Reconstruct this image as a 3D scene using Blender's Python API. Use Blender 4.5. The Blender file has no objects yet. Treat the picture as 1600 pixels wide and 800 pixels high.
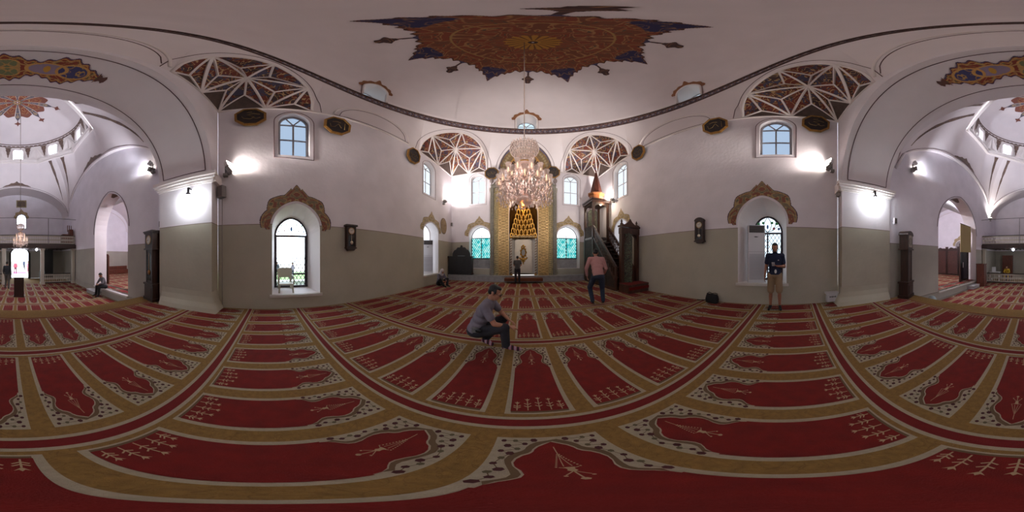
import bpy, math, random
import numpy as np
from mathutils import Vector, Matrix
from mathutils.geometry import tessellate_polygon
PI = math.pi
random.seed(7)
scene = bpy.context.scene
COL = scene.collection
rad = math.radians

# ------------------------------------------------------------------ camera, world, exposure
CAMH = 1.5
cd = bpy.data.cameras.new('camera')
cam = bpy.data.objects.new('camera', cd); COL.objects.link(cam)
cam.location = (0, 0, CAMH); cam.rotation_euler = (rad(90), 0, rad(3.375))
cd.type = 'PANO'
for holder in (cd, getattr(cd, 'cycles', None)):
    try: holder.panorama_type = 'EQUIRECTANGULAR'
    except Exception: pass
cd.clip_end = 300
scene.camera = cam
scene.view_settings.view_transform = 'Standard'
scene.view_settings.look = 'None'
scene.view_settings.exposure = 1.76
scene.view_settings.gamma = 1.0
scene.view_settings.use_curve_mapping = False
try:
    scene.cycles.use_denoising = True
    scene.cycles.max_bounces = 8; scene.cycles.diffuse_bounces = 5
    scene.cycles.glossy_bounces = 3; scene.cycles.transmission_bounces = 5
    scene.cycles.transparent_max_bounces = 12
    scene.cycles.sample_clamp_indirect = 4.0
    scene.cycles.caustics_reflective = False; scene.cycles.caustics_refractive = False
except Exception: pass
world = bpy.data.worlds.new('sky'); scene.world = world; world.use_nodes = True
wn = world.node_tree.nodes; bgn = wn['Background']
bgn.inputs[0].default_value = (0.80, 0.90, 1.0, 1); bgn.inputs[1].default_value = 2.3
sd = bpy.data.lights.new('sun', 'SUN'); sd.energy = 1.2; sd.angle = 0.02; sd.color = (1, .95, .85)
sun = bpy.data.objects.new('sun', sd); COL.objects.link(sun); sun.rotation_euler = (rad(35), 0, rad(160))

# ------------------------------------------------------------------ measuring: a direction in the room from a picture pixel
def AZ(x): return rad((x - 815) * .225)            # clockwise from +Y (towards the qibla)
def EL(y): return rad((400 - y) * .225)
def onY(x, y, Y):
    a = AZ(x); d = Y / math.cos(a); return Vector((Y * math.tan(a), Y, CAMH + d * math.tan(EL(y))))
def onX(x, y, X):
    a = AZ(x); d = X / math.sin(a); return Vector((X, X / math.tan(a), CAMH + d * math.tan(EL(y))))
def onZ(x, y, z=0.0):
    d = (z - CAMH) / math.tan(EL(y)); a = AZ(x); return Vector((d * math.sin(a), d * math.cos(a), z))
def onD(x, y, d):
    a = AZ(x); return Vector((d * math.sin(a), d * math.cos(a), CAMH + d * math.tan(EL(y))))
# rear hall axes: u to the +X side, v away from the camera (turned 3.4 degrees)
RA = rad(3.4); RU = Vector((math.cos(RA), -math.sin(RA), 0)); RV = Vector((-math.sin(RA), -math.cos(RA), 0))
def R(u, v, z=0.0): return RU * u + RV * v + Vector((0, 0, z))
def rpix(x, y, v=None, u=None):
    b = rad((x - 30) * .225) if x < 800 else rad((x - 1630) * .225)     # clockwise seen from above, rear axis = 0, -X side positive
    if v is None: v = -u / math.tan(b)
    uu = -v * math.tan(b); d = math.hypot(uu, v)
    return R(uu, v, CAMH + d * math.tan(EL(y)))

# ------------------------------------------------------------------ mesh helpers
def lin(c):
    if isinstance(c, str):
        c = [int(c[i:i + 2], 16) / 255 for i in (0, 2, 4)]
    return tuple((x / 12.92 if x <= .04045 else ((x + .055) / 1.055) ** 2.4) for x in c[:3])
class MB:
    def __init__(s): s.v = []; s.f = []; s.m = []; s.sm = []
    def add(s, vs, fs, mi=0, smooth=False):
        b = len(s.v); s.v.extend([tuple(p) for p in vs])
        for f in fs: s.f.append([b + i for i in f]); s.m.append(mi); s.sm.append(smooth)
    def box(s, c, d, mi=0, rot=None, top=1.0):
        c = Vector(c); vs = []
        for z in (-.5, .5):
            k = top if z > 0 else 1
            for x, y in ((-.5, -.5), (.5, -.5), (.5, .5), (-.5, .5)):
                p = Vector((x * d[0] * k, y * d[1] * k, z * d[2]))
                if rot is not None: p = rot @ p
                vs.append(c + p)
        s.add(vs, [(3, 2, 1, 0), (4, 5, 6, 7), (0, 1, 5, 4), (1, 2, 6, 5), (2, 3, 7, 6), (3, 0, 4, 7)], mi)
    def bar(s, a, b, w, h, mi=0, up=(0, 0, 1)):
        a = Vector(a); b = Vector(b); t = b - a
        if t.length < 1e-6: return
        t.normalize(); up = Vector(up)
        if abs(t.dot(up)) > .99: up = Vector((0, 1, 0))
        x = t.cross(up).normalized(); y = x.cross(t)
        q = [x * (-w / 2) + y * (-h / 2), x * (w / 2) + y * (-h / 2), x * (w / 2) + y * (h / 2), x * (-w / 2) + y * (h / 2)]
        s.add([a + k for k in q] + [b + k for k in q], [(3, 2, 1, 0), (4, 5, 6, 7), (0, 1, 5, 4), (1, 2, 6, 5), (2, 3, 7, 6), (3, 0, 4, 7)], mi)
    def tube(s, pts, r, n=8, mi=0, closed=False, smooth=True):
        pts = [Vector(p) for p in pts]; N = len(pts)
        rr = r if isinstance(r, (list, tuple)) else [r] * N
        ring = []; prev = None
        for i, p in enumerate(pts):
            if closed: t = pts[(i + 1) % N] - pts[i - 1]
            else: t = pts[min(i + 1, N - 1)] - pts[max(i - 1, 0)]
            if t.length < 1e-9: t = Vector((0, 0, 1))
            t.normalize()
            if prev is None:
                prev = t.orthogonal().normalized()
            x = (prev - t * prev.dot(t))
            x = x.normalized() if x.length > 1e-6 else t.orthogonal().normalized()
            y = t.cross(x); prev = x
            ring.append([p + (x * math.cos(2 * PI * k / n) + y * math.sin(2 * PI * k / n)) * rr[i] for k in range(n)])
        vs = [q for rg in ring for q in rg]; fs = []
        for i in range(N if closed else N - 1):
            j = (i + 1) % N
            for k in range(n):
                fs.append((i * n + k, i * n + (k + 1) % n, j * n + (k + 1) % n, j * n + k))
        if not closed: fs += [tuple(range(n - 1, -1, -1)), tuple((N - 1) * n + k for k in range(n))]
        s.add(vs, fs, mi, smooth)
    def lathe(s, prof, c=(0, 0, 0), n=24, mi=0, smooth=True, rot=None, flute=0.0, nf=8):
        c = Vector(c); vs = []; fs = []
        for r, z in prof:
            for k in range(n):
                a = 2 * PI * k / n; q = r * (1 + flute * math.cos(nf * a))
                p = Vector((q * math.cos(a), q * math.sin(a), z))
                if rot is not None: p = rot @ p
                vs.append(c + p)
        for i in range(len(prof) - 1):
            for k in range(n):
                fs.append((i * n + k, i * n + (k + 1) % n, (i + 1) * n + (k + 1) % n, (i + 1) * n + k))
        if prof[0][0] > 1e-4: fs.append(tuple(range(n - 1, -1, -1)))
        if prof[-1][0] > 1e-4: fs.append(tuple((len(prof) - 1) * n + k for k in range(n)))
        s.add(vs, fs, mi, smooth)
    def prism(s, poly, fr, d0, d1, mi=0, side=None, caps=(True, True)):
        """poly in (a,b); fr = (origin, ua, ub, n); extruded from d0 to d1 along n"""
        O, ua, ub, n = fr; N = len(poly)
        A = [O + ua * a + ub * b + n * d0 for a, b in poly]; B = [O + ua * a + ub * b + n * d1 for a, b in poly]
        s.add(A + B, [(i, (i + 1) % N, N + (i + 1) % N, N + i) for i in range(N)], mi if side is None else side)
        if caps[0]: s.add(A, [tuple(reversed(range(N)))], mi)
        if caps[1]: s.add(B, [tuple(range(N))], mi)
    def grid(s, P, mi=0, smooth=True, keep=None):
        nu = len(P); nv = len(P[0]); vs = [q for row in P for q in row]; fs = []
        for i in range(nu - 1):
            for j in range(nv - 1):
                if keep is None or keep(i, j): fs.append((i * nv + j, (i + 1) * nv + j, (i + 1) * nv + j + 1, i * nv + j + 1))
        s.add(vs, fs, mi, smooth)
    def holed(s, outer, holes, fn, mi=0):
        """flat polygon with holes in 2D, placed by fn(a,b)"""
        polys = [[Vector((a, b, 0)) for a, b in outer]] + [[Vector((a, b, 0)) for a, b in h] for h in holes]
        flat = [p for pl in polys for p in pl]
        tris = tessellate_polygon(polys)
        s.add([fn(p.x, p.y) for p in flat], [tuple(t) for t in tris], mi)
    def capsule(s, a, b, ra, rb, n=12, mi=0):
        a = Vector(a); b = Vector(b); t = b - a; L = t.length
        if L < 1e-6: b = a + Vector((0, 0, 1e-3)); t = b - a; L = t.length
        t.normalize(); x = t.orthogonal().normalized(); y = t.cross(x); prof = []
        for k in range(5): q = -PI / 2 + PI / 2 * k / 4; prof.append((ra * math.cos(q), ra * math.sin(q)))
        for k in range(5): q = PI / 2 * k / 4; prof.append((rb * math.cos(q), L + rb * math.sin(q)))
        s.lathe([(max(r, 0.0003), z) for r, z in prof], a, n, mi, True, Matrix((x, y, t)).transposed())
    def ell(s, c, d, mi=0, rot=None, n=16):
        m = n // 2; vs = []
        for i in range(m + 1):
            q = -PI / 2 + PI * i / m
            for k in range(n):
                a = 2 * PI * k / n
                p = Vector((d[0] * max(math.cos(q), .002) * math.cos(a), d[1] * max(math.cos(q), .002) * math.sin(a), d[2] * math.sin(q)))
                if rot is not None: p = rot @ p
                vs.append(Vector(c) + p)
        fs = [(i * n + k, i * n + (k + 1) % n, (i + 1) * n + (k + 1) % n, (i + 1) * n + k) for i in range(m) for k in range(n)]
        fs += [tuple(range(n - 1, -1, -1)), tuple(m * n + k for k in range(n))]
        s.add(vs, fs, mi, True)
    def build(s, name, mats, parent=None, loc=None):
        me = bpy.data.meshes.new(name)
        me.from_pydata([tuple(p) for p in s.v], [], s.f)
        for m in (mats if isinstance(mats, (list, tuple)) else [mats]): me.materials.append(m)
        me.polygons.foreach_set('material_index', s.m)
        me.polygons.foreach_set('use_smooth', s.sm)
        me.update()
        o = bpy.data.objects.new(name, me); COL.objects.link(o)
        if loc is not None: o.location = loc
        if parent is not None: o.parent = parent
        return o
def tag(o, label=None, cat=None, group=None, kind=None):
    if label: o['label'] = label
    if cat: o['category'] = cat
    if group: o['group'] = group
    if kind: o['kind'] = kind
    return o
def thing(name, label, cat, loc=(0, 0, 0), rz=0, group=None):
    o = bpy.data.objects.new(name, None); COL.objects.link(o); o.location = loc; o.rotation_euler = (0, 0, rz)
    o.empty_display_size = .1
    return tag(o, label, cat, group)
def struct(o): o['kind'] = 'structure'; return o
def dup(root, loc, rz, label=None, group=None):
    def cp(o, par):
        c = o.copy(); COL.objects.link(c); c.parent = par
        for ch in list(o.children): cp(ch, c)
        return c
    r = cp(root, None); r.location = loc; r.rotation_euler = (0, 0, rz)
    if label: r['label'] = label
    if group: r['group'] = group
    return r
def light(name, kind, loc, energy, color, size=.1, target=None, spot=None, blend=.5, parent=None, sx=None):
    d = bpy.data.lights.new(name, kind); d.energy = energy; d.color = color
    if kind == 'AREA':
        d.size = size
        if sx: d.shape = 'RECTANGLE'; d.size_y = sx
    else: d.shadow_soft_size = size
    if kind == 'SPOT': d.spot_size = spot; d.spot_blend = blend
    o = bpy.data.objects.new(name, d); COL.objects.link(o); o.location = loc
    if target is not None: o.rotation_euler = (Vector(target) - Vector(loc)).to_track_quat('-Z', 'Y').to_euler()
    return o

# ------------------------------------------------------------------ materials
MATS = {}
def mat(name, col, rough=.7, metal=0.0, var=0.0, vscale=8, bump=0.0, bscale=60, emis=None, es=0.0, trans=0.0, alpha=1.0, coat=0.0, spec=None):
    if name in MATS: return MATS[name]
    m = bpy.data.materials.new(name); m.use_nodes = True; MATS[name] = m
    nt = m.node_tree; p = nt.nodes['Principled BSDF']; c = lin(col)
    p.inputs['Base Color'].default_value = (*c, 1); p.inputs['Roughness'].default_value = rough; p.inputs['Metallic'].default_value = metal
    if spec is not None: p.inputs['Specular IOR Level'].default_value = spec
    if trans: p.inputs['Transmission Weight'].default_value = trans
    if alpha < 1: p.inputs['Alpha'].default_value = alpha
    if coat: p.inputs['Coat Weight'].default_value = coat
    if emis is not None: p.inputs['Emission Color'].default_value = (*lin(emis), 1); p.inputs['Emission Strength'].default_value = es
    tc = nt.nodes.new('ShaderNodeTexCoord')
    if var:
        n = nt.nodes.new('ShaderNodeTexNoise'); n.inputs['Scale'].default_value = vscale; n.inputs['Detail'].default_value = 5
        r = nt.nodes.new('ShaderNodeMapRange'); r.inputs[1].default_value = .3; r.inputs[2].default_value = .7; r.inputs[3].default_value = 1 - var; r.inputs[4].default_value = 1 + var
        mx = nt.nodes.new('ShaderNodeVectorMath'); mx.operation = 'SCALE'; mx.inputs[0].default_value = c
        nt.links.new(tc.outputs['Object'], n.inputs['Vector']); nt.links.new(n.outputs['Fac'], r.inputs[0]); nt.links.new(r.outputs[0], mx.inputs['Scale'])
        nt.links.new(mx.outputs[0], p.inputs['Base Color'])
    if bump:
        n2 = nt.nodes.new('ShaderNodeTexNoise'); n2.inputs['Scale'].default_value = bscale; n2.inputs['Detail'].default_value = 3
        b = nt.nodes.new('ShaderNodeBump'); b.inputs['Strength'].default_value = bump; b.inputs['Distance'].default_value = .02
        nt.links.new(tc.outputs['Object'], n2.inputs['Vector']); nt.links.new(n2.outputs['Fac'], b.inputs['Height']); nt.links.new(b.outputs[0], p.inputs['Normal'])
    return m
def wood(name, c1, c2, rough=.45, scale=3.0):
    if name in MATS: return MATS[name]
    m = mat(name, c1, rough); nt = m.node_tree; p = nt.nodes['Principled BSDF']
    tc = nt.nodes.new('ShaderNodeTexCoord'); mp = nt.nodes.new('ShaderNodeMapping'); mp.inputs['Scale'].default_value = (scale * 6, scale * 6, scale * .5)
    n = nt.nodes.new('ShaderNodeTexNoise'); n.inputs['Scale'].default_value = 2; n.inputs['Detail'].default_value = 6; n.inputs['Distortion'].default_value = .6
    r = nt.nodes.new('ShaderNodeValToRGB'); r.color_ramp.elements[0].position = .35; r.color_ramp.elements[1].position = .68
    r.color_ramp.elements[0].color = (*lin(c1), 1); r.color_ramp.elements[1].color = (*lin(c2), 1)
    nt.links.new(tc.outputs['Object'], mp.inputs[0]); nt.links.new(mp.outputs[0], n.inputs['Vector']); nt.links.new(n.outputs['Fac'], r.inputs[0]); nt.links.new(r.outputs[0], p.inputs['Base Color'])
    return m
def wallmat(name, up, low, zsplit, line=True):
    m = mat(name, up, .75); nt = m.node_tree; p = nt.nodes['Principled BSDF']; L = nt.links.new
    g = nt.nodes.new('ShaderNodeNewGeometry'); s = nt.nodes.new('ShaderNodeSeparateXYZ'); L(g.outputs['Position'], s.inputs[0])
    def step(e, w=.004):
        r = nt.nodes.new('ShaderNodeMapRange'); r.inputs[1].default_value = e - w; r.inputs[2].default_value = e + w; L(s.outputs[2], r.inputs[0]); return r.outputs[0]
    n = nt.nodes.new('ShaderNodeTexNoise'); n.inputs['Scale'].default_value = 1.3; n.inputs['Detail'].default_value = 6; L(g.outputs['Position'], n.inputs['Vector'])
    r = nt.nodes.new('ShaderNodeMapRange'); r.inputs[1].default_value = .3; r.inputs[2].default_value = .7; r.inputs[3].default_value = .93; r.inputs[4].default_value = 1.05; L(n.outputs[0], r.inputs[0])
    m1 = nt.nodes.new('ShaderNodeMix'); m1.data_type = 'RGBA'; m1.inputs['A'].default_value = (*lin(low), 1); m1.inputs['B'].default_value = (*lin(up), 1); L(step(zsplit), m1.inputs['Factor'])
    out = m1.outputs['Result']
    if line:
        sub = nt.nodes.new('ShaderNodeMath'); sub.operation = 'SUBTRACT'; L(step(zsplit - .008), sub.inputs[0]); L(step(zsplit + .008), sub.inputs[1])
        m2 = nt.nodes.new('ShaderNodeMix'); m2.data_type = 'RGBA'; m2.inputs['B'].default_value = (*lin('7a6a68'), 1); L(out, m2.inputs['A']); L(sub.outputs[0], m2.inputs['Factor']); out = m2.outputs['Result']
    v = nt.nodes.new('ShaderNodeVectorMath'); v.operation = 'SCALE'; L(out, v.inputs[0]); L(r.outputs[0], v.inputs['Scale']); L(v.outputs[0], p.inputs['Base Color'])
    n2 = nt.nodes.new('ShaderNodeTexNoise'); n2.inputs['Scale'].default_value = 9; n2.inputs['Detail'].default_value = 5; L(g.outputs['Position'], n2.inputs['Vector'])
    b = nt.nodes.new('ShaderNodeBump'); b.inputs['Strength'].default_value = .25; b.inputs['Distance'].default_value = .02; L(n2.outputs[0], b.inputs['Height']); L(b.outputs[0], p.inputs['Normal'])
    return m
def scrollmat(name, base, c2, c3, c4, scale=4.0, metal=0.0, rough=.6, bump=0.0, thr=.06, amount=.5):
    """arabesque paint: curling lines over a ground with leafy blots"""
    m = mat(name, base, rough, metal); nt = m.node_tree; p = nt.nodes['Principled BSDF']; L = nt.links.new
    tc = nt.nodes.new('ShaderNodeTexCoord')
    def noise(sc, dist, off):
        mp = nt.nodes.new('ShaderNodeMapping'); mp.inputs['Location'].default_value = (off, off * 1.7, off * .6); L(tc.outputs['Object'], mp.inputs[0])
        n = nt.nodes.new('ShaderNodeTexNoise'); n.inputs['Scale'].default_value = sc; n.inputs['Detail'].default_value = 1.0; n.inputs['Distortion'].default_value = dist; L(mp.outputs[0], n.inputs['Vector']); return n.outputs[0]
    def band(src, c, w):
        a = nt.nodes.new('ShaderNodeMath'); a.operation = 'SUBTRACT'; L(src, a.inputs[0]); a.inputs[1].default_value = c
        b = nt.nodes.new('ShaderNodeMath'); b.operation = 'ABSOLUTE'; L(a.outputs[0], b.inputs[0])
        c_ = nt.nodes.new('ShaderNodeMath'); c_.operation = 'LESS_THAN'; L(b.outputs[0], c_.inputs[0]); c_.inputs[1].default_value = w; return c_.outputs[0]
    def over(a, col, f):
        x = nt.nodes.new('ShaderNodeMix'); x.data_type = 'RGBA'; x.inputs['B'].default_value = (*lin(col), 1)
        if isinstance(a, str): x.inputs['A'].default_value = (*lin(a), 1)
        else: L(a, x.inputs['A'])
        L(f, x.inputs['Factor']); return x.outputs['Result']
    o = over(base, c2, band(noise(scale * .8, 1.5, 3), .40, thr * amount * 2))
    o = over(o, c3, band(noise(scale * 1.3, 2.5, 9), .5, thr * .35))
    o = over(o, c4, band(noise(scale * 1.1, 2.0, 17), .62, thr * .6))
    L(o, p.inputs['Base Color'])
    if bump:
        b = nt.nodes.new('ShaderNodeBump'); b.inputs['Strength'].default_value = bump; b.inputs['Distance'].default_value = .03
        L(noise(scale * 1.3, 2.5, 9), b.inputs['Height']); L(b.outputs[0], p.inputs['Normal'])
    return m
def vcmat(name, rough=.75, metal=0.0):
    m = mat(name, 'ffffff', rough, metal); nt = m.node_tree; a = nt.nodes.new('ShaderNodeVertexColor'); a.layer_name = 'Col'
    nt.links.new(a.outputs[0], nt.nodes['Principled BSDF'].inputs['Base Color']); return m
def emat(name, col, s):
    m = bpy.data.materials.new(name); m.use_nodes = True; nt = m.node_tree; nt.nodes.clear(); MATS[name] = m
    e = nt.nodes.new('ShaderNodeEmission'); e.inputs[0].default_value = (*lin(col), 1); e.inputs[1].default_value = s
    o = nt.nodes.new('ShaderNodeOutputMaterial'); nt.links.new(e.outputs[0], o.inputs[0]); return m
def glassmat(name, col, alpha, rough=.08):
    """thin glazing: tinted see-through plus a sheen"""
    m = bpy.data.materials.new(name); m.use_nodes = True; nt = m.node_tree; nt.nodes.clear(); MATS[name] = m
    t = nt.nodes.new('ShaderNodeBsdfTransparent'); t.inputs[0].default_value = (*lin(col), 1)
    g = nt.nodes.new('ShaderNodeBsdfPrincipled'); g.inputs['Base Color'].default_value = (*lin(col), 1); g.inputs['Roughness'].default_value = rough
    x = nt.nodes.new('ShaderNodeMixShader'); x.inputs[0].default_value = alpha
    o = nt.nodes.new('ShaderNodeOutputMaterial'); nt.links.new(t.outputs[0], x.inputs[1]); nt.links.new(g.outputs[0], x.inputs[2]); nt.links.new(x.outputs[0], o.inputs[0]); return m

WALL = wallmat('wall_paint', 'e1dbe0', 'aca696', 2.38)
WALLR = wallmat('rear_wall_paint', 'e0dbe3', 'a29c92', 1.95)
PLAS = mat('dome_plaster', 'ded6d8', .8, var=.03, vscale=1.2)
TRIM = mat('trim_plaster', 'e2dad8', .7)
LINE = mat('line_paint', '5b4145', .7)
MARB = mat('grey_marble', '9b9a9b', .35, var=.15, vscale=5)
WMARB = mat('white_marble', 'c9c4bd', .3, var=.06, vscale=4)
PAINTVC = vcmat('painted_pattern')
DWOOD = wood('dark_wood', '1d0d09', '3a1d14')
MWOOD = wood('walnut_wood', '2a140c', '54301f')
BLACKW = wood('black_wood', '0b090c', '1b1517')
REDW = wood('red_brown_wood', '4a2015', '6e3826')
GOLD = mat('gold', 'b58a3c', .35, .8, var=.2, vscale=20)
BRASS = mat('brass', 'a5803f', .3, .9)
WPLAST = mat('white_plastic', 'cfcdd0', .4)
GPLAST = mat('grey_plastic', '77726f', .5)
BLACK = mat('black_plastic', '0d0d10', .4)
IRON = mat('dark_iron', '221d20', .5, .5)
DAY = emat('daylit_frosted_pane', 'a3b8d2', .34)
DAY2 = emat('daylit_bright_pane', 'f2f7ff', .8)
FAN = scrollmat('fan_paint', '6b2a18', '40292a', 'b39468', '423e58', 1.7, thr=.075)
FAND = mat('fan_plain_brown', '54443e', .8, var=.2, vscale=6)  # plain dark brown on the lower fan facets next to the walls
BANDM = scrollmat('ring_band_paint', '6c4238', '3b3346', 'a8938a', '4a2f2c', 5, thr=.1)
# ================================================================== FRONT HALL SHELL
XL, XR, YQ = -4.45, 4.9, 9.7
BZ, RZ = 7.15, 9.25
CX, CY, RR = .25, 3.6, 4.75
FL = Vector((XL, YQ, 0)); FR = Vector((XR, YQ, 0))
BKR = R(5.0, 1.6); BKL = R(-4.36, 1.6)
def arch(cx, z0, zs, zt, hw, n=20, point=.12, closed=True):
    """outline of an arched opening: foot z0, spring zs, crown zt"""
    pts = []
    for i in range(n + 1):
        t = PI * i / n; x = math.cos(t); z = math.sin(t)
        z = z * (1 - point) + point * (1 - abs(x))
        pts.append((cx + hw * x, zs + (zt - zs) * z))
    if closed: pts = [(cx + hw, z0)] + pts + [(cx - hw, z0)]
    return pts
def ellip(s):
    x = 2 * s - 1
    return math.sqrt(max(0, 1 - x * x)) * .93 + .07 * (1 - abs(x))

# wall frames: (origin, along, up, outwards)
UZ = Vector((0, 0, 1))
FRM = {'left': (Vector((XL, 0, 0)), Vector((0, 1, 0)), UZ, Vector((-1, 0, 0))),
       'right': (Vector((XR, 0, 0)), Vector((0, 1, 0)), UZ, Vector((1, 0, 0))),
       'front': (Vector((0, YQ, 0)), Vector((1, 0, 0)), UZ, Vector((0, 1, 0)))}
def fr_pt(fr, a, b, d=0.0): return fr[0] + fr[1] * a + fr[2] * b + fr[3] * d
# openings: wall, centre a, half width, foot, spring, crown, depth, kind
def yL(x): return onX(x, 400, XL).y
def yR(x): return onX(x, 400, XR).y
def xF(x): return onY(x, 400, YQ).x
OPEN = []
def opening(wall, a0, a1, z0, zs, zt, depth, kind, back=None): OPEN.append(dict(wall=wall, c=(a0 + a1) / 2, hw=abs(a1 - a0) / 2, z0=z0, zs=zs, zt=zt, depth=depth, kind=kind, back=back))
opening('left', yL(425), yL(500), .42, 2.25, 3.02, .62, 'clear', (.52, .52, 2.12, 2.72, -.06))
opening('right', yR(1229), yR(1153), .66, 2.5, 3.35, .62, 'stained', (.50, .70, 2.26, 2.86, -.14))
opening('left', yL(435), yL(484), 4.7, 6.35, 6.88, .25, 'upper')
opening('right', yR(1238), yR(1187), 5.02, 6.45, 6.92, .25, 'upper')
opening('left', yL(662), yL(679), 4.75, 6.45, 6.82, .3, 'upper2')
opening('right', yR(979), yR(959), 4.75, 6.6, 7.0, .3, 'upper2')
opening('left', yL(662), yL(685), .55, 2.7, 3.25, .6, 'plain')
opening('right', yR(982), yR(960), .6, 2.8, 3.45, .6, 'plain')
opening('front', xF(735.5), xF(757.5), 4.85, 6.6, 7.0, .3, 'upper2')
opening('front', xF(881.5), xF(904.5), 4.85, 6.6, 7.0, .3, 'upper2')
opening('front', xF(733), xF(765.5), .72, 2.7, 3.38, .6, 'teal')
opening('front', xF(870.5), xF(905.5), .72, 2.7, 3.42, .6, 'teal')
MIHX0, MIHX1 = xF(797), xF(841)
mih_c = (xF(768) + xF(867.5)) / 2; mih_hw = (MIHX1 - MIHX0) / 2
def wall_mesh(name, fr, outer, wall):
    mb = MB(); holes = []
    for o in OPEN:
        if o['wall'] != wall: continue
        h = arch(o['c'], o['z0'], o['zs'], o['zt'], o['hw']); holes.append(h)
        bk = o['back']
        if bk: bh = arch(o['c'] + bk[4], bk[1], bk[2], bk[3], bk[0])
        else: bh = h
        N = len(h); A = [fr_pt(fr, a, b) for a, b in h]; B = [fr_pt(fr, a, b, o['depth']) for a, b in bh]
        mb.add(A + B, [(i, (i + 1) % N, N + (i + 1) % N, N + i) for i in range(N)], 1)
    if wall == 'front':
        h = arch(mih_c, .36, 4.1, 5.2, mih_hw); holes.append(h)
    mb.holed(outer, holes, lambda a, b: fr_pt(fr, a, b))
    return struct(mb.build(name, [WALL, TRIM]))
wall_mesh('wall_left', FRM['left'], [(BKL.y, -.7), (YQ, -.7), (YQ, BZ), (BKL.y, BZ)], 'left')
wall_mesh('wall_right', FRM['right'], [(BKR.y, -.7), (YQ, -.7), (YQ, BZ), (BKR.y, BZ)], 'right')
wall_mesh('wall_front', FRM['front'], [(XL, -.1), (XR, -.1), (XR, BZ), (XL, BZ)], 'front')

# back wall of the prayer hall: the great arch; its soffit, piers and capitals
AU, AHW, ASP, AAP = .35, 4.25, 3.85, 7.08          # arch centre u, half width, spring, apex
def big(t, hw=AHW, ap=AAP, sp=ASP):
    x = math.cos(t); z = math.sin(t); return (AU + hw * x, sp + (ap - sp) * (z * .95 + .05 * (1 - abs(x))))
mb = MB(); NA = 48
prof = [big(PI * i / NA) for i in range(NA + 1)]
outer = [(-4.36, -.7), (-4.36, BZ), (5.0, BZ), (5.0, -.7)]
ring_in = [(AU + AHW, -.7)] + prof + [(AU - AHW, -.7)]
poly = [(-4.36, -.7), (-4.36, BZ), (5.0, BZ), (5.0, -.7)] + ring_in
polyv = [Vector((a, b, 0)) for a, b in poly]
mb.add([R(a, 1.6, b) for a, b in poly], [tuple(t) for t in tessellate_polygon([polyv])], 0)
V1 = 3.35
mb.grid([[R(a, v, b) for v in (1.6, 2.2, 2.8, V1)] for a, b in prof], 1)
for sgn, u in ((1, AU + AHW), (-1, AU - AHW)):
    mb.add([R(u, 1.6, -.7), R(u, V1, -.7), R(u, V1, ASP), R(u, 1.6, ASP)], [(0, 1, 2, 3)], 0)
struct(mb.build('wall_back', [WALL, PLAS]))
# capitals along the pier tops and flared plinths at their feet
for sgn, u in ((1, AU + AHW), (-1, AU - AHW)):
    mb = MB()
    for k, (pr, z0, z1) in enumerate(((.03, 3.55, 3.6), (.06, 3.60, 3.68), (.11, 3.68, 3.76), (.15, 3.76, 3.87))):
        a = R(u - sgn * pr / 2 + sgn * .02, (1.6 + V1) / 2, (z0 + z1) / 2)
        mb.box(a, (pr + .04, V1 - 1.6 + 2 * pr, z1 - z0), 0, Matrix.Rotation(-RA, 3, 'Z'))
    # moulding return on the hall face
    side_u = u + sgn * .30
    mb.box(R(side_u, 1.55, 3.72), (.62, .12, .3), 0, Matrix.Rotation(-RA, 3, 'Z'))
    o = struct(mb.build('trim_1' if sgn < 0 else 'trim_2', TRIM))
    mb = MB(); n = 6
    pts = [(.0, .55), (.02, .4), (.06, .25), (.13, .12), (.17, .0)]
    for i in range(len(pts) - 1):
        (d0, z0), (d1, z1) = pts[i], pts[i + 1]
        q = []
        for d, z in ((d0, z0), (d1, z1)):
            q.append([R(u + sgn * .45, 1.6 - d, z), R(u - sgn * d, 1.6 - d, z), R(u - sgn * d, V1 - .1, z)])
        mb.add(q[0] + q[1], [(0, 1, 4, 3), (1, 2, 5, 4)], 0, True)
    struct(mb.build('baseboard_left' if sgn < 0 else 'baseboard_right', WALL))
# thin painted line round the soffit
mb = MB()
def soff(t, v, off=.012):
    a, b = big(t); c = (AU, ASP); k = off
    return R(a + (c[0] - a) / AHW * k, v, b - k * abs(math.sin(t)))
for v in (1.78, V1 - .17): mb.tube([soff(PI * (i + .8) / (NA + 1.6), v) for i in range(NA + 1)], .012, 5)
for t in (.045, PI - .045): mb.tube([soff(t, 1.78 + (V1 - 1.95) * k / 4) for k in range(5)], .012, 5)
struct(mb.build('trim_3', LINE))

# ---- transition zone between the square walls and the dome ring
A1 = Vector((xF(760.6), YQ, 0)); A2 = Vector((xF(882), YQ, 0))
W1 = Vector((XR, 6.3, 0)); W2 = Vector((XR, 1.05, 0)); K1 = R(2.7, 1.6); K2 = R(-2.15, 1.6)
W3 = Vector((XL, 1.3, 0)); W4 = Vector((XL, 6.1, 0))
OCT = [A1, A2, W1, W2, K1, K2, W3, W4]
CEN = Vector((CX, CY, 0))
def surf(g, z):
    """g: position round the octagon (side number + 0..1); point on the sloping zone at height z"""
    i = int(math.floor(g)) % 8; s = g - math.floor(g)
    p = OCT[i].lerp(OCT[(i + 1) % 8], s); d = (p - CEN).normalized()
    q = CEN + d * RR
    k = max(0, (z - BZ) / (RZ - BZ)) ** 1.15
    r = p.lerp(q, k); return Vector((r.x, r.y, z))
def zbot(i, s):
    if i % 2 == 1: return BZ + 1.8 * ellip(s)
    if i == 0:
        a = (s - .15) / .69
        if 0 < a < 1: return BZ + .1 + 1.55 * ellip(a)
    return BZ
mb = MB()
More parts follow.
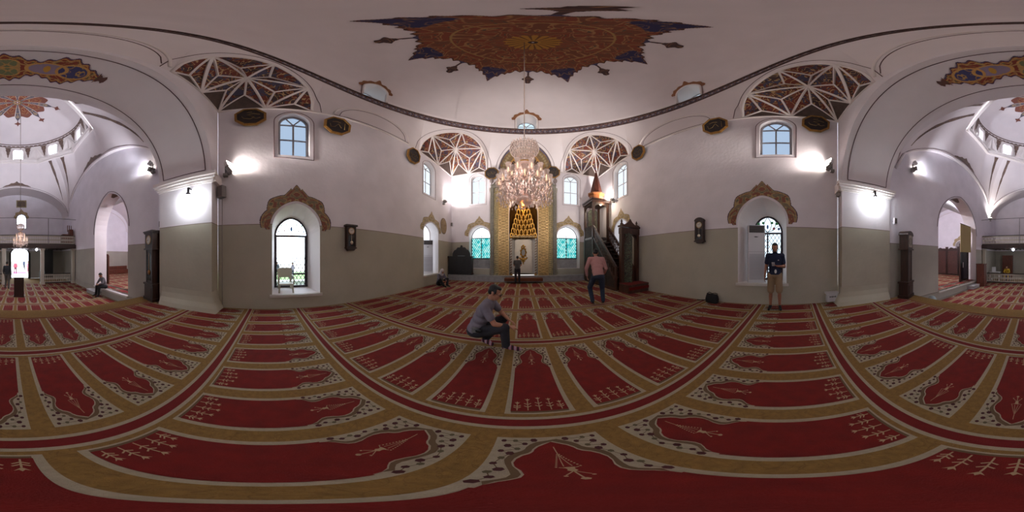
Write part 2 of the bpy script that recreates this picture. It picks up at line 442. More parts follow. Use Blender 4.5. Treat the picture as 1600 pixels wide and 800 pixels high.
for i in range(8):
    N = 40; P = []
    ss = [k / N for k in range(N + 1)]
    if i == 0: ss = sorted(set(ss + [.1499, .1501, .8399, .8401]))
    for s in ss:
        zb = zbot(i, s); P.append([surf(i + s if s < 1 else (i + 1) % 8, zb + (RZ - zb) * j / 8) for j in range(9)])
    mb.grid(P, 0, True)
struct(mb.build('ceiling_pendentives', PLAS))

# painted fans in the four corners
def fan(idx, C, A, B, name):
    """idx = side number of the octagon (A = OCT[idx] ... ); C corner"""
    g0, P0, P1 = idx, A, B
    def loc(p, q, z): r = C + (P0 - C) * p + (P1 - C) * q; return Vector((r.x, r.y, z))
    def onarch(s): return surf(idx + min(max(s, 0), .9999), zbot(1, s))
    T = onarch(.5); TA = onarch(.13); TB = onarch(.87)
    RA_, LB_ = loc(.5, 0, BZ), loc(0, .5, BZ)
    H = loc(.36, .36, 8.52); Cc = loc(0, 0, BZ)
    out = (Cc - Vector((CX, CY, 8))); out.z = 0; out.normalize()
    def notch(a, b, k, push): return (a.lerp(b, .5)).lerp(H, k) + out * push
    tips = [T, TA, RA_, Cc, LB_, TB]
    nn = [notch(T, TA, .35, .22), notch(TA, RA_, .28, .05), notch(RA_, Cc, .42, -.05), notch(Cc, LB_, .42, -.05), notch(LB_, TB, .28, .05), notch(TB, T, .35, .22)]
    nn[0].z += .18; nn[5].z += .18
    oA = loc(.80, .03, BZ + .33); oB = loc(.03, .80, BZ + .33)
    mb = MB()
    def tri(a, b, c, m=0): mb.add([a, b, c], [(0, 1, 2)], m)
    for k in range(6):
        tri(H, tips[k], nn[k]); tri(H, nn[k], tips[(k + 1) % 6])
    def arcpts(s0, s1, n=8): return [onarch(s0 + (s1 - s0) * i / n) for i in range(n + 1)]
    for a, b in zip(arcpts(.5, .13)[:-1], arcpts(.5, .13)[1:]): tri(nn[0], a, b)
    for a, b in zip(arcpts(.87, .5)[:-1], arcpts(.87, .5)[1:]): tri(nn[5], a, b)
    tri(nn[1], TA, oA); tri(nn[1], oA, RA_)
    for a, b in zip(arcpts(.13, 0)[:-1], arcpts(.13, 0)[1:]): tri(oA, a, b)
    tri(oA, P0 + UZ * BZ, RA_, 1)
    tri(nn[4], TB, oB); tri(nn[4], oB, LB_)
    for a, b in zip(arcpts(.87, 1)[:-1], arcpts(.87, 1)[1:]): tri(oB, a, b)
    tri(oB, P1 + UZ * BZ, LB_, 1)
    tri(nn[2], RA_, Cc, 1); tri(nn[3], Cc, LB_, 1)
    inn = -out * .02
    def rib(a, b, w): mb.bar(a + inn, b + inn, w, .05, 2, up=out)
    for k in range(6):
        rib(H, tips[k], .07 if k in (3, 2, 4) else .06); rib(H, nn[k], .036); rib(nn[k], tips[k], .042); rib(nn[k], tips[(k + 1) % 6], .042)
    for o_, t_, r_, e_ in ((oA, TA, RA_, P0), (oB, TB, LB_, P1)):
        rib(o_, t_, .05); rib(o_, r_, .05); rib(o_, e_ + UZ * (BZ + .02), .05); rib(t_, r_, .07)
    mb.tube([onarch(i / 40) for i in range(41)], .045, 6, 2)
    mb.bar(P0 + UZ * BZ, Cc, .07, .05, 2); mb.bar(P1 + UZ * BZ, Cc, .07, .05, 2)
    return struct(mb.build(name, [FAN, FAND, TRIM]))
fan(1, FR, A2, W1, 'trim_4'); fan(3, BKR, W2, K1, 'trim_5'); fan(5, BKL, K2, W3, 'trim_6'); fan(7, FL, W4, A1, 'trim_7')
# mouldings: dark line and raised edge round each fan, blind arches on the side faces
mb = MB()
def gline(g0, g1, z0, h, n=44, off=-.006, pw=ellip, r=.011, m=1):
    pts = []
    for i in range(n + 1):
        s = i / n; g = g0 + (g1 - g0) * s; z = min(z0 + h * pw(s), RZ - .03)
        p = surf(g % 8, z); d = (CEN - p); d.z = 0; pts.append(p + d.normalized() * (-off))
    mb.tube(pts, r, 6, m)
for i in (1, 3, 5, 7):
    gline(i - .06, i + 1.06, BZ + .02, 1.98); 
for i in (2, 6):
    gline(i + .14, i + .84, BZ + .12, 1.05, r=.03, m=0); gline(i + .18, i + .80, BZ + .12, .95); gline(i + .14, i + .84, BZ + .1, .0)
gline(4.02, 4.98, BZ + .2, 1.25, r=.04, m=0); gline(4.06, 4.94, BZ + .2, 1.12)
gline(.11, .88, BZ, 1.85, r=.011)
struct(mb.build('trim_8', [TRIM, LINE]))
# cornice along the wall heads
mb = MB()
for a, b in ((BKL, FL), (FL, FR), (FR, BKR)):
    d = (b - a).normalized(); nrm = Vector((d.y, -d.x, 0))
    mb.bar(a + UZ * (BZ - .03) + nrm * .03, b + UZ * (BZ - .03) + nrm * .03, .05, .06, 0)
struct(mb.build('trim_9', TRIM))

# dome ring with its painted band
mb = MB(); n = 144
mb.lathe([(RR, RZ), (RR + .02, RZ + .03), (RR + .02, RZ + .42), (RR - .03, RZ + .45), (RR - .03, RZ + .5)], (CX, CY, 0), n, 0)
for z, r in ((RZ + .01, .035), (RZ + .45, .035)): mb.tube([(CX + (RR - .01) * math.cos(2 * PI * k / 96), CY + (RR - .01) * math.sin(2 * PI * k / 96), z) for k in range(96)], r, 6, 1, closed=True)
mb.f = [f for f in mb.f if len(f) < 20]; mb.m = mb.m[:len(mb.f)]; mb.sm = mb.sm[:len(mb.f)]
# zig-zag of pale and blue lozenges painted on the band
for k in range(110):
    a = 2 * PI * k / 110; da = 2 * PI / 110 * .42; r = RR - .004
    def bp(aa, z): return Vector((CX + r * math.cos(aa), CY + r * math.sin(aa), z))
    mb.add([bp(a - da, RZ + .22), bp(a, RZ + .09), bp(a + da, RZ + .22), bp(a, RZ + .35)], [(0, 1, 2, 3)], 2)
    r = RR - .008; da *= .5
    mb.add([bp(a - da, RZ + .22), bp(a, RZ + .16), bp(a + da, RZ + .22), bp(a, RZ + .28)], [(0, 1, 2, 3)], 3)
struct(mb.build('trim_10', [BANDM, mat('band_edge_paint', '55403c', .7), mat('band_blue_paint', '59607c', .7), mat('band_cream_paint', 'b7a18e', .7)]))
DZ0, DH = RZ + .5, 5.3
def dome_pt(rho, phi, off=0.0):
    """rho = horizontal distance from the dome axis; phi clockwise from +Y"""
    RD = RR - .03
    k = min(rho / RD, 1); z = DZ0 + DH * math.sqrt(max(0, 1 - k * k))
    nx, nz = k / RD, math.sqrt(max(0, 1 - k * k)) / DH; l = math.hypot(nx, nz)
    rr = rho - off * nx / l; z -= off * nz / l
    return Vector((CX + rr * math.sin(phi), CY + rr * math.cos(phi), z))
DW = [(rad(0), .52), (rad(-91), .52), (rad(98), .52)]
def in_dwin(rho, phi, z, grow=0.0):
    for a, hw in DW:
        x = rho * math.sin(phi - a); 
        if rho * math.cos(phi - a) < 0: continue
        zt = DZ0 + .75 + .6 * math.sqrt(max(0, 1 - (x / hw) ** 2)) if abs(x) < hw else -1
        if abs(x) < hw + grow and z < zt + grow: return True
    return False
mb = MB(); NP = 300; rhos = [RR * math.sin(PI / 2 * i / 90) for i in range(91)]; P = []
for i in range(NP + 1):
    P.append([dome_pt(min(r, RR - .03), 2 * PI * i / NP) for r in rhos])
def keepd(i, j):
    q = P[i][j].lerp(P[i + 1][j + 1], .5); dx, dy = q.x - CX, q.y - CY
    return not in_dwin(math.hypot(dx, dy), math.atan2(dx, dy), q.z)
mb.grid(P, 0, True, keepd)
dome = struct(mb.build('ceiling', PLAS))

# ---- painted patterns as colour-per-vertex meshes
def paintmesh(name, fn, us, vs, maskfn, colfn, parent=None, mtl=None):
    """fn(u,v)->point, maskfn/colfn vectorised on arrays U,V"""
    U, V = np.meshgrid(us, vs, indexing='ij'); M = maskfn(U, V); Cc = colfn(U, V)
    nu, nv = U.shape; idx = -np.ones((nu, nv), int); verts = []; faces = []
    keep = M[:-1, :-1] & M[1:, :-1] & M[1:, 1:] & M[:-1, 1:]
    used = np.zeros_like(M); used[:-1, :-1] |= keep; used[1:, :-1] |= keep; used[1:, 1:] |= keep; used[:-1, 1:] |= keep
    for i, j in zip(*np.nonzero(used)):
        idx[i, j] = len(verts); verts.append(tuple(fn(float(U[i, j]), float(V[i, j]))))
    for i, j in zip(*np.nonzero(keep)): faces.append((idx[i, j], idx[i + 1, j], idx[i + 1, j + 1], idx[i, j + 1]))
    me = bpy.data.meshes.new(name); me.from_pydata(verts, [], faces); me.materials.append(mtl or PAINTVC)
    ca = me.color_attributes.new('Col', 'FLOAT_COLOR', 'POINT')
    cols = np.ones((len(verts), 4), np.float32); cols[:, :3] = Cc[used][:, :3]
    order = idx[used]; tmp = np.ones_like(cols); tmp[order] = cols
    ca.data.foreach_set('color', tmp.ravel()); me.polygons.foreach_set('use_smooth', [True] * len(faces))
    o = bpy.data.objects.new(name, me); COL.objects.link(o)
    if parent: o.parent = parent
    return o
def lc(h): return np.array(lin(h))
def mixc(a, b, m): m = m[..., None].astype(float); return a * (1 - m) + b * m
def scroll(x, y, s=1.0):
    """curling vine lines, leaf blots and flowers in [0,1] masks"""
    X, Y = x * s, y * s
    wx = X + .55 * np.sin(1.7 * Y + .6) + .35 * np.sin(3.1 * Y - 1.1 * X); wy = Y + .55 * np.sin(1.6 * X - .9) + .35 * np.sin(2.9 * X + 1.3 * Y)
    f1 = np.sin(2.6 * wx) * np.cos(2.4 * wy) + .35 * np.sin(4.5 * wx + 2.0 * wy); line = np.abs(f1) < .16
    f2 = np.sin(5.3 * wx + 1.0) * np.sin(5.0 * wy + .4) + .4 * np.cos(3.3 * (wx - wy)); leaf = f2 > .72
    f3 = np.sin(4.1 * wy + 2) * np.cos(3.9 * wx + 1); dot = f3 > .86
    return line, leaf, dot, f1 > 0
# main medallion
def med_edge(phi):
    q = (phi / (PI / 3)) % 1.0; d = np.abs(q - .5) * 2        # q=.5: big blue cusp ; q=0: small pendant
    base = 2.45 + .30 * np.clip(1 - d / .6, 0, 1) ** .6 + .045 * np.cos(phi * 48)
    cusp = .50 * np.clip(1 - d / .26, 0, 1) ** .9 + .16 * np.exp(-((d - .36) / .05) ** 2) + .08 * np.exp(-((d - .2) / .04) ** 2)
    return base + cusp
def med_mask(U, V):
    e = med_edge(V); q = (V / (PI / 3)) % 1.0; dq = np.minimum(q, 1 - q) * (PI / 3)
    t = U - 2.45; w = np.where(t < .28, .05, .03 + .24 * (.75 + .25 * np.cos((t - .5) * 22)) * np.sin(np.clip((t - .28) / .50, 0, 1) * PI) ** .6)
    pend = (t > -.1) & (t < .78) & (dq * U < w)
    return (U < e) | pend
def med_col(U, V):
    x = U * np.sin(V); s6 = np.abs(((V / (PI / 6)) % 1.0) * 2 - 1); 
    # fold by 12 so the pattern mirrors
    vv = np.abs(((V / (PI / 3)) % 1.0) - .5) * (PI / 3); X = U * np.sin(vv); Y = U * np.cos(vv)
    line, leaf, dot, side = scroll(X, Y, 4.2)
    c = np.ones(U.shape + (3,)) * lc('7d3d28'); c = mixc(c, lc('73422c'), side); c = mixc(c, lc('8f5a3c'), leaf); c = mixc(c, lc('9c7349'), line); c = mixc(c, lc('55493a'), dot)
    e = med_edge(V); q = (V / (PI / 3)) % 1.0; d = np.abs(q - .5) * 2
    blue = (d * U < .95 - .35 * np.abs(U - 2.75)) & (U > 2.32) & (U < e - .09); c = mixc(c, lc('2c2a50'), blue); c = mixc(c, lc('7d5f4c'), blue & line)
    c = mixc(c, lc('4c3128'), U > e - .07); 
    pend = U > e; c = mixc(c, lc('4a3434'), pend); c = mixc(c, lc('8a6548'), pend & line)
    c = mixc(c, lc('46405c'), (U > 2.35) & (np.minimum(q, 1 - q) * (PI / 3) * U < .13) & ~pend)
    ring = np.abs(U - 1.75) < .03; c = mixc(c, lc('9c7b48'), ring)
    cen = U < .62 + .05 * np.cos(V * 18); c = mixc(c, lc('a7772c'), cen); c = mixc(c, lc('6b4620'), cen & (np.cos(V * 18) < -.55) & (U > .18)); c = mixc(c, lc('3f2c24'), U < .12)
    return c
paintmesh('painted_medallion', lambda u, v: dome_pt(u, v, .02), np.linspace(.03, 3.3, 210), np.linspace(0, 2 * PI, 900), med_mask, med_col, dome)

# cartouche on the arch soffit
def soffit_pt(U, V):        # U along the arch in metres from the crown, V across
    t = PI / 2 + .04 + U * .15; return soff(t, 2.44 + V * 1.4, .02)
def cart_edge(U):
    a = np.abs(U); e = .30 + .08 * np.cos(a * 4.6) + .03 * np.cos(a * 21); e = e * np.clip((2.35 - a) / .5, 0, 1) ** .45
    return np.where(a < 2.35, np.maximum(e, .0), 0) + np.where((a > 2.3) & (a < 2.62), .06 + .05 * np.sin((a - 2.3) / .32 * PI * 2) ** 2, 0)
def cart_col(U, V):
    x, y = np.abs(U), np.abs(V); line, leaf, dot, side = scroll(x, y * 1.3, 4.6); e = cart_edge(U)
    c = np.ones(U.shape + (3,)) * lc('7c3320'); c = mixc(c, lc('66603f'), leaf)
    r = np.hypot((x - .95) / .5, y / .16); c = mixc(c, lc('8a7a8e'), r < 1); r2 = np.hypot((x - 1.62) / .42, y / .19); c = mixc(c, lc('3d3c68'), r2 < 1)
    r3 = np.hypot((x - .0) / .28, (y - .12) / .12); c = mixc(c, lc('6d7350'), r3 < 1)
    for q in (r, r2, r3): c = mixc(c, lc('c09150'), np.abs(q - 1) < .10)
    c = mixc(c, lc('a98552'), line & (r > 1.1) | (line & (r2 < .8)))
    fl = np.hypot(x - .95, y) < .09; c = mixc(c, lc('b98a34'), fl)
    c = mixc(c, lc('4b3d5c'), y > e - .035); c = mixc(c, lc('b58a4c'), np.abs(y - (e - .07)) < .012)
    c = mixc(c, lc('5a3a34'), x > 2.33)
    return c
paintmesh('trim_11', soffit_pt, np.linspace(-2.65, 2.65, 420), np.linspace(-.5, .5, 110), lambda U, V: np.abs(V) < cart_edge(U), cart_col)['kind'] = 'structure'

# crest paintings over windows
def crest(fr, c, zs, zt, hw, name, s=1.0, pale=False, top=.42, thick=.26):
    """leafy crown following an arch with half width hw, spring zs and crown zt"""
    def edges(T):    # T angle 0..pi
        lob = .5 + .5 * np.abs(np.cos(T * 5.5 + PI / 2 * 0)) 
        q_ = np.abs(T - PI / 2)
        o = thick * (1.05 - .28 * q_ / 1.6 + .30 * np.abs(np.cos(q_ * 4.6)) ** .7 * (q_ > .12)) * np.where(q_ > 1.62, .6, 1) + top * np.exp(-(q_ / .13) ** 1.4) * .62 + .05 * np.exp(-((np.abs(T - PI / 2) - .75) / .15) ** 2)
        return o
    def fn(U, V):
        T = U; x = math.cos(T); z = math.sin(T) * .88 + .12 * (1 - abs(x)); rr_ = 1 + V / hw
        zz = zs + (zt - zs) * z; nx, nz = x, z
        return fr_pt(fr, c + hw * x + V * x, zz + V * (z * .95 + .03), -.012)
    def mk(U, V): return (V < edges(U)) & (V > .015)
    def cl(U, V):
        x = np.abs(U - PI / 2) * hw; line, leaf, dot, side = scroll(x, V, 5.5 / max(hw, .5)); e = edges(U)
        if pale: c1, c2, c3, c4, c5 = 'ab9a84', '93805f', '7d7466', 'c4ab78', '74604e'
        else: c1, c2, c3, c4, c5 = '7b6a55', '7f4c3c', '5d6048', 'a88f62', '4f4150'
        cc = np.ones(U.shape + (3,)) * lc(c1); cc = mixc(cc, lc(c2), side); cc = mixc(cc, lc(c3), leaf); cc = mixc(cc, lc(c4), line); cc = mixc(cc, lc(c5), V > e - .035); cc = mixc(cc, lc(c4), np.abs(V - (e - .055)) < .012); cc = mixc(cc, lc(c5), V < .03)
        return cc
    o = paintmesh(name, fn, np.linspace(-.10, PI + .10, 200), np.linspace(0, .75, 60), mk, cl); o['kind'] = 'structure'; return o
k = 20
for o in OPEN:
    if o['kind'] in ('clear', 'stained'): crest(FRM[o['wall']], o['c'], o['zs'] + .05, o['zt'] + .04, o['hw'] + .03, 'trim_%d' % k, top=.42, thick=.30); k += 1
    if o['kind'] in ('plain', 'teal'): crest(FRM[o['wall']], o['c'], o['zs'] + .1, o['zt'] + .04, o['hw'] + .02, 'trim_%d' % k, pale=True, top=.55, thick=.27); k += 1
# gold calligraphy roundel on the left wall near the corner
def disk_col(U, V):
    line, leaf, dot, side = scroll(U, V, 9); r = np.hypot(U, V); c = np.ones(U.shape + (3,)) * lc('9b8466'); c = mixc(c, lc('7a6048'), line); c = mixc(c, lc('b59a70'), leaf); return mixc(c, lc('6e5644'), r > .36)
rp = onX(693, 352, XL)
paintmesh('trim_30', lambda u, v: Vector((XL + .015, rp.y + u, rp.z - .05 + v * 1.25)), np.linspace(-.4, .4, 60), np.linspace(-.4, .4, 60), lambda U, V: np.hypot(U, V) < .4, disk_col)['kind'] = 'structure'

# tympanum over the mihrab
mb = MB(); pts = []
for i in range(41):
    s = .15 + .69 * i / 40; pts.append(surf(s, zbot(0, min(max(s, .1502), .8398))))
bk = [p + Vector((0, .16, 0)) for p in pts]
mb.grid([[a, b] for a, b in zip(pts, bk)], 0)
for p_, q_ in ((pts[0], bk[0]), (pts[-1], bk[-1])): mb.add([Vector((p_.x, YQ, BZ)), p_, q_, Vector((p_.x, YQ + .16, BZ))], [(0, 1, 2, 3)], 0)
mb.add([Vector((pts[0].x, YQ, BZ)), Vector((pts[-1].x, YQ, BZ)), Vector((pts[-1].x, YQ + .2, BZ)), Vector((pts[0].x, YQ + .2, BZ))], [(0, 1, 2, 3)], 0)
struct(mb.build('trim_12', mat('tympanum_edge_paint', '8d8078', .7)))
tLn = A2.x - A1.x; tx0, tx1 = A1.x + .15 * tLn, A1.x + .84 * tLn; tc_ = (tx0 + tx1) / 2; thw = (tx1 - tx0) / 2
def tcol(U, V):
    x = np.abs(U - tc_); h = V - BZ; r = np.hypot(x / thw, h / 1.66); line, leaf, dot, side = scroll(x, h, 4.2)
    c = np.ones(U.shape + (3,)) * lc('6e5a40'); c = mixc(c, lc('8a6a3a'), line)
    bl = (np.abs(((r * 14) % 1) - .5) < .5) & (r > .80); c = mixc(c, lc('8e7d5a'), (np.hypot(((np.arctan2(h, x) * 9) % 1) - .5, ((r - .84) * 8)) < .42) & (r > .78))
    c = mixc(c, lc('54527c'), (h > tedge(U) - BZ - .09) | (x > thw - .07)); inn = (r < .66) & (h > .16)
    c = mixc(c, lc('3a2a26'), inn); c = mixc(c, lc('a67a3c'), inn & (line | (np.abs(r - .64) < .02)))
    c = mixc(c, lc('9a8560'), (h < .14) & (h > .02) & (np.abs(((x * 5) % 1) - .5) < .3))
    return c
def tedge(U): return BZ + .12 + 1.55 * (.93 * np.sqrt(np.clip(1 - ((U - tc_) / thw) ** 2, 0, 1)) + .07 * (1 - np.abs((U - tc_) / thw)))
paintmesh('trim_13', lambda u, v: surf((u - A1.x) / tLn, v) + Vector((0, .14, 0)), np.linspace(tx0, tx1, 260), np.linspace(BZ, BZ + 1.7, 140), lambda U, V: V < tedge(U), tcol)['kind'] = 'structure'
# plain stone backing so no light leaks
mb = MB(); mb.add([(tx0 - .1, YQ + .27, BZ - .1), (tx1 + .1, YQ + .27, BZ - .1), (tx1 + .1, YQ + .27, RZ + .3), (tx0 - .1, YQ + .27, RZ + .3)], [(0, 1, 2, 3)])
struct(mb.build('wall_tympanum', PLAS))

# ---- windows
WN = 0
def arcwin(fr, o, style):
    """frame + panes set at the back of an opening"""
    global WN; WN += 1
    bk = o['back']; d = o['depth'] - .02
    c = o['c'] + (bk[4] if bk else 0); hw = bk[0] if bk else o['hw']; z0, zs, zt = (bk[1], bk[2], bk[3]) if bk else (o['z0'], o['zs'], o['zt'])
    root = struct(thing('window_%d' % WN, None, None, fr_pt(fr, c, z0, d)))
    L = -root.location
    F = (fr[0] + L, fr[1], fr[2], fr[3])
    def pt(a, b, dd): return F[0] + F[1] * a + F[2] * b + F[3] * dd
    fm = MB(); out = arch(c, z0, zs, zt, hw)
    if style == 'upper':
        FM, w = mat('grey_window_frame', '9d9a9e', .5), .05
        inn = arch(c, z0 + .03, zs, zt - .03, hw - .03)
        fm.tube([pt(a, b, d - .02) for a, b in inn], .045, 6, closed=True)
        fm.bar(pt(c, z0, d - .03), pt(c, zt - .02 if False else zs, d - .03), .045, .05); 
        for z in (zs - .02, z0 + (zs - z0) * .5): fm.bar(pt(c - hw, z, d - .03), pt(c + hw, z, d - .03), .04, .05)
        for q in (.28, .72): fm.bar(pt(c, zs, d - .03), pt(c + hw * .8 * math.cos(PI * q), zs + (zt - zs) * .95 * math.sin(PI * q), d - .03), .03, .04)
        gm = DAY
        mm = MB(); mm.tube([fr_pt((F[0], F[1], F[2], F[3]), a, b, -.005) for a, b in arch(o['c'], o['z0'] - .12, o['zs'], o['zt'] + .12, o['hw'] + .12)], .012, 5, closed=True)
        mm.build('painted_outline', LINE, root)
    elif style == 'upper2':
        FM = mat('white_window_frame', 'c3c0c4', .5)
        fm.tube([pt(a, b, d - .02) for a, b in arch(c, z0 + .03, zs, zt - .03, hw - .03)], .035, 6, closed=True)
        fm.bar(pt(c, z0, d - .03), pt(c, zs, d - .03), .035, .04); fm.bar(pt(c - hw, zs - .02, d - .03), pt(c + hw, zs - .02, d - .03), .035, .04)
        fm.bar(pt(c - hw, z0 + (zs - z0) * .5, d - .03), pt(c + hw, z0 + (zs - z0) * .5, d - .03), .03, .04)
        for q in (.28, .72): fm.bar(pt(c, zs, d - .03), pt(c + hw * .8 * math.cos(PI * q), zs + (zt - zs) * .95 * math.sin(PI * q), d - .03), .025, .04)
        gm = DAYF
        mm = MB(); mm.tube([pt(a, b, -.005) for a, b in arch(o['c'], o['z0'] - .1, o['zs'], o['zt'] + .1, o['hw'] + .1)], .01, 5, closed=True)
        mm.build('painted_outline', LINE, root)
    elif style in ('clear', 'stained'):
        FM = mat('dark_window_frame', '3a2b33', .5)
        fm.tube([pt(a, b, d - .02) for a, b in arch(c, z0 + .02, zs, zt - .02, hw - .02)], .03, 6, closed=True)
        fm.bar(pt(c - hw, zs, d - .03), pt(c + hw, zs, d - .03), .05, .06); fm.bar(pt(c - hw, z0 + .03, d - .03), pt(c + hw, z0 + .03, d - .03), .05, .06)
        xs = (c + hw - .07, c - hw + .04) if style == 'clear' else (c, c + hw - .04, c - hw + .04)
        for x in xs: fm.bar(pt(x, z0, d - .03), pt(x, zs, d - .03), .045, .05)
        if style == 'clear': fm.bar(pt(c - hw, z0 + .42, d - .03), pt(c + hw, z0 + .42, d - .03), .05, .05)
        lt = MB(); top = z0 + .95 if style == 'clear' else zs
        st = .125; a0 = c - hw
        n = int(2 * hw / st)
        for s in (1, -1):
            for i in range(-12, n + 12):
                p0 = a0 + i * st; q = []
                za, zb = z0, top
                xa, xb = p0, p0 + s * (zb - za) * .62
                # clip to opening
                def cl(x): return min(max(x, c - hw), c + hw)
                if (xa < c - hw and xb < c - hw) or (xa > c + hw and xb > c + hw): continue
                def zz(x): return za + (x - xa) / (xb - xa) * (zb - za)
                x0, x1 = cl(xa), cl(xb); lt.bar(pt(x0, zz(x0), d - .045), pt(x1, zz(x1), d - .045), .015, .015)
        lt.build('lattice', IRON, root)
        # fanlight tracery with coloured petals
        tr = MB(); lead = 0; cols = []
        def arcp(cx_, r, a0_, a1_, ky=1.0, n=14): return [pt(cx_ + r * math.cos(a0_ + (a1_ - a0_) * i / n), zs + .03 + ky * r * math.sin(a0_ + (a1_ - a0_) * i / n) * (zt - zs) / hw, d - .04) for i in range(n + 1)]
        kk = .5 if style == 'clear' else 1
        tr.tube(arcp(c, hw * .93, 0, PI), .012 * kk, 5, 0)
        for sg in (1, -1):
            tr.tube([pt(c + sg * hw * x, zs + .03 + (zt - zs) * y, d - .04) for x, y in ((0, .02), (.16, .15), (.26, .38), (.2, .62), (0, .9))], .012 * kk, 5, 0)
            tr.tube([pt(c + sg * hw * x, zs + .03 + (zt - zs) * y, d - .04) for x, y in ((.0, .02), (.3, .1), (.5, .34), (.55, .6), (.45, .8))], .012 * kk, 5, 0)
            tr.tube([pt(c + sg * hw * x, zs + .03 + (zt - zs) * y, d - .04) for x, y in ((.35, .1), (.6, .3), (.85, .42))], .010 * kk, 5, 0)
            for (x, y, m) in ((.42, .22, 1), (.62, .5, 3), (.75, .2, 2), (.3, .55, 3)):
                tr.add([pt(c + sg * hw * x + .045 * math.cos(q) * kk, zs + .03 + (zt - zs) * y + .05 * kk * math.sin(q), d - .05) for q in [2 * PI * i / 8 for i in range(8)]], [tuple(range(8))], m)
        tr.add([pt(c + .035 * math.cos(q), zs + .22 + .08 * math.sin(q), d - .05) for q in [2 * PI * i / 8 for i in range(8)]], [tuple(range(8))], 2)
        tr.build('tracery', [IRON, mat('red_glass', 'b0303a', .3), mat('blue_glass', '2f5fb0', .3), mat('green_glass', '3f9a58', .3)], root)
        gm = glassmat('clear_glass_' + style, 'f4faff', .06) if style == 'clear' else DAYS
    elif style == 'teal':
        FM = mat('dark_blue_casement', '18242f', .5); zl, zh = z0 + .62, zs - .05; d2 = d - .06
        hw2 = hw - .02
        fm.tube([pt(a, b, d - .02) for a, b in arch(c, zh, zs, zt - .02, hw - .02)], .022, 6, closed=True)
        for z in (zl, zh): fm.bar(pt(c - hw2, z, d2), pt(c + hw2, z, d2), .05, .05)
        for x in (c - hw2, c, c + hw2): fm.bar(pt(x, zl, d2), pt(x, zh, d2), .045, .045)
        lt = MB()
        for s in (1, -1):
            for i in range(-30, 40):
                xa = c - hw + i * .13; xb = xa + s * (zh - zl) * .62
                if (xa < c - hw and xb < c - hw) or (xa > c + hw and xb > c + hw): continue
                def cl(x): return min(max(x, c - hw), c + hw)
                def zz(x): return zl + (x - xa) / (xb - xa) * (zh - zl)
                x0, x1 = cl(xa), cl(xb); lt.bar(pt(x0, zz(x0), d2), pt(x1, zz(x1), d2), .022, .02)
        lt.build('lattice', IRON, root)
        sp = MB(); sp.add([pt(c - hw, z0, d - .03), pt(c + hw, z0, d - .03), pt(c + hw, zl, d - .03), pt(c - hw, zl, d - .03)], [(0, 1, 2, 3)])
        for x in (c - hw * .4, c + hw * .4): sp.bar(pt(x, z0, d - .04), pt(x, zl, d - .04), .02, .02)
        sp.build('lower_panel', MARB, root)
        tp = MB(); tp.add([pt(a, b, d - .012) for a, b in ((c - hw, zl), (c + hw, zl), (c + hw, zh), (c - hw, zh))], [(0, 1, 2, 3)]); tp.build('teal_pane', TEAL, root)
        tr = MB()
        for sg in (1, -1):
            tr.tube([pt(c + sg * hw * x, zs + (zt - zs) * y, d - .04) for x, y in ((0, .0), (.12, .3), (.3, .45))], .010, 5)
            tr.tube([pt(c + sg * hw * x, zs + (zt - zs) * y, d - .04) for x, y in ((.2, .05), (.45, .2), (.6, .15))], .010, 5)
        tr.tube([pt(c, zs, d - .04), pt(c, zs + (zt - zs) * .6, d - .04)], .010, 5); tr.build('tracery', IRON, root)
        gm = DAY2
    else:
        FM = TRIM; gm = DAYP; fm.tube([pt(a, b, d - .02) for a, b in arch(c, z0 + .02, zs, zt - .02, hw - .02)], .03, 6, closed=True)
        fm.bar(pt(c, z0, d - .03), pt(c, zs, d - .03), .04, .04)
    fm.build('frame', FM, root)
    g = MB(); op = arch(c, (zs - .05) if style == 'teal' else z0, zs, zt, hw)
    g.add([pt(a, b, d) for a, b in op], [tuple(range(len(op)))]); g.build('pane', gm, root)
    # sill slab
    if style in ('clear', 'stained', 'plain'):
        s = MB(); s.prism([(o['c'] - o['hw'] - .06, o['z0'] - .07), (o['c'] + o['hw'] + .06, o['z0'] - .07), (o['c'] + o['hw'] + .06, o['z0']), (o['c'] - o['hw'] - .06, o['z0'])], F, -.05, .0)
        s.prism([(o['c'] - o['hw'], o['z0'] - .07), (o['c'] + o['hw'], o['z0'] - .07), (o['c'] + o['hw'], o['z0'] + .01), (o['c'] - o['hw'], o['z0'] + .01)], F, .0, d)
        s.build('sill', WMARB, root)
    return root
DAYF = emat('daylit_white_pane', 'd3dde6', .42)
DAYS = emat('daylit_stained_pane', 'd2e6f5', .6)
DAYP = emat('daylit_side_pane', 'dfe9f6', .65)
TEAL = emat('teal_stained_pane', '3fb9b4', .62)
def teal_nodes():
    nt = TEAL.node_tree; e = [n for n in nt.nodes if n.type == 'EMISSION'][0]; tc = nt.nodes.new('ShaderNodeTexCoord'); n = nt.nodes.new('ShaderNodeTexNoise'); n.inputs['Scale'].default_value = 5
    r = nt.nodes.new('ShaderNodeValToRGB'); r.color_ramp.elements[0].position = .38; r.color_ramp.elements[1].position = .66; r.color_ramp.elements[0].color = (*lin('16a3a8'), 1); r.color_ramp.elements[1].color = (*lin('a8e8e0'), 1)
    nt.links.new(tc.outputs['Object'], n.inputs['Vector']); nt.links.new(n.outputs[0], r.inputs[0]); nt.links.new(r.outputs[0], e.inputs[0])
teal_nodes()
for o in OPEN: arcwin(FRM[o['wall']], o, {'upper': 'upper', 'upper2': 'upper2'}.get(o['kind'], o['kind']))

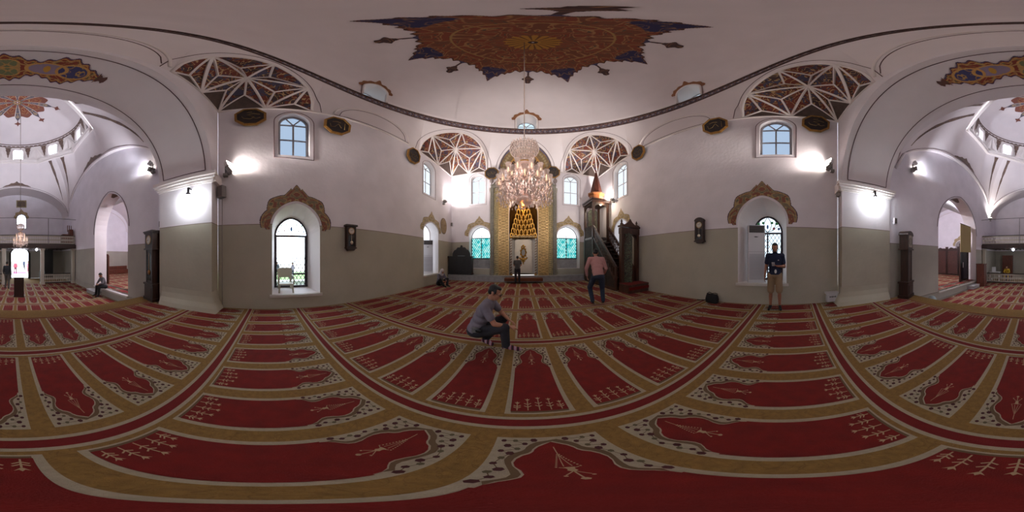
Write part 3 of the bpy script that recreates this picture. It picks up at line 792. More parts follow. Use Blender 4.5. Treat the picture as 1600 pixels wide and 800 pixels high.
# dome windows
def dome_window(a, hw):
    global WN; WN += 1
    dirr = Vector((math.sin(a), math.cos(a), 0)); side = Vector((math.cos(a), -math.sin(a), 0)); RD = RR - .03
    root = struct(thing('window_%d' % WN, None, None, CEN + dirr * 5.3 + UZ * DZ0)); L = -root.location
    prof = arch(0, DZ0 - .02, DZ0 + .75, DZ0 + 1.35, hw, 24)
    def front(x, z, e=0):
        k = max(0, 1 - ((z - DZ0) / DH) ** 2) if z > DZ0 else 1
        rho = RD * math.sqrt(k); return CEN + side * x + dirr * (math.sqrt(max(0, rho * rho - x * x)) - e) + UZ * z + L
    def back(x, z): return CEN + side * x * .9 + dirr * 5.3 + UZ * (DZ0 + (z - DZ0) * .85 + .03) + L
    mb = MB(); A = [front(x, z) for x, z in prof]; B = [back(x, z) for x, z in prof]; N = len(prof)
    mb.add(A + B, [(i, (i + 1) % N, N + (i + 1) % N, N + i) for i in range(N)], 0, False)
    mb.build('reveal', TRIM, root)
    g = MB(); g.add(B, [tuple(range(N))]); g.build('pane', DAYD, root)
    f = MB()
    def bb(x, z): return back(x, z) - dirr * .04
    f.tube([p - dirr * .03 for p in B], .035, 6, closed=True)
    f.bar(bb(0, DZ0), bb(0, DZ0 + .78), .04, .04)
    for z in (DZ0 + .4, DZ0 + .78): f.bar(bb(-hw, z), bb(hw, z), .04, .04)
    for q in (.28, .72): f.bar(bb(0, DZ0 + .78), bb(hw * .8 * math.cos(PI * q), DZ0 + .78 + .5 * math.sin(PI * q)), .03, .04)
    f.build('frame', mat('grey_window_frame', '9d9a9e', .5), root)
    t = MB(); t.tube([front(x * 1.03, z + .02, .02) for x, z in prof], .05, 8); t.build('surround', TRIM, root)
    t = MB(); t.tube([front(x * 1.12, DZ0 + (z - DZ0), .015) for x, z in prof if z < DZ0 + .9 and x > 0], .015, 5); t.tube([front(x * 1.12, DZ0 + (z - DZ0), .015) for x, z in prof if z < DZ0 + .9 and x < 0], .015, 5); t.build('painted_line', mat('brown_line_paint', '7b5a52', .7), root)
    # leaf crown
    def fn(u, v):
        x = (hw * 1.08 + v) * math.cos(u); z = DZ0 + .78 + (.62 + v) * math.sin(u) * 1.0; return front(x, z, .025)
    def edges(T): return .17 + .05 * np.abs(np.sin(T * 7)) + .22 * np.exp(-((T - PI / 2) / .13) ** 2)
    def cl(U, V):
        l, lf, d, s = scroll(np.abs(U - PI / 2), V, 9); c = np.ones(U.shape + (3,)) * lc('8a5a3e'); c = mixc(c, lc('a77c4a'), l); c = mixc(c, lc('6a4038'), lf); return c
    paintmesh('leaf_crown', fn, np.linspace(.05, PI - .05, 110), np.linspace(0, .45, 26), lambda U, V: V < edges(U), cl, root)
DAYD = emat('daylit_dome_pane', 'b9cfdc', .45)
for a, hw in DW: dome_window(a, hw)

# floors
mb = MB()
mb.add([R(-5, 4.3, -.012), R(5.2, 4.3, -.012), Vector((5.3, 10, -.012)), Vector((-4.8, 10, -.012))], [(0, 1, 2, 3)])
mb.add([R(-4.5, 4.3, -.012), R(5.0, 4.3, -.012), R(5.0, 4.3, -.65), R(-4.5, 4.3, -.65)], [(0, 1, 2, 3)])
struct(mb.build('floor', mat('screed', '8f8a85', .8)))
mb = MB(); mb.box(((XL + XR) / 2, (9.2 + YQ) / 2 + .0, .17), (XR - XL, YQ - 9.2, .34)); mb.box(((XL + XR) / 2, (9.17 + YQ) / 2, .345), (XR - XL, YQ - 9.17, .03))
struct(mb.build('floor_mihrab_step', MARB))
# ================================================================== REAR HALL
UL, UR, ZR = -4.2, 4.62, -.6
S0, S1, SZ, SA = 3.6, 13.5, 5.0, 7.5
VF = 15.3
mb = MB()
def rear_side(name, u, sgn, op):
    mb = MB(); fn = lambda a, b: R(u, a, b)
    h = arch(op[0], op[1], op[2], op[3], op[4]); 
    top = [(S1 - (S1 - S0) * i / 24, SZ + (SA - SZ) * ellip(i / 24)) for i in range(25)]
    outer = [(V1, ZR), (VF, ZR), (VF, SZ + .01), (S1, SZ)] + top[1:-1] + [(S0, SZ), (V1, SZ + .01)]
    mb.holed(outer, [h], fn)
    bk = [R(u + sgn * .8, a, b) for a, b in h]; A = [fn(a, b) for a, b in h]; N = len(h)
    mb.add(A + bk, [(i, (i + 1) % N, N + (i + 1) % N, N + i) for i in range(N)], 1)
    mb.tube([R(u - sgn * .012, a, b) for a, b in arch(op[0], op[2] - .1, op[2], op[3] + .08, op[4] + .08)[1:-1]], .014, 5, 2)
    mb.tube([R(u - sgn * .03, a + 0, b) for a, b in top], .06, 6, 1); 
    return struct(mb.build(name, [WALLR, PLAS, LINE]))
OPL = (6.88, -.2, 2.75, 4.75, 1.55); OPR = (8.35, -.2, 2.9, 5.0, 2.2)
rear_side('wall_rear_left', UL, -1, OPL); rear_side('wall_rear_right', UR, 1, OPR)
# side of the great arch seen from the rear hall, and barrel between arch and dome square
mb = MB()
inner = [(AU + AHW, ZR)] + prof + [(AU - AHW, ZR)]
mb.holed([(UL - .3, ZR), (UR + .5, ZR), (UR + .5, 8.2), (UL - .3, 8.2)], [[(a, max(b, ZR + .001)) for a, b in inner]], lambda a, b: R(a, V1, b))
def rarch(s): return (UR - (UR - UL) * s, SZ + (SA - SZ) * ellip(s))
struct(mb.build('wall_rear_front', [WALLR, PLAS]))
# far wall with door and window openings
DOOR_U = -.05; DW2 = .84
dh = arch(DOOR_U, ZR + .02, 1.75, 2.3, DW2); wh = arch(-.2, 4.1, 5.1, 5.5, .42)
mb = MB(); mb.holed([(UL, ZR), (UR, ZR), (UR, SA + .3), (UL, SA + .3)], [dh, wh], lambda a, b: R(a, VF, b))
for h in (dh, wh):
    N = len(h); mb.add([R(a, VF, b) for a, b in h] + [R(a, VF + .5, b) for a, b in h], [(i, (i + 1) % N, N + (i + 1) % N, N + i) for i in range(N)], 0)
struct(mb.build('wall_rear_far', [WALLR]))
# pendentives
SQ = [R(UL, S1), R(UR, S1), R(UR, S0), R(UL, S0)]; RC = R(.1, 9.3)
def octp(p, ap=3.85, rot=RA):
    d = (p - RC); d.z = 0; a = math.atan2(d.dot(RU), -d.dot(RV)); k = round(a / (PI / 4)) * PI / 4
    r = ap / math.cos(a - k); return RC + d.normalized() * r
def rsurf(g, z, Z1=10.0):
    i = int(math.floor(g)) % 4; s = g - math.floor(g); p = SQ[i].lerp(SQ[(i + 1) % 4], s); q = octp(p)
    k = max(0, (z - SZ) / (Z1 - SZ)) ** 2.2; r = p.lerp(q, k); return Vector((r.x, r.y, z))
mb = MB()
for i in range(4):
    P = []
    for k in range(49):
        s = k / 48; zb = SZ + (SA - SZ) * ellip(s); P.append([rsurf(i + min(s, .99999), zb + (10.0 - zb) * j / 10) for j in range(11)])
    mb.grid(P, 0, True)
for side, vv in ((2, V1), (0, VF)):
    P = []
    for i in range(49):
        t = i / 48; z = SZ + (SA - SZ) * ellip(t); p = SQ[side].lerp(SQ[(side + 1) % 4], t); dv = RV * (vv - (S0 if side == 2 else S1))
        P.append([Vector((p.x, p.y, z)) + dv, rsurf(side + min(t, .99999), z)])
    mb.grid(P, 0, True)
for side in (1, 3):
    P = []
    for i in range(49):
        t = i / 48; z = SZ + (SA - SZ) * ellip(t); p = SQ[side].lerp(SQ[(side + 1) % 4], t); P.append([Vector((p.x, p.y, z)), rsurf(side + min(t, .99999), z)])
    mb.grid(P, 0, True)
struct(mb.build('ceiling_rear_pendentives', PLAS))
mb = MB()
for i in range(4):
    pts = []; 
    for k in range(41):
        s = k / 40; zb = SZ + (SA - SZ) * ellip(s) + .12; p = rsurf(i + min(s, .99999), zb); d = RC - p; d.z = 0; pts.append(p + d.normalized() * .01)
    mb.tube(pts, .014, 5)
struct(mb.build('trim_50', LINE))
# octagonal cornice
mb = MB(); OC = []
for k in range(8):
    a = PI / 8 + k * PI / 4; OC.append((math.sin(a), -math.cos(a)))
def octring(r, z): return [RC + RU * (x * r) + RV * (-y * r) * 1 + UZ * z for x, y in OC]
pr = [(4.17, 9.92), (4.0, 9.94), (3.98, 10.02), (4.06, 10.05), (3.96, 10.12), (3.92, 10.2), (4.1, 10.22)]
rings = [octring(r, z) for r, z in pr]
for A, B in zip(rings[:-1], rings[1:]): mb.add(A + B, [(i, (i + 1) % 8, 8 + (i + 1) % 8, 8 + i) for i in range(8)], 0)
struct(mb.build('trim_51', TRIM))
# drum with windows and folded triangles between them
mb = MB(); RZ2 = 11.55; RR2 = 3.62
def drum(phi, z, off=0.0):
    """phi from the rear axis"""
    k = (z - 10.2) / (RZ2 - 10.2); a = phi; kk = round(a / (PI / 4)) * PI / 4; ro = 3.8 / math.cos(a - kk); r = ro * (1 - k) + RR2 * k - off
    return RC + RU * (r * math.sin(phi)) + RV * (r * math.cos(phi)) + UZ * z
NW = 240; Pd = [[drum(2 * PI * i / NW, 10.2 + (RZ2 - 10.2) * j / 12) for j in range(13)] for i in range(NW + 1)]
def keepw(i, j):
    phi = 2 * PI * (i + .5) / NW; k = round(phi / (PI / 4)) * PI / 4; x = 3.75 * math.sin(phi - k); z = 10.2 + (RZ2 - 10.2) * (j + .5) / 12
    return not (abs(x) < .36 and z < 10.28 + .8 + .3 * math.sqrt(max(0, 1 - (x / .36) ** 2)) and z > 10.28)
mb.grid(Pd, 0, False, keepw)
for k in range(8):
    a = PI / 8 + k * PI / 4
    for s in (-1, 1):
        top = drum(a, RZ2 - .05, .03); b0 = drum(a + s * .20, 10.22, .02); b1 = drum(a, 10.22, .30); m_ = drum(a + s * .07, 10.6, .02)
        mb.add([top, b0, b1, m_], [(0, 1, 3), (1, 2, 3), (0, 3, 2)], 0)
        for p, q in ((top, b0), (top, b1), (m_, b0), (m_, top), (b0, b1)): mb.bar(p, q, .03, .02, 0)
struct(mb.build('ceiling_rear_drum', TRIM))
DAYR = emat('daylit_drum_pane', 'dfeaff', 1.8)
for k in range(8):
    WN += 1; a = k * PI / 4; dr = RU * math.sin(a) + RV * math.cos(a); sd_ = RU * math.cos(a) - RV * math.sin(a)
    base = RC + dr * 3.75 + UZ * 10.28
    root = struct(thing('window_%d' % WN, None, None, base))
    pf = arch(0, 0, .78, 1.12, .34, 14); F = (Vector(), sd_, UZ, dr)
    m2 = MB(); m2.prism(pf, F, -.1, .3, 0, caps=(False, False)); m2.tube([fr_pt(F, a_, b_, -.12) for a_, b_ in arch(0, 0, .8, 1.2, .45, 14)], .07, 6); m2.tube([fr_pt(F, a_, b_, -.14) for a_, b_ in arch(0, 0, .8, 1.3, .58, 14)], .03, 6); m2.build('surround', TRIM, root)
    m2 = MB(); m2.prism(pf, F, .26, .28, 0); m2.build('pane', DAYR, root)
    m2 = MB(); m2.bar(fr_pt(F, 0, 0, .2), fr_pt(F, 0, 1.05, .2), .03, .03)
    for z in (.4, .76): m2.bar(fr_pt(F, -.33, z, .2), fr_pt(F, .33, z, .2), .03, .03)
    for q in (.3, .7): m2.bar(fr_pt(F, 0, .76, .2), fr_pt(F, .3 * math.cos(PI * q), .76 + .3 * math.sin(PI * q), .2), .02, .03)
    m2.build('frame', mat('grey_window_frame', '9d9a9e', .5), root)
# rear dome
def rdome(rho, phi, off=0.0):
    k = min(rho / RR2, 1); z = RZ2 + 2.75 * math.sqrt(1 - k * k) - off
    return RC + RU * (rho * math.sin(phi)) + RV * (rho * math.cos(phi)) + UZ * z
mb = MB(); mb.grid([[rdome(RR2 * math.sin(PI / 2 * j / 24), 2 * PI * i / 96) for j in range(25)] for i in range(97)], 0)
rd = struct(mb.build('ceiling_rear', PLAS))
BROWNP = scrollmat('garland_paint', '6b5145', '4e3c38', '8f7560', '5b4a48', 9, thr=.12)
mb = MB()
for k in range(64):    # crust of leaves round the ring
    a = 2 * PI * k / 64; q = [];
    for i in range(7):
        t = PI * i / 6; q.append(rdome(RR2, a + .055 * math.cos(t), 0) + UZ * (.02 + .16 * math.sin(t)) - (RU * math.sin(a) + RV * math.cos(a)) * (.03 + .04 * math.sin(t)))
    mb.add(q, [tuple(range(7))])
mb.tube([rdome(RR2 - .03, 2 * PI * i / 96) for i in range(96)], .05, 6, closed=True)
for k in range(8):     # hanging garlands in the drum
    for s in (-1, 1):
        a = k * PI / 4 + s * .215; P = []
        for i in range(9):
            z = RZ2 - .03 - 1.05 * i / 8; w = .062 * (1 - i / 8) ** 1.1 * (1 + .25 * math.cos(i * 2.6)) + .006
            P.append([drum(a - w, z, .04), drum(a + w, z, .04)])
        mb.grid(P, 0, False)
for i in range(4):     # garlands running down the pendentives from the octagon corners
    for s in (-.11, .11):
        g = i + (s if s > 0 else 1 + s); P = []
        for j in range(11):
            t = j / 10; z = 9.85 - 3.4 * t; gg = (i + (s * (1 - t * .55) if s > 0 else 1 + s * (1 - t * .55))) % 4
            w = .022 * (1 - t) ** 1.3 * (1 + .25 * math.cos(j * 2.4)) + .0015; 
            def q_(ggg):
                p = rsurf(ggg % 4, z); d = RC - p; d.z = 0; return p + d.normalized() * .02
            P.append([q_(gg - w), q_(gg + w)])
        mb.grid(P, 0, False)
    P = []; zb0 = SA + .25
    for j in range(-8, 9):
        s = .5 + j / 60; z = SZ + (SA - SZ) * ellip(s) + .16; h = .34 * (1 - abs(j) / 8.5) * (1 + .2 * math.cos(j * 2)) + .03
        def q2(zz):
            p = rsurf(i + s, zz); d = RC - p; d.z = 0; return p + d.normalized() * .02
        P.append([q2(z), q2(z + h)])
    mb.grid(P, 0, False)
struct(mb.build('trim_52', BROWNP))
# rosette of the rear dome
def ros_edge(V):
    q = (V / (PI / 4)) % 1.0; d = np.abs(q - .5) * 2
    return 1.55 + .25 * np.cos(d * PI) * 0 + .5 * np.clip(d - .62, 0, 1) / .38 + .22 * np.exp(-(d / .45) ** 2)
def ros_mask(U, V):
    q = (V / (PI / 4)) % 1.0; dq = np.minimum(q, 1 - q) * (PI / 4) * U
    t = (U - 2.0) / .5; return (U < ros_edge(V)) | ((t > -.3) & (t < 1) & (dq < .04 + .22 * np.exp(-((t - .55) / .18) ** 2)))
def ros_col(U, V):
    vv = np.abs(((V / (PI / 4)) % 1.0) - .5) * (PI / 4); line, leaf, dot, side = scroll(U * np.sin(vv), U * np.cos(vv), 3.4); q = (V / (PI / 4)) % 1.0; d = np.abs(q - .5) * 2
    c = np.ones(U.shape + (3,)) * lc('7b3b2c'); c = mixc(c, lc('66623f'), leaf); c = mixc(c, lc('b89560'), line & (U < 1.55)); c = mixc(c, lc('5a5460'), (d > .72)); c = mixc(c, lc('a08a70'), (d > .72) & line)
    c = mixc(c, lc('cfc3bc'), np.abs(d - .70) < .035); e = ros_edge(V); c = mixc(c, lc('7d4a3e'), (U > e - .34) & (d < .66)); c = mixc(c, lc('77463a'), U > e); return c
paintmesh('painted_rosette', lambda u, v: rdome(u, v, .02), np.linspace(.05, 2.5, 130), np.linspace(0, 2 * PI, 480), ros_mask, ros_col, rd)
FRF = (R(0, VF), RU, UZ, RV)
crest(FRF, -.2, 5.1, 5.52, .44, 'trim_53', pale=True, top=.4, thick=.26)
# rear floor
mb = MB(); mb.add([R(UL - .2, 4.2, ZR - .012), R(UR + .4, 4.2, ZR - .012), R(UR + .4, VF + .6, ZR - .012), R(UL - .2, VF + .6, ZR - .012)], [(0, 1, 2, 3)])
struct(mb.build('floor_rear', mat('screed', '8f8a85', .8)))

# side rooms
def side_room(name, sgn, u0, u1, v0, v1, z1, sink):
    mb = MB()
    a, b = u0, u1
    mb.add([R(b, v0, -.2), R(b, v1, -.2), R(b, v1, z1), R(b, v0, z1)], [(0, 1, 2, 3)], 0)
    for v in (v0, v1): mb.add([R(a, v, -.2), R(b, v, -.2), R(b, v, z1 + .8), R(a, v, z1 + .8)], [(0, 1, 2, 3)], 0)
    mb.holed([(v0, -.2), (v1, -.2), (v1, z1), (v0, z1)], [arch(sink[0], -.19, sink[2], sink[3], sink[4])], lambda p, q: R(a, p, q), 0)
    uc = (a + b) / 2; hw = abs(b - a) / 2
    mb.grid([[R(uc + hw * math.cos(PI * i / 20), v, z1 - 1.2 + 1.9 * math.sin(PI * i / 20)) for v in (v0, v1)] for i in range(21)], 1)
    mb.tube([R(uc + hw * .96 * math.cos(PI * i / 20), v1 - .02, z1 - 1.6 + 1.9 * math.sin(PI * i / 20)) for i in range(21)], .05, 6, 1)
    mb.tube([R(b - sgn * .03, (v0 + v1) / 2 + (v1 - v0) * .46 * math.cos(PI * i / 20), 3.2 + 2.2 * math.sin(PI * i / 20)) for i in range(21)], .05, 6, 1)
    struct(mb.build('wall_' + name, [WALLR, PLAS]))
    mb = MB(); mb.add([R(u0 - sgn * .85, v0, -.205), R(b, v0, -.205), R(b, v1, -.205), R(u0 - sgn * .85, v1, -.205)], [(0, 1, 2, 3)])
    return struct(mb.build('floor_' + name, mat('screed', '8f8a85', .8)))
side_room('left_iwan', -1, UL - .8, -10.5, 4.3, 13.4, 5.6, OPL); side_room('right_iwan', 1, UR + .8, 11.5, 4.6, 13.6, 5.6, OPR)
mb = MB()
for op, u, sg in ((OPL, UL - .05, 1), (OPR, UR + .05, -1)):
    mb.bar(R(u + sg * .07, op[0] - op[4], -.235), R(u + sg * .07, op[0] + op[4], -.235), .12, .07)
struct(mb.build('trim_54', WMARB))
# crest painted under the soffit of each iwan arch, and one on the right room's wall
mb = MB()
for op, u, sg in ((OPL, UL - .4, 1), (OPR, UR + .4, -1)):
    P = []
    for j in range(-6, 7):
        t = PI / 2 + j * .05 + .12; x = math.cos(t); z = math.sin(t) * .88 + .12 * (1 - abs(x)); w = .26 * (1 - abs(j) / 7) + .04
        P.append([R(u - w, op[0] + op[4] * x * .99, op[2] + (op[3] - op[2]) * z - .015), R(u + w, op[0] + op[4] * x * .99, op[2] + (op[3] - op[2]) * z - .015)])
    mb.grid(P, 0, False)
struct(mb.build('trim_55', BROWNP))
FRV = (R(0, 13.58), RU, UZ, RV)
mb = MB(); nic = arch(7.6, 1.2, 2.5, 2.95, .5)
mb.prism(nic, (R(0, 13.58), RU, UZ, RV), -.01, .0, 0)
struct(mb.build('window_90', mat('niche_grey', '8d8688', .7)))
crest(FRV, 7.6, 2.5, 3.0, .52, 'trim_56', pale=True, top=.35, thick=.28)

# ---- outdoors
mb = MB(); mb.add([(-60, -70, -.85), (60, -70, -.85), (60, 60, -.85), (-60, 60, -.85)], [(0, 1, 2, 3)])
struct(mb.build('ground', mat('pale_paving', 'b9b4ac', .8, var=.08, vscale=1)))
mb = MB(); mb.box(R(0, 16.6, -.66), (2.6, 1.6, .1), 0, Matrix.Rotation(-RA, 3, 'Z')); mb.box(R(0, 18.5, -.76), (4.5, 2.6, .16), 0, Matrix.Rotation(-RA, 3, 'Z'))
struct(mb.build('path_porch', MARB))

# ================================================================== CARPETS
CM = [mat('carpet_gold', '80612e', .95, var=.16, vscale=26, bump=.5, bscale=180), mat('carpet_cream', '9c917c', .95, var=.08, vscale=40, bump=.4, bscale=200), mat('carpet_red', '6c0c04', .95, var=.18, vscale=9, bump=.5, bscale=200),
      mat('carpet_stripe_red', '680b08', .95, var=.08, vscale=20, bump=.4, bscale=200), mat('carpet_olive', '5f4c34', .95), mat('carpet_dark_rose', '421a1c', .95), mat('carpet_sage', '575038', .95), mat('carpet_white', 'a38d6c', .95), mat('carpet_gold_scroll', '64441f', .95)]
# gold ground gets a scroll pattern
def scrolled(m, c2, sc):
    nt = m.node_tree; p = nt.nodes['Principled BSDF']; L = nt.links.new; src = p.inputs['Base Color'].links[0].from_socket
    tc = nt.nodes.new('ShaderNodeTexCoord'); n = nt.nodes.new('ShaderNodeTexNoise'); n.inputs['Scale'].default_value = sc; n.inputs['Detail'].default_value = .5; n.inputs['Distortion'].default_value = 3; L(tc.outputs['Object'], n.inputs['Vector'])
    a = nt.nodes.new('ShaderNodeMath'); a.operation = 'SUBTRACT'; L(n.outputs[0], a.inputs[0]); a.inputs[1].default_value = .5
    b = nt.nodes.new('ShaderNodeMath'); b.operation = 'ABSOLUTE'; L(a.outputs[0], b.inputs[0]); c = nt.nodes.new('ShaderNodeMapRange'); L(b.outputs[0], c.inputs[0]); c.inputs[1].default_value = .01; c.inputs[2].default_value = .03; c.inputs[3].default_value = .55; c.inputs[4].default_value = 0
    x = nt.nodes.new('ShaderNodeMix'); x.data_type = 'RGBA'; x.inputs['B'].default_value = (*lin(c2), 1); L(src, x.inputs['A']); L(c.outputs[0], x.inputs['Factor']); L(x.outputs['Result'], p.inputs['Base Color'])
scrolled(CM[0], '6a4e22', 7)
def circ(x, y, r, n=7, ky=1.0): return [(x + r * math.cos(2 * PI * i / n), y + ky * r * math.sin(2 * PI * i / n)) for i in range(n)]
def seg(x0, y0, x1, y1, w):
    dx, dy = x1 - x0, y1 - y0; l = math.hypot(dx, dy) or 1; nx, ny = -dy / l * w / 2, dx / l * w / 2
    return [(x0 + nx, y0 + ny), (x1 + nx, y1 + ny), (x1 - nx, y1 - ny), (x0 - nx, y0 - ny)]
# niche outline (right half), in units of cell width .6 x length 1.62
NICHE = [(.195, .13), (.195, .86), (.185, .93), (.165, .965), (.145, .985), (.125, 1.01), (.118, 1.04), (.125, 1.08), (.142, 1.12), (.148, 1.16), (.14, 1.20), (.12, 1.235), (.095, 1.255), (.082, 1.275), (.075, 1.30), (.058, 1.33), (.03, 1.355), (0, 1.38)]
def niche_poly(g=0.0):
    r = []
    for x, y in NICHE:
        k = g if y > .9 else 0
        r.append((x + (k if y > .95 else k * .0), y + (k if y > 1.1 else 0)))
    return r + [(-x, y) for x, y in reversed(r[:-1])]
def cell_template(detail):
    T = []
    def add(poly, m, l): T.append((poly, m, l))
    add([(-.235, .115), (.235, .115), (.235, 1.44), (-.235, 1.44)], 1, 1)
    add([(-.198, .15), (.198, .15), (.198, .9), (-.198, .9)], 2, 2)
    add(niche_poly(.03), 4, 3 if detail else 2)
    if detail > 1: add([(x, max(y, .5)) for x, y in niche_poly(.007)], 1, 4)
    r = niche_poly(0); add([(x, max(y, .15)) for x, y in r], 2, 5 if detail else 3)
    n0 = 5 if detail > 1 else 3
    for x, h in ((-.155, .085), (-.08, .13), (0, .15), (.08, .13), (.155, .085)):
        y0 = .16
        add(seg(x, y0, x, y0 + h, .007), 7, 6); t = y0 + h
        add([(x - .022, t + .034), (x - .006, t + .008), (x, t), (x + .006, t + .008), (x + .022, t + .034), (x + .008, t + .024), (x, t + .04), (x - .008, t + .024)], 7, 6)
        if detail > 1:
            for q in (.35, .62): 
                for s in (-1, 1): add(seg(x, y0 + h * q, x + s * .026, y0 + h * q + .018, .008), 7, 6)
    if detail > 1:
        # hanging lamp motif
        add(seg(0, 1.32, 0, 1.24, .004), 7, 6)
        for s in (-1, 1):
            for i in range(9):
                add(circ(s * (.004 + .03 * i / 8), 1.235 - .13 * i / 8, .004, 5, 1.3), 7, 6)
            add(seg(0, 1.235, s * .012, 1.11, .003), 7, 6)
            add(seg(s * .0, 1.06, s * .03, 1.02, .004), 7, 6); add(circ(s * .032, 1.012, .006, 6), 7, 6); add(seg(s * .01, 1.09, s * .028, 1.10, .004), 7, 6)
        add([(-.016, 1.10), (.016, 1.10), (.010, 1.08), (.014, 1.065), (0, 1.05), (-.014, 1.065), (-.010, 1.08)], 7, 6)
        add(seg(0, 1.05, 0, .985, .005), 7, 6); add(circ(0, .98, .012, 6), 7, 6)
        for s in (-1, 1):
            pts = [(.212, .96), (.19, 1.01), (.205, 1.06), (.182, 1.09), (.206, 1.15), (.19, 1.21), (.165, 1.26), (.2, 1.285), (.14, 1.31), (.18, 1.345), (.11, 1.365), (.15, 1.40), (.07, 1.405), (.20, 1.40)]
            for i, (x, y) in enumerate(pts):
                add(circ(s * x, y, .013 if i % 3 else .017, 6, 1.2), 6 if i % 3 == 2 else 5, 4)
            for (a, b) in zip(pts[:-1], pts[1:]): add(seg(s * a[0], a[1], s * b[0], b[1], .0035), 4, 2)
    elif detail == 1:
        for s in (-1, 1):
            for x, y in ((.2, 1.0), (.195, 1.1), (.185, 1.22), (.14, 1.32), (.09, 1.4), (.19, 1.38)): add(circ(s * x, y, .016, 5), 5, 4)
        add([(-.025, 1.10), (.025, 1.10), (0, 1.0)], 7, 6)
    return T
TEMPL = {d: cell_template(d) for d in (0, 1, 2)}
def carpet(name, label, W, H, cols, rows, fnpt, detfn, border=None, z=0.0, ext=None):
    """cols/rows: lists of cell boundaries in carpet coordinates; fnpt(x,y)->world xy point"""
    mb = MB(); LZ = .0012
    def place(poly, m, l, x0, xw, y0, yl):
        pts = []
        for a, b in poly:
            q = fnpt(x0 + (a / .6 + .5) * xw, y0 + b / 1.62 * yl); pts.append((q.x, q.y, z + l * LZ))
        mb.add(pts, [tuple(range(len(pts)))], m)
    x0, x1, y0, y1 = ext or (cols[0], cols[-1], rows[0], rows[-1])
    nx, ny = 60, 60; P = []
    for i in range(nx + 1): P.append([fnpt(x0 + (x1 - x0) * i / nx, y0 + (y1 - y0) * j / ny) + UZ * z for j in range(ny + 1)])
    mb.grid(P, 0, False)
    for r in rows:     # the red line between rows with its pale edges
        for lo, hi, m, l in ((-.075, .075, 1, 1), (-.042, .042, 3, 2)):
            if r + lo < y0 - .1: continue
            q = [];
            for i in range(nx + 1):
                xx = x0 + (x1 - x0) * i / nx; q.append([fnpt(xx, max(r + lo, y0)) + UZ * (z + l * LZ), fnpt(xx, r + hi) + UZ * (z + l * LZ)])
            mb.grid(q, m, False)
    for j in range(len(rows) - 1):
        for i in range(len(cols) - 1):
            c = fnpt((cols[i] + cols[i + 1]) / 2, (rows[j] + rows[j + 1]) / 2)
            for poly, m, l in TEMPL[detfn(c)]: place(poly, m, l, cols[i], cols[i + 1] - cols[i], rows[j], rows[j + 1] - rows[j])
    o = mb.build(name, CM); return tag(o, label, 'carpet')
def interp(t, xs, ys):
    if t <= xs[0]: return ys[0]
    for a, b, p, q in zip(xs[:-1], xs[1:], ys[:-1], ys[1:]):
        if t <= b: return p + (q - p) * (t - a) / (b - a)
    return ys[-1]
ROWS = [-3.78, -2.207, -.656, .911, 2.56, 4.33, 5.95, 7.55, 9.16]
dLt = [.28, .28, .25, -.03, -.14, -.08, 0, 0, 0]; dRt = [-.3, -.75, -.44, -.38, -.2, -.08, 0, 0, 0]
def fwarp(x, y):
    if x < 0: dd = interp(y, ROWS, dLt) * min(1, abs(x) / 4.33) ** 1.4
    else: dd = interp(y, ROWS, dRt) * min(1, abs(x) / 4.8) ** 1.4
    yy = y + dd
    p = Vector((min(max(x, -4.44), 4.89), yy, 0)); v = p.dot(RV); u = p.dot(RU)
    if v > 1.6: p = R(min(max(u, -3.88), 4.58), v)
    return p
ring_cols = []
s = -8.5
while s < 8.6:
    c = .12 + .59 * s + .0065 * s * s
    if -4.7 < c < 5.0: ring_cols.append(c)
    s += 1
def near_det(c):
    d = math.hypot(c.x, c.y); return 2 if d < 5.5 else 1 if d < 12 else 0
def front_carpet():
    o = carpet('prayer_carpet', 'red and gold niche patterned prayer carpet covering the floor before the mihrab', 0, 0, ring_cols, ROWS[:], fwarp, near_det, ext=(-4.6, 5.05, -3.9, 9.19))
    return o
fc = front_carpet()
# gold edging band along the step
mb = MB()
mb.add([R(-4.0, 3.72, .009), R(4.8, 3.72, .009), R(4.8, 4.3, .009), R(-4.0, 4.3, .009)], [(0, 1, 2, 3)], 0)
mb.add([R(-4.0, 3.68, .0095), R(4.8, 3.68, .0095), R(4.8, 3.72, .0095), R(-4.0, 3.72, .0095)], [(0, 1, 2, 3)], 3)
mb.add([R(-4.0, 4.3, .009), R(4.8, 4.3, .009), R(4.8, 4.31, -.1), R(-4.0, 4.31, -.1)], [(0, 1, 2, 3)], 0)
tag(mb.build('carpet_runner', CM), 'plain gold carpet band running along the edge of the raised floor', 'carpet')
rc = [-4.19 + .5 * k for k in range(18)]; rr_ = [4.35 + 1.4 * k for k in range(8)]
def rfn(x, y): p = R(x, 19 - y); return Vector((p.x, p.y, 0))
rrows = [19 - v for v in (12.2, 10.9, 9.6, 8.2, 6.85, 5.5, 4.2)]
carpet('prayer_carpet', 'red and gold prayer carpet on the lower floor of the rear hall', 0, 0, [-4.18 + .5425 * k for k in range(17)], rrows, rfn, lambda c: 1, z=ZR, ext=(-4.18, 4.48, 19 - 15.2, 19 - 4.2))
def lfn(x, y): p = R(x, 19 - y); return Vector((p.x, p.y, 0))
carpet('prayer_carpet', 'red and gold prayer carpet in the raised side room with the long low brown bench', 0, 0, [-10.4 + .55 * k for k in range(12)], [19 - v for v in (13.2, 11.9, 10.6, 9.3, 8.0, 6.7, 5.4)], lfn, lambda c: 1, z=-.2, ext=(-10.4, -4.3, 19 - 13.3, 19 - 4.4))
carpet('prayer_carpet', 'red and gold prayer carpet on the raised floor before the tall wooden screens', 0, 0, [4.7 + .55 * k for k in range(12)], [19 - v for v in (13.4, 12.1, 10.8, 9.5, 8.2, 6.9, 5.6)], lfn, lambda c: 1, z=-.2, ext=(4.6, 11.4, 19 - 13.5, 19 - 4.8))
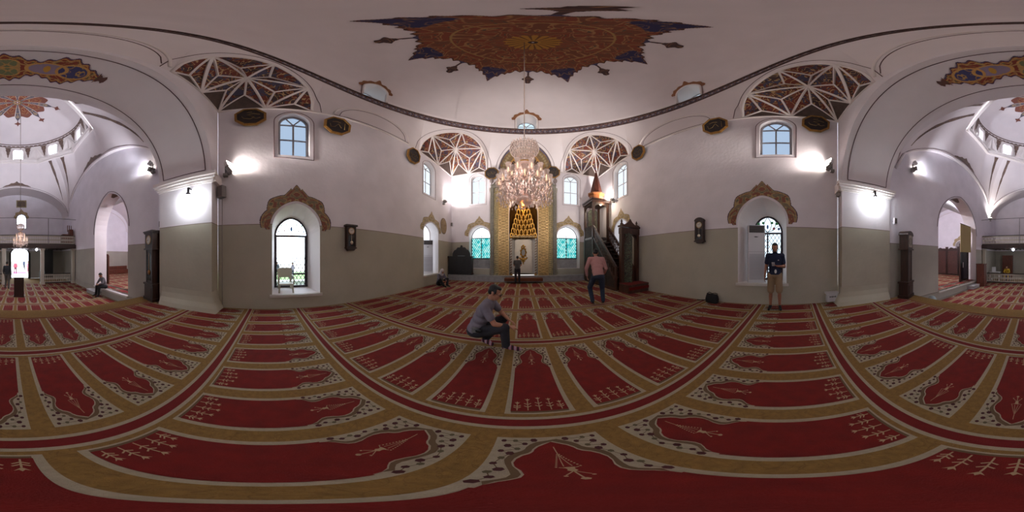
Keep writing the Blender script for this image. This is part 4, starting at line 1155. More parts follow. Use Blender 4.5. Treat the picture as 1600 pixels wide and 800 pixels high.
# ================================================================== FURNISHINGS
RZM = Matrix.Rotation(-RA, 3, 'Z')
# ---------------- mihrab
mx0, mx1 = xF(768), xF(867.5); mc = (mx0 + mx1) / 2; mw = (mx1 - mx0) / 2
MG = scrollmat('carved_gilding', 'b4925a', '86683c', 'd4b57c', '8c7044', 9, metal=.15, rough=.4, bump=.8, thr=.12)
MG2 = scrollmat('carved_pale_gilding', 'a08e68', '786c48', 'c8b488', '74725c', 12, metal=.1, rough=.45, bump=.8, thr=.12)
GREYG = scrollmat('carved_grey_border', '7a766c', '5a5750', '9a9484', '6b6455', 14, rough=.6, bump=.6)
NG = mat('niche_gold', '7c5420', .4, .3, var=.25, vscale=12)
root = thing('mihrab', 'tall gilded prayer niche with honeycomb hood and pale marble panel', 'prayer niche', (mc, YQ, .36))
def lp(x, y, z): return (x - mc, y - YQ, z - .36)
fw_ = (Vector((0, 0, -.36)), Vector((1, 0, 0)), UZ, Vector((0, -1, 0)))
def bandframe(name, w0, w1, z1, d0, d1, m):
    b = MB(); 
    poly = [(-w0, .36), (-w0, z1), (w0, z1), (w0, .36), (w1, .36), (w1, z1 - (w0 - w1)), (-w1, z1 - (w0 - w1)), (-w1, .36)]
    b.prism(poly, fw_, d0, d1); return b.build(name, m, root)
ZT = 5.95
bandframe('outer_border', mw, mw - .16, ZT, 0, .2, GREYG)
bandframe('scallop_border', mw - .16, mw - .44, ZT - .16, 0, .13, MG2)
sco = [c for c in root.children if c.name.startswith('scallop_border')][0]
o = bandframe('lattice_border', mw - .44, mih_hw + .03, ZT - .44, 0, .16, MG)
# scallops and studs down the borders
for s in (-1, 1):
    b = MB()
    for k in range(44):
        z = .5 + k * .118
        b.add([(s * (mw - .42), -.135, z - .36), (s * (mw - .22), -.135, z - .36), (s * (mw - .42), -.135, z - .36 + .09), (s * (mw - .40), -.165, z - .36 + .04)], [(0, 1, 3), (1, 2, 3), (2, 0, 3)])
    b.build('scallops', mat('pale_gold', 'c9b27c', .4, .2), sco)
b = MB()
for s in (-1, 1):
    xa, xb = mih_hw + .07, mw - .48; st = .17
    for k in range(30):
        z = .5 + k * st - .36
        if z > 4.9: break
        b.bar((s * xa, -.165, z), (s * xb, -.165, z + st), .022, .02); b.bar((s * xb, -.165, z), (s * xa, -.165, z + st), .022, .02)
        b.ell((s * (xa + xb) / 2, -.165, z + st / 2), (.025, .012, .025), 0, None, 8)
        b.tube([(s * (xa + xb) / 2 + .05 * math.cos(q * PI / 4), -.168, z + .05 * math.sin(q * PI / 4)) for q in range(8)], .006, 5, closed=True)
    b.bar((s * (xa - .03), -.17, .0), (s * (xa - .03), -.17, 5.0), .03, .03); b.bar((s * (xb + .02), -.17, .0), (s * (xb + .02), -.17, 5.0), .02, .03)
b.build('lattice', mat('bright_gold', 'dcb878', .35, .3), o)
b = MB()      # crest
cr = [(-mw, ZT), (-mw, ZT + .06), (-mw + .12, ZT + .10), (-mw + .22, ZT + .24), (-mw + .34, ZT + .34), (-mw + .55, ZT + .38), (-mw + .72, ZT + .5), (-mw + .95, ZT + .62), (-mw + 1.2, ZT + .66), (-.35, ZT + .78), (-.16, ZT + .92), (0, ZT + 1.08)]
poly = cr + [(-x, z) for x, z in reversed(cr[:-1])]; b.prism(poly, fw_, .0, .12)
b.tube([(x, -.13, z - .36) for x, z in cr] + [(-x, -.13, z - .36) for x, z in reversed(cr[:-1])], .035, 6)
b.build('crest', GREYG, root)
for s in (-1, 1):
    b = MB(); b.lathe([(.0, 0), (.07, .02), (.07, .06), (.035, .1), (.04, .16), (.10, .26), (.12, .36), (.09, .46), (.03, .52), (.0, .56)], (s * (mw - .02), -.1, ZT - .36 + .06), 14); b.build('finial', mat('finial_stone', '8a7c78', .6), root)
    b = MB(); prof_c = [(.075, .0), (.075, .12), (.055, .16), (.05, .2)] + [(.05, z) for z in (2.0, 5.1)] + [(.06, 5.15), (.085, 5.3), (.085, 5.45)]
    b.lathe(prof_c, (s * (mw + .02), -.12, 0), 12); b.build('side_column', mat('column_stone', '8d8578', .5, var=.1), root)
# niche recess
b = MB(); NR = mih_hw; dep = .75; P = []
for i in range(25):
    t = PI * i / 24; x = NR * math.cos(t); y = dep * math.sin(t) ** .8; P.append([(x, y, 0), (x, y, 2.25)])
b.grid(P, 0, True); b.grid([[(q[1][0] * 1.01, q[1][1] + .005, 2.25), (q[1][0] * 1.01, q[1][1] + .005, 5.0)] for q in P], 1, True); b.add([(q[1][0] * 1.02, q[1][1] + .01, 4.98) for q in P], [tuple(range(25))], 1); b.add([(x[0][0], x[0][1], 0.01) for x in P], [tuple(range(25))]); b.build('niche_wall', [WMARB, NG], root)
hprof = []
for t_ in range(8): hprof += [(.86 - t_ * .095, .02 + t_ * .3), (.86 - t_ * .095, .30 + t_ * .3)]
hprof.append((0.02, 2.42))
b = MB(); P = []
for i in range(25):
    t = PI * i / 24; P.append([(NR * math.cos(t) * k, dep * math.sin(t) ** .8 * k, 2.25 + h) for k, h in hprof])
b.grid(P, 0, True); hood = b.build('honeycomb_hood', NG, root)
for tier in range(8):
    b = MB(); z = 2.28 + tier * .3; kk = .86 - tier * .095; n = max(3, 9 - tier)
    for i in range(n):
        t = PI * (i + .5) / n; w = NR * kk * math.pi / n * .40; rot = Matrix.Rotation(t - PI / 2, 3, 'Z')
        c = Vector((NR * kk * math.cos(t), dep * kk * math.sin(t) ** .8 - .10, z)) 
        pr_ = [(-w, .0), (-w, .15), (-w * .7, .22), (0, .30), (w * .7, .22), (w, .15), (w, 0), (w * .62, 0), (w * .55, .13), (0, .2), (-w * .55, .13), (-w * .62, 0)]
        b.prism(pr_, (c, Vector((1, 0, 0)), UZ, Vector((0, -1, 0))), -.06, .05)
        b.ell(c + Vector((w, -.02, -.03)), (.022, .022, .05), 0, None, 6)
    b.build('honeycomb_tier', mat('hood_gold', 'dca444', .3, .35, var=.3, vscale=18), hood)
b = MB()
b.prism([(-NR, 2.62), (NR, 2.62), (NR, 2.72), (-NR, 2.72)], fw_, -.3, .02); b.build('niche_cornice', MG, root)
b = MB(); 
mpan = [(-.56, .42), (-.56, 2.45), (-.42, 2.55), (.42, 2.55), (.56, 2.45), (.56, .42)]
b.prism(mpan, fw_, -.62, -.52); b.build('marble_panel', mat('cream_marble', 'd2c8b8', .35, var=.05, vscale=5), root)
b = MB()      # gilt ornament hanging on the panel
for r0, zc, wx, wz in ((0, 1.72, .2, .34),):
    pts = []
    for i in range(48):
        t = 2 * PI * i / 48; k = 1 + .12 * math.cos(t * 9); pts.append((wx * k * math.cos(t), zc + wz * k * math.sin(t)))
    inn = [(x * .55, zc + (z - zc) * .6) for x, z in pts]
    A = [(x, .49, z - .36) for x, z in pts]; B = [(x, .49, z - .36) for x, z in inn]; A2_ = [(x * .8, .45, zc + (z - zc) * .8 - .36) for x, z in pts]
    for X, Y in ((A, A2_), (A2_, B)): b.add(X + Y, [(i, (i + 1) % 48, 48 + (i + 1) % 48, 48 + i) for i in range(48)], 0, True)
    b.add(B, [tuple(range(48))], 1)
for (x, z, r) in ((0, 2.14, .07), (-.1, 2.08, .05), (.1, 2.08, .05), (0, 1.3, .1), (-.14, 1.32, .07), (.14, 1.32, .07), (-.22, 1.38, .05), (.22, 1.38, .05), (0, 1.14, .07), (0, 1.02, .045), (-.08, 1.2, .05), (.08, 1.2, .05)):
    b.ell((x, .48, z - .36), (r, .03, r), 0, None, 10)
b.build('gilt_ornament', [GOLD, mat('ornament_grey', '8c8a85', .6)], root)
for s in (-1, 1):
    b = MB(); cx_ = s * (NR - .10)
    for k in range(26):
        z0_ = .1 + k * .08
        b.bar((cx_ - .06, -.02, z0_), (cx_ + .06, -.02, z0_ + .07), .03, .05, k % 2)
    b.lathe([(.055, .05), (.055, 2.2)], (cx_, .04, 0), 12, 1); b.lathe([(.08, 2.2), (.09, 2.3), (.06, 2.32)], (cx_, .04, 0), 10, 2); b.lathe([(.09, .0), (.09, .06), (.06, .08)], (cx_, .04, 0), 10, 2)
    b.build('twisted_column', [mat('brown_marble', '6a4a34', .4), mat('pale_column_marble', 'b5ab9c', .4), GOLD], root)
b = MB(); b.box((0, -.62, -.16), (2.1, .55, .16)); b.build('carpeted_step', mat('brown_step_carpet', '6a3a20', .9, var=.15, vscale=20), root)

light('niche_lamp_light', 'POINT', (mc, YQ - .12, 4.75), 22, (1, .78, .45), .06)
# ---------------- chandeliers
CRY = glassmat('crystal', 'f3e9e4', .34, .12); CRY2 = glassmat('frosted_crystal', 'ead9d2', .55, .25)
def chandelier(name, label, loc, cordz, s=1.0, nlow=14, nup=8, ndrop=1100):
    root = thing(name, label, 'chandelier', loc)
    b = MB(); b.tube([(0, 0, 1.72 * s), (0, 0, cordz - loc[2])], .012 if s > .9 else .016, 6); b.build('cord', mat('cord', '8c7a72', .6), root)
    b = MB(); b.lathe([(.04 * s, 1.1 * s), (.05 * s, 1.16 * s), (.12 * s, 1.22 * s), (.24 * s, 1.34 * s), (.27 * s, 1.46 * s), (.24 * s, 1.56 * s), (.15 * s, 1.66 * s), (.05 * s, 1.70 * s), (.02 * s, 1.75 * s)], (0, 0, 0), 32, 0, True, None, .05, 16)
    for q, (r_, z_) in enumerate(((.13, 1.20), (.20, 1.27), (.25, 1.34), (.275, 1.41), (.285, 1.47), (.275, 1.53), (.25, 1.58), (.20, 1.63), (.13, 1.67))):
        nq = int(r_ * 130)
        for i in range(nq):
            a = 2 * PI * (i + q * .5) / nq; c = Vector((r_ * s * math.cos(a), r_ * s * math.sin(a), z_ * s)); w = .016 * s; h = .034 * s
            b.add([c + Vector(v_) for v_ in ((w, 0, 0), (0, w, 0), (-w, 0, 0), (0, -w, 0), (0, 0, h), (0, 0, -h))], [(0, 1, 4), (1, 2, 4), (2, 3, 4), (3, 0, 4), (1, 0, 5), (2, 1, 5), (3, 2, 5), (0, 3, 5)], 1)
    for i in range(20):
        a = 2 * PI * i / 20; b.ell((.25 * s * math.cos(a), .25 * s * math.sin(a), 1.62 * s), (.022 * s, .022 * s, .05 * s), 0, None, 6)
    b.build('crown_bowl', [CRY, mat('crown_crystal', 'c9b7ae', .15, spec=.9)], root)
    b = MB(); b.lathe([(.02 * s, 0.05 * s), (.05 * s, .1 * s), (.035 * s, .2 * s), (.09 * s, .3 * s), (.05 * s, .42 * s), (.04 * s, .6 * s), (.08 * s, .7 * s), (.035 * s, .8 * s), (.03 * s, 1.0 * s), (.06 * s, 1.1 * s)], (0, 0, 0), 16); st = b.build('stem', CRY2, root)
    b = MB(); b.lathe([(.16 * s, .78 * s), (.18 * s, .80 * s), (.19 * s, 1.0 * s), (.16 * s, 1.03 * s)], (0, 0, 0), 24, 0); b.tube([(.185 * s * math.cos(i * PI / 12), .185 * s * math.sin(i * PI / 12), 1.03 * s) for i in range(24)], .012 * s, 6, 1, closed=True)
    b.build('gilt_ring', [CRY2, BRASS], root)
    b = MB(); b.lathe([(.0, -.02 * s), (.06 * s, .0), (.13 * s, .06 * s), (.16 * s, .14 * s), (.13 * s, .2 * s)], (0, 0, 0), 24, 0, True, None, .06, 12); b.build('bottom_bowl', CRY, root)
    for n, r, zb, zs_ in ((nlow, .50 * s, .30 * s, .44 * s), (nup, .33 * s, .50 * s, .72 * s)):
        for i in range(n):
            a = 2 * PI * (i + .5) / n; ca, sa = math.cos(a), math.sin(a)
            b = MB(); pts = []
            for k in range(7):
                t = k / 6; rr_ = .05 * s + (r - .05 * s) * t; pts.append((rr_ * ca, rr_ * sa, zb - .12 * s * math.sin(t * PI) + (zs_ - zb) * t * t))
            b.tube(pts, .011 * s, 6); arm = b.build('arm', CRY2, root)
            b = MB(); b.lathe([(.015 * s, -.03 * s), (.06 * s, .0), (.02 * s, .015 * s)], (r * ca, r * sa, zs_), 10)
            b.lathe([(.03 * s, .02 * s), (.047 * s, .06 * s), (.036 * s, .14 * s), (.052 * s, .24 * s), (.062 * s, .27 * s)], (r * ca, r * sa, zs_), 12, 0, True, None, .08, 6); b.build('glass_shade', CRY, arm)
            b = MB(); b.lathe([(.012 * s, .02 * s), (.012 * s, .1 * s), (.016 * s, .14 * s), (.0, .19 * s)], (r * ca, r * sa, zs_), 8); b.build('candle_bulb', mat('bulb_white', 'd8cfc4', .4, emis='ffe2b8', es=.5), arm)
    b = MB(); rnd = random.Random(3)
    for i in range(ndrop):
        a = rnd.random() * 2 * PI; t = rnd.random(); r = s * (.12 + .44 * math.sqrt(rnd.random())); z = s * (.05 + .75 * rnd.random()) * (1.05 - r / s * .7) + .05 * s
        w = .011 * s + .008 * s * rnd.random(); h = w * 2.6; c = Vector((r * math.cos(a), r * math.sin(a), z))
        b.add([c + Vector(q) for q in ((w, 0, 0), (0, w, 0), (-w, 0, 0), (0, -w, 0), (0, 0, h), (0, 0, -h))], [(0, 1, 4), (1, 2, 4), (2, 3, 4), (3, 0, 4), (1, 0, 5), (2, 1, 5), (3, 2, 5), (0, 3, 5)])
    o = b.build('crystal_drops', MATS.get('crystal_drop') or glassmat('crystal_drop', 'f0e4de', .6, .1), root); o['kind'] = 'stuff'
    light('chandelier_fill_light', 'POINT', Vector(loc) + Vector((0, 0, .62 * s)), 14 * s * s, (1, .94, .92), .45 * s)  # fill light added inside the fitting to brighten the hall all round
    return root
chandelier('chandelier', 'large crystal chandelier with many glass shades hanging before the gilded niche', (.06, 3.6, 2.62), 14.98, 1.12)
rc_ = rpix(32, 400, v=9.0)
chandelier('chandelier', 'small crystal chandelier hanging in the rear hall before the bright doorway', (rc_.x, rc_.y, 1.98), 14.25, .78, 10, 6, 300)

# ---------------- minbar
root = thing('minbar', 'dark carved wooden pulpit with stair, gate and pointed conical roof', 'pulpit', (4.2, 5.6, 0))
OX, OY = 4.2, 5.6
CARV = scrollmat('carved_dark_wood', '25130d', '100806', '4a2e20', '1e1410', 9, rough=.75, bump=.9, thr=.12)
x0m, x1m = 3.72 - OX, 4.72 - OX; yk0, yk1 = 8.0 - OY, 9.15 - OY
b = MB()      # gate
for x in (3.98 - OX, 4.80 - OX): b.box((x, .05, 1.25), (.13, .2, 2.5)); b.box((x, .05, .12), (.17, .26, .24)); b.lathe([(.05, 0), (.07, .06), (.03, .1), (.05, .16), (.0, .28)], (x, .05, 2.84), 10)
b.box((.19, .05, 2.58), (.98, .24, .26)); b.box((.19, .05, 2.78), (1.02, .3, .08))
fr_g = (Vector((.19, .0, -.14)), Vector((1, 0, 0)), UZ, Vector((0, -1, 0)))
b.prism([(-.5, 2.95), (-.5, 3.02), (-.3, 3.0), (-.2, 3.06), (-.1, 3.14), (0, 3.28), (.1, 3.14), (.2, 3.06), (.3, 3.0), (.5, 3.02), (.5, 2.95)], fr_g, -.04, .04)
b.tube([(.19 + .34 * math.cos(PI * i / 12), -.05, 2.06 + .34 * math.sin(PI * i / 12)) for i in range(13)], .03, 6)
b.build('gate', MWOOD, root)
b = MB(); b.prism([(-.40, 2.2), (-.40, 2.6), (.40, 2.6), (.40, 2.2)] + [(.38 * math.cos(PI * i / 10), 2.2 + .34 * math.sin(PI * i / 10)) for i in range(11)][1:-1], fr_g, -.03, .0); b.build('gate_spandrel', CARV, root)
b = MB(); GCAL = scrollmat('green_carved_leaf', '161510', '2c3a28', '6c7050', '3c2a1c', 7, rough=.5, bump=.6, thr=.12)
rotd = Matrix.Rotation(rad(-38), 3, 'Z'); b.prism([(0, .3), (0, 2.2), (.1, 2.4), (.34, 2.5), (.5, 2.4), (.5, .3)], (Vector((-.22, .12, 0)), rotd @ Vector((1, 0, 0)), UZ, rotd @ Vector((0, 1, 0))), 0, .05)
b.build('gate_leaf', GCAL, root)
b = MB(); b.box((.25, -.32, .15), (1.25, .62, .3)); b.box((.25, -.32, .33), (1.3, .66, .05)); b.build('bottom_step', MWOOD, root)
b = MB(); b.box((.25, -.32, .362), (1.26, .62, .012)); b.box((.25, -.655, .2), (1.2, .01, .12)); b.build('step_carpet', CM[2], root)
NSTEP = 10
for i in range(NSTEP):
    b = MB(); y = .25 + i * .215; z = .3 + i * .215; b.box((.22, y, z), (.84, .24, .05)); b.box((.22, y + .1, z - .1), (.84, .03, .2)); b.build('stair_step', MWOOD, root)
# side panels: stringer, open work railing, carved triangle
def side(x, nm):
    sf = (Vector((x, 0, 0)), Vector((0, 1, 0)), UZ, Vector((1, 0, 0)))
    b = MB(); b.prism([(.15, 0), (.15, .35), (2.45, 2.55), (2.45, 0)], sf, -.025, .025, 0); o = b.build(nm, CARV, root)
    b = MB()
    for (p, q, w) in (((.15, .42), (2.45, 2.62), .09), ((.15, 1.02), (2.45, 3.22), .1), ((.15, .08), (2.45, .08), .1), ((.15, 0), (.15, 1.05), .1), ((2.42, 0), (2.42, 3.2), .1)):
        b.bar((x, p[0], p[1]), (x, q[0], q[1]), .07, w)
    for k in range(5):
        y = .5 + k * .42; b.bar((x, y, .05), (x, y, .35 + (y - .15) * .957), .05, .05)
    b.build('side_rail', MWOOD, o)
    b = MB()
    n = 13
    for k in range(n):
        ya = .2 + k * .172; z = .46 + (ya - .15) * .957
        b.bar((x, ya, z), (x, ya + .16, z + .71), .02, .028); b.bar((x, ya + .16, z + .15), (x, ya, z + .56), .02, .028)
        b.bar((x, ya, z + .02), (x, ya, z + .55), .02, .03)
    b.build('openwork', MWOOD, o)
side(3.76 - OX, 'side_panel'); side(4.68 - OX, 'side_panel')
# kiosk
b = MB()
for x in (x0m + .05, x1m - .05):
    for y in (yk0, yk1): b.box((x, y, 2.4), (.12, .12, 4.6))
b.box(((x0m + x1m) / 2, (yk0 + yk1) / 2, 2.48), (1.02, 1.25, .12)); b.box(((x0m + x1m) / 2, (yk0 + yk1) / 2, 4.62), (1.14, 1.36, .12)); b.box(((x0m + x1m) / 2, (yk0 + yk1) / 2, 4.74), (1.2, 1.42, .08))
kiosk = b.build('kiosk', MWOOD, root)
b = MB(); xx = x0m + .03; sf = (Vector((xx, 0, 0)), Vector((0, 1, 0)), UZ, Vector((1, 0, 0)))
b.prism([(yk0, 0), (yk1, 0), (yk1, 2.45), (yk0, 2.45)], sf, -.02, .02); b.build('base_panel', CARV, kiosk); b = MB(); b.prism([(yk0, 2.55), (yk1, 2.55), (yk1, 3.2), (yk0, 3.2)], sf, -.02, .02); b.build('parapet_panel', CARV, kiosk); b = MB()
b.prism([(yk0, 4.15), (yk0, 4.6), (yk1, 4.6), (yk1, 4.15)] + [((yk0 + yk1) / 2 + .5 * math.cos(PI * i / 8), 4.12 + .3 * math.sin(PI * i / 8)) for i in range(9)][1:-1], sf, -.02, .02)
b.build('kiosk_panel', CARV, kiosk); b = MB()
ff = (Vector((0, yk0 - .02, 0)), Vector((1, 0, 0)), UZ, Vector((0, -1, 0))); xc = (x0m + x1m) / 2
b.prism([(x0m, 4.2), (x0m, 4.6), (x1m, 4.6), (x1m, 4.2)] + [(xc + .44 * math.cos(PI * i / 8), 4.15 + .3 * math.sin(PI * i / 8)) for i in range(9)][1:-1], ff, -.02, .02)
b.build('kiosk_panel', CARV, kiosk)
b = MB(); b.prism([(x0m + .2, 2.55), (x0m + .2, 4.2), (x0m + .35, 4.4), (xc + .12, 4.5), (x1m - .2, 4.3), (x1m - .2, 2.55)], (Vector((0, yk1 - .05, 0)), Vector((1, 0, 0)), UZ, Vector((0, -1, 0))), 0, .04); b.build('kiosk_back', GCAL, kiosk)
b = MB(); oc8 = lambda r, z: [(r * math.cos(PI / 8 + k * PI / 4), r * math.sin(PI / 8 + k * PI / 4)) for k in range(8)]
ck = Vector((xc, (yk0 + yk1) / 2, 0))
b.lathe([(.46, 4.78), (.50, 4.84), (.42, 4.9), (.42, 5.16), (.50, 5.2), (.52, 5.28), (.40, 5.32)], ck, 8, 0, False); b.build('roof_collar', wood('orange_wood', '6a3818', '8a5228'), root)
b = MB(); b.lathe([(.38, 5.3), (.30, 5.7), (.17, 6.3), (.05, 6.85), (.02, 6.9), (.05, 6.96), (.0, 7.08)], ck, 8, 0, False); b.build('conical_roof', wood('roof_wood', '3a1a12', '54281a'), root)
b = MB(); b.ell((xc + .05, yk0 + .1, 4.5), (.06, .06, .06), 0, None, 12); b.build('kiosk_lamp', emat('minbar_lamp_glow', 'fff0d8', 14), root)
light('pulpit_lamp_light', 'POINT', (xc + OX + .05, yk0 + OY - .15, 4.42), 9, (1, .85, .65), .05)

# ---------------- preaching desk
kx0, kx1 = onY(696, 400, 9.0).x, onY(731, 400, 9.0).x; kc = (kx0 + kx1) / 2; kw = (kx1 - kx0)
root = thing('preaching_desk', 'black carved wooden preaching desk with scalloped back in the corner', 'desk', (kc + .14, 9.40, .365), rad(5))
b = MB(); b.box((0, 0, .53), (kw, .42, 1.06)); b.box((0, 0, 1.09), (kw + .1, .5, .07)); b.box((0, 0, .04), (kw + .06, .46, .08))
for x in (-kw * .32, 0, kw * .32): b.box((x, -.215, .55), (kw * .26, .02, .8)); 
b.build('cabinet', BLACKW, root)
b = MB(); hw_ = kw * .4; n = 5; pts = [(-hw_, 1.12)]
for i in range(41):
    t = i / 40; x = -hw_ + 2 * hw_ * t; z = 1.25 + .42 * math.sin(PI * t) ** .8 + .06 * abs(math.sin(PI * t * 5)); pts.append((x, z))
pts.append((hw_, 1.12)); b.prism(pts, (Vector((0, .12, 0)), Vector((1, 0, 0)), UZ, Vector((0, -1, 0))), 0, .05); b.ell((0, .1, 1.72), (.07, .04, .09))
b.build('backrest', BLACKW, root)
b = MB(); b.box((.05, -.05, 1.14), (.42, .22, .03)); b.build('cushion', mat('pale_cushion', '8f9aa0', .8), root)

# ---------------- octagonal calligraphy roundels
STROKES = {
 'allah': [[(.28, -.2), (.28, .25)], [(.18, -.2), (.18, .12), (.1, -.15), (.06, .14), (0, -.18), (-.08, .12), (-.1, -.12), (-.2, -.16), (-.24, -.05), (-.14, .02)], [(.0, .2), (.05, .25), (.1, .2)]],
 'muhammad': [[(.26, .02), (.2, .1), (.14, .02), (.2, -.06), (.05, -.06), (.0, .1), (-.08, .14), (.02, .02), (-.06, -.06), (-.14, .03), (-.2, -.05), (-.28, .1)], [(-.3, -.02), (-.22, -.14), (-.1, -.12)]],
 'a': [[(.28, .12), (.1, .18), (-.1, .1), (.12, -.02), (.0, -.14), (-.2, -.1), (-.26, .02)], [(.3, -.06), (.18, -.12), (.05, -.04)], [(-.1, .24), (.06, .27)]],
 'b': [[(.26, -.16), (.26, .2)], [(.14, -.12), (.02, .1), (-.1, -.1), (-.24, -.14), (-.28, .04)], [(.1, .18), (-.06, .22), (-.2, .16)]],
 'c': [[(.28, -.02), (.16, .12), (.06, -.06), (-.04, .08), (-.16, -.08), (-.28, .1)], [(.2, -.16), (0, -.2), (-.2, -.15)], [(.0, .2), (.1, .24)]]}
def roundel(P, fr, style, label, s=.46):
    root = thing('calligraphy_roundel', label, 'wall panel', P - fr[3] * .13 - UZ * .08, 0, None); tl = rad(9); upv = fr[2] * math.cos(tl) - fr[3] * math.sin(tl); nv = -fr[3] * math.cos(tl) - fr[2] * math.sin(tl)
    F = (Vector((0, 0, 0)), fr[1], upv, nv); oc = lambda r: [(r * math.cos(PI / 8 + k * PI / 4), r * math.sin(PI / 8 + k * PI / 4)) for k in range(8)]
    b = MB(); b.bar(nv * .02, fr[3] * .16 + UZ * .02, .05, .05); b.build('wall_bracket', IRON, root)
    b = MB(); b.prism(oc(s * .86), F, .015, .045); b.build('dark_panel', mat('roundel_dark', '241a1c', .5, var=.15, vscale=5), root)
    b = MB()
    for r0, r1, d0, d1 in ((1.0, .93, .01, .06), (.93, .84, .06, .085)):
        A, B = oc(s * r0), oc(s * r1); 
        vs = [fr_pt(F, x, z, d0) for x, z in A] + [fr_pt(F, x, z, d1) for x, z in A] + [fr_pt(F, x, z, d1) for x, z in B] + [fr_pt(F, x, z, .03) for x, z in B]
        for q in range(3): b.add(vs[q * 8:q * 8 + 16], [(i, (i + 1) % 8, 8 + (i + 1) % 8, 8 + i) for i in range(8)])
    b.build('gilt_frame', mat('roundel_gilt', '9a7440', .35, .7, var=.2, vscale=9), root)
    b = MB(); sgn = 1 if abs(fr[1].x) > .5 else (1 if fr[3].x < 0 else -1)
    for st in STROKES[style]: b.tube([fr_pt(F, sgn * x * s * 1.9, z * s * 1.9, .05) for x, z in st], .012, 5)
    b.build('gold_script', mat('script_gold', '7a6438', .5, .3), root)
    return root
Lf, Rf, Ff = FRM['left'], FRM['right'], FRM['front']
roundel(onX(392, 185, XL), Lf, 'a', 'octagonal gilt framed dark panel high on the left wall close to the great arch')
roundel(onX(524, 198, XL), Lf, 'b', 'octagonal gilt framed dark panel high up between the blue upper window and blind arch')
roundel(onX(642, 243, XL), Lf, 'c', 'octagonal gilt framed dark panel above the far left pale window')
roundel(onY(769, 271, YQ), Ff, 'muhammad', 'octagonal gilt framed calligraphy panel left of the painted half round over the niche')
roundel(onY(863, 269, YQ), Ff, 'allah', 'octagonal gilt framed calligraphy panel right of the painted half round over the niche')
roundel(onX(1001, 238, XR), Rf, 'c', 'octagonal gilt framed dark panel above the pulpit side of the long wall')
roundel(onX(1120, 198, XR), Rf, 'b', 'octagonal gilt framed dark panel above the arched wall clock')
roundel(onX(1273, 195, XR), Rf, 'a', 'octagonal gilt framed dark panel beside the floodlit corner, right of an upper window')

# ---------------- clocks
DIAL = mat('clock_dial', 'cfc8bd', .5)
def dialparts(root, c, n, up, side_, r, hh=(10, 10)):
    b = MB(); N = 28; b.add([c + side_ * (r * math.cos(2 * PI * i / N)) + up * (r * math.sin(2 * PI * i / N)) for i in range(N)], [tuple(range(N))], 0)
    b.tube([c + side_ * (r * math.cos(2 * PI * i / N)) + up * (r * math.sin(2 * PI * i / N)) for i in range(N)], r * .08, 6, 1, closed=True)
    for k in range(12):
        a = k * PI / 6; b.bar(c + n * .004 + (side_ * math.sin(a) + up * math.cos(a)) * r * .72, c + n * .004 + (side_ * math.sin(a) + up * math.cos(a)) * r * .88, r * .06, .003, 2, up=n)
    d = b.build('dial', [DIAL, BRASS, BLACK], root)
    b = MB()
    for a, l in ((rad(hh[0] * 30), .5), (rad(hh[1] * 6), .75)): b.bar(c + n * .008, c + n * .008 + (side_ * math.sin(a) + up * math.cos(a)) * r * l, r * .07, .004, 0, up=n)
    b.build('clock_hands', BLACK, d)
def wall_clock(P, fr, label, arched):
    root = thing('wall_clock', label, 'clock', P); n = -fr[3]; sd_ = fr[1] if n.x < 0 or True else fr[1]; F = (Vector(), sd_, UZ, n); w, h = .16, .42
    sd2 = UZ.cross(n) * -1
    b = MB(); b.prism([(-w, -h * .85), (-w * .6, -h), (w * .6, -h), (w, -h * .85), (w, h * .8), (-w, h * .8)], F, .0, .13)
    if arched: b.prism([(w * 1.1 * math.cos(PI * i / 14), h * .78 + .12 * math.sin(PI * i / 14)) for i in range(15)], F, .0, .15); b.prism([(-w * 1.15, -h * .9), (w * 1.15, -h * .9), (w * 1.15, -h * .8), (-w * 1.15, -h * .8)], F, 0, .15)
    else: b.prism([(-w * 1.3, h * .8), (w * 1.3, h * .8), (w * 1.2, h * .92), (-w * 1.2, h * .92)], F, 0, .18); b.prism([(-w * 1.1, -h * .85), (w * 1.1, -h * .85), (w * 1.1, -h * .75), (-w * 1.1, -h * .75)], F, 0, .16)
    for s in (-1, 1): b.bar(fr_pt(F, s * w * .86, -h * .7, .14), fr_pt(F, s * w * .86, h * .75, .14), .03, .03)
    b.build('case', DWOOD, root)
    dialparts(root, fr_pt(F, 0, h * .45, .14), n, UZ, -UZ.cross(n) if False else n.cross(UZ) * -1, w * .62, (10, 8))
    b = MB(); b.bar(fr_pt(F, 0, h * .2, .14), fr_pt(F, .0, -h * .35, .14), .008, .005); b.lathe([(.0, 0), (w * .34, .004), (w * .3, .012), (.0, .016)], fr_pt(F, 0, -h * .42, .138), 18, 0, True, Matrix((sd_, UZ, n)).transposed()); b.build('pendulum', mat('pale_brass', 'c2b8a4', .3, .6), root)
    b = MB(); b.prism([(-w * .62, -h * .68), (w * .62, -h * .68), (w * .62, h * .12), (-w * .62, h * .12)], F, .126, .133); b.build('door_glass', mat('dark_case_inner', '1a0c0a', .15), root)
wall_clock(onX(546, 371, XL), Lf, 'small dark wooden pendulum clock with flat top on the left wall', False)
wall_clock(onX(1095, 361, XR), Rf, 'small dark wooden pendulum clock with arched top hanging above a black bag', True)
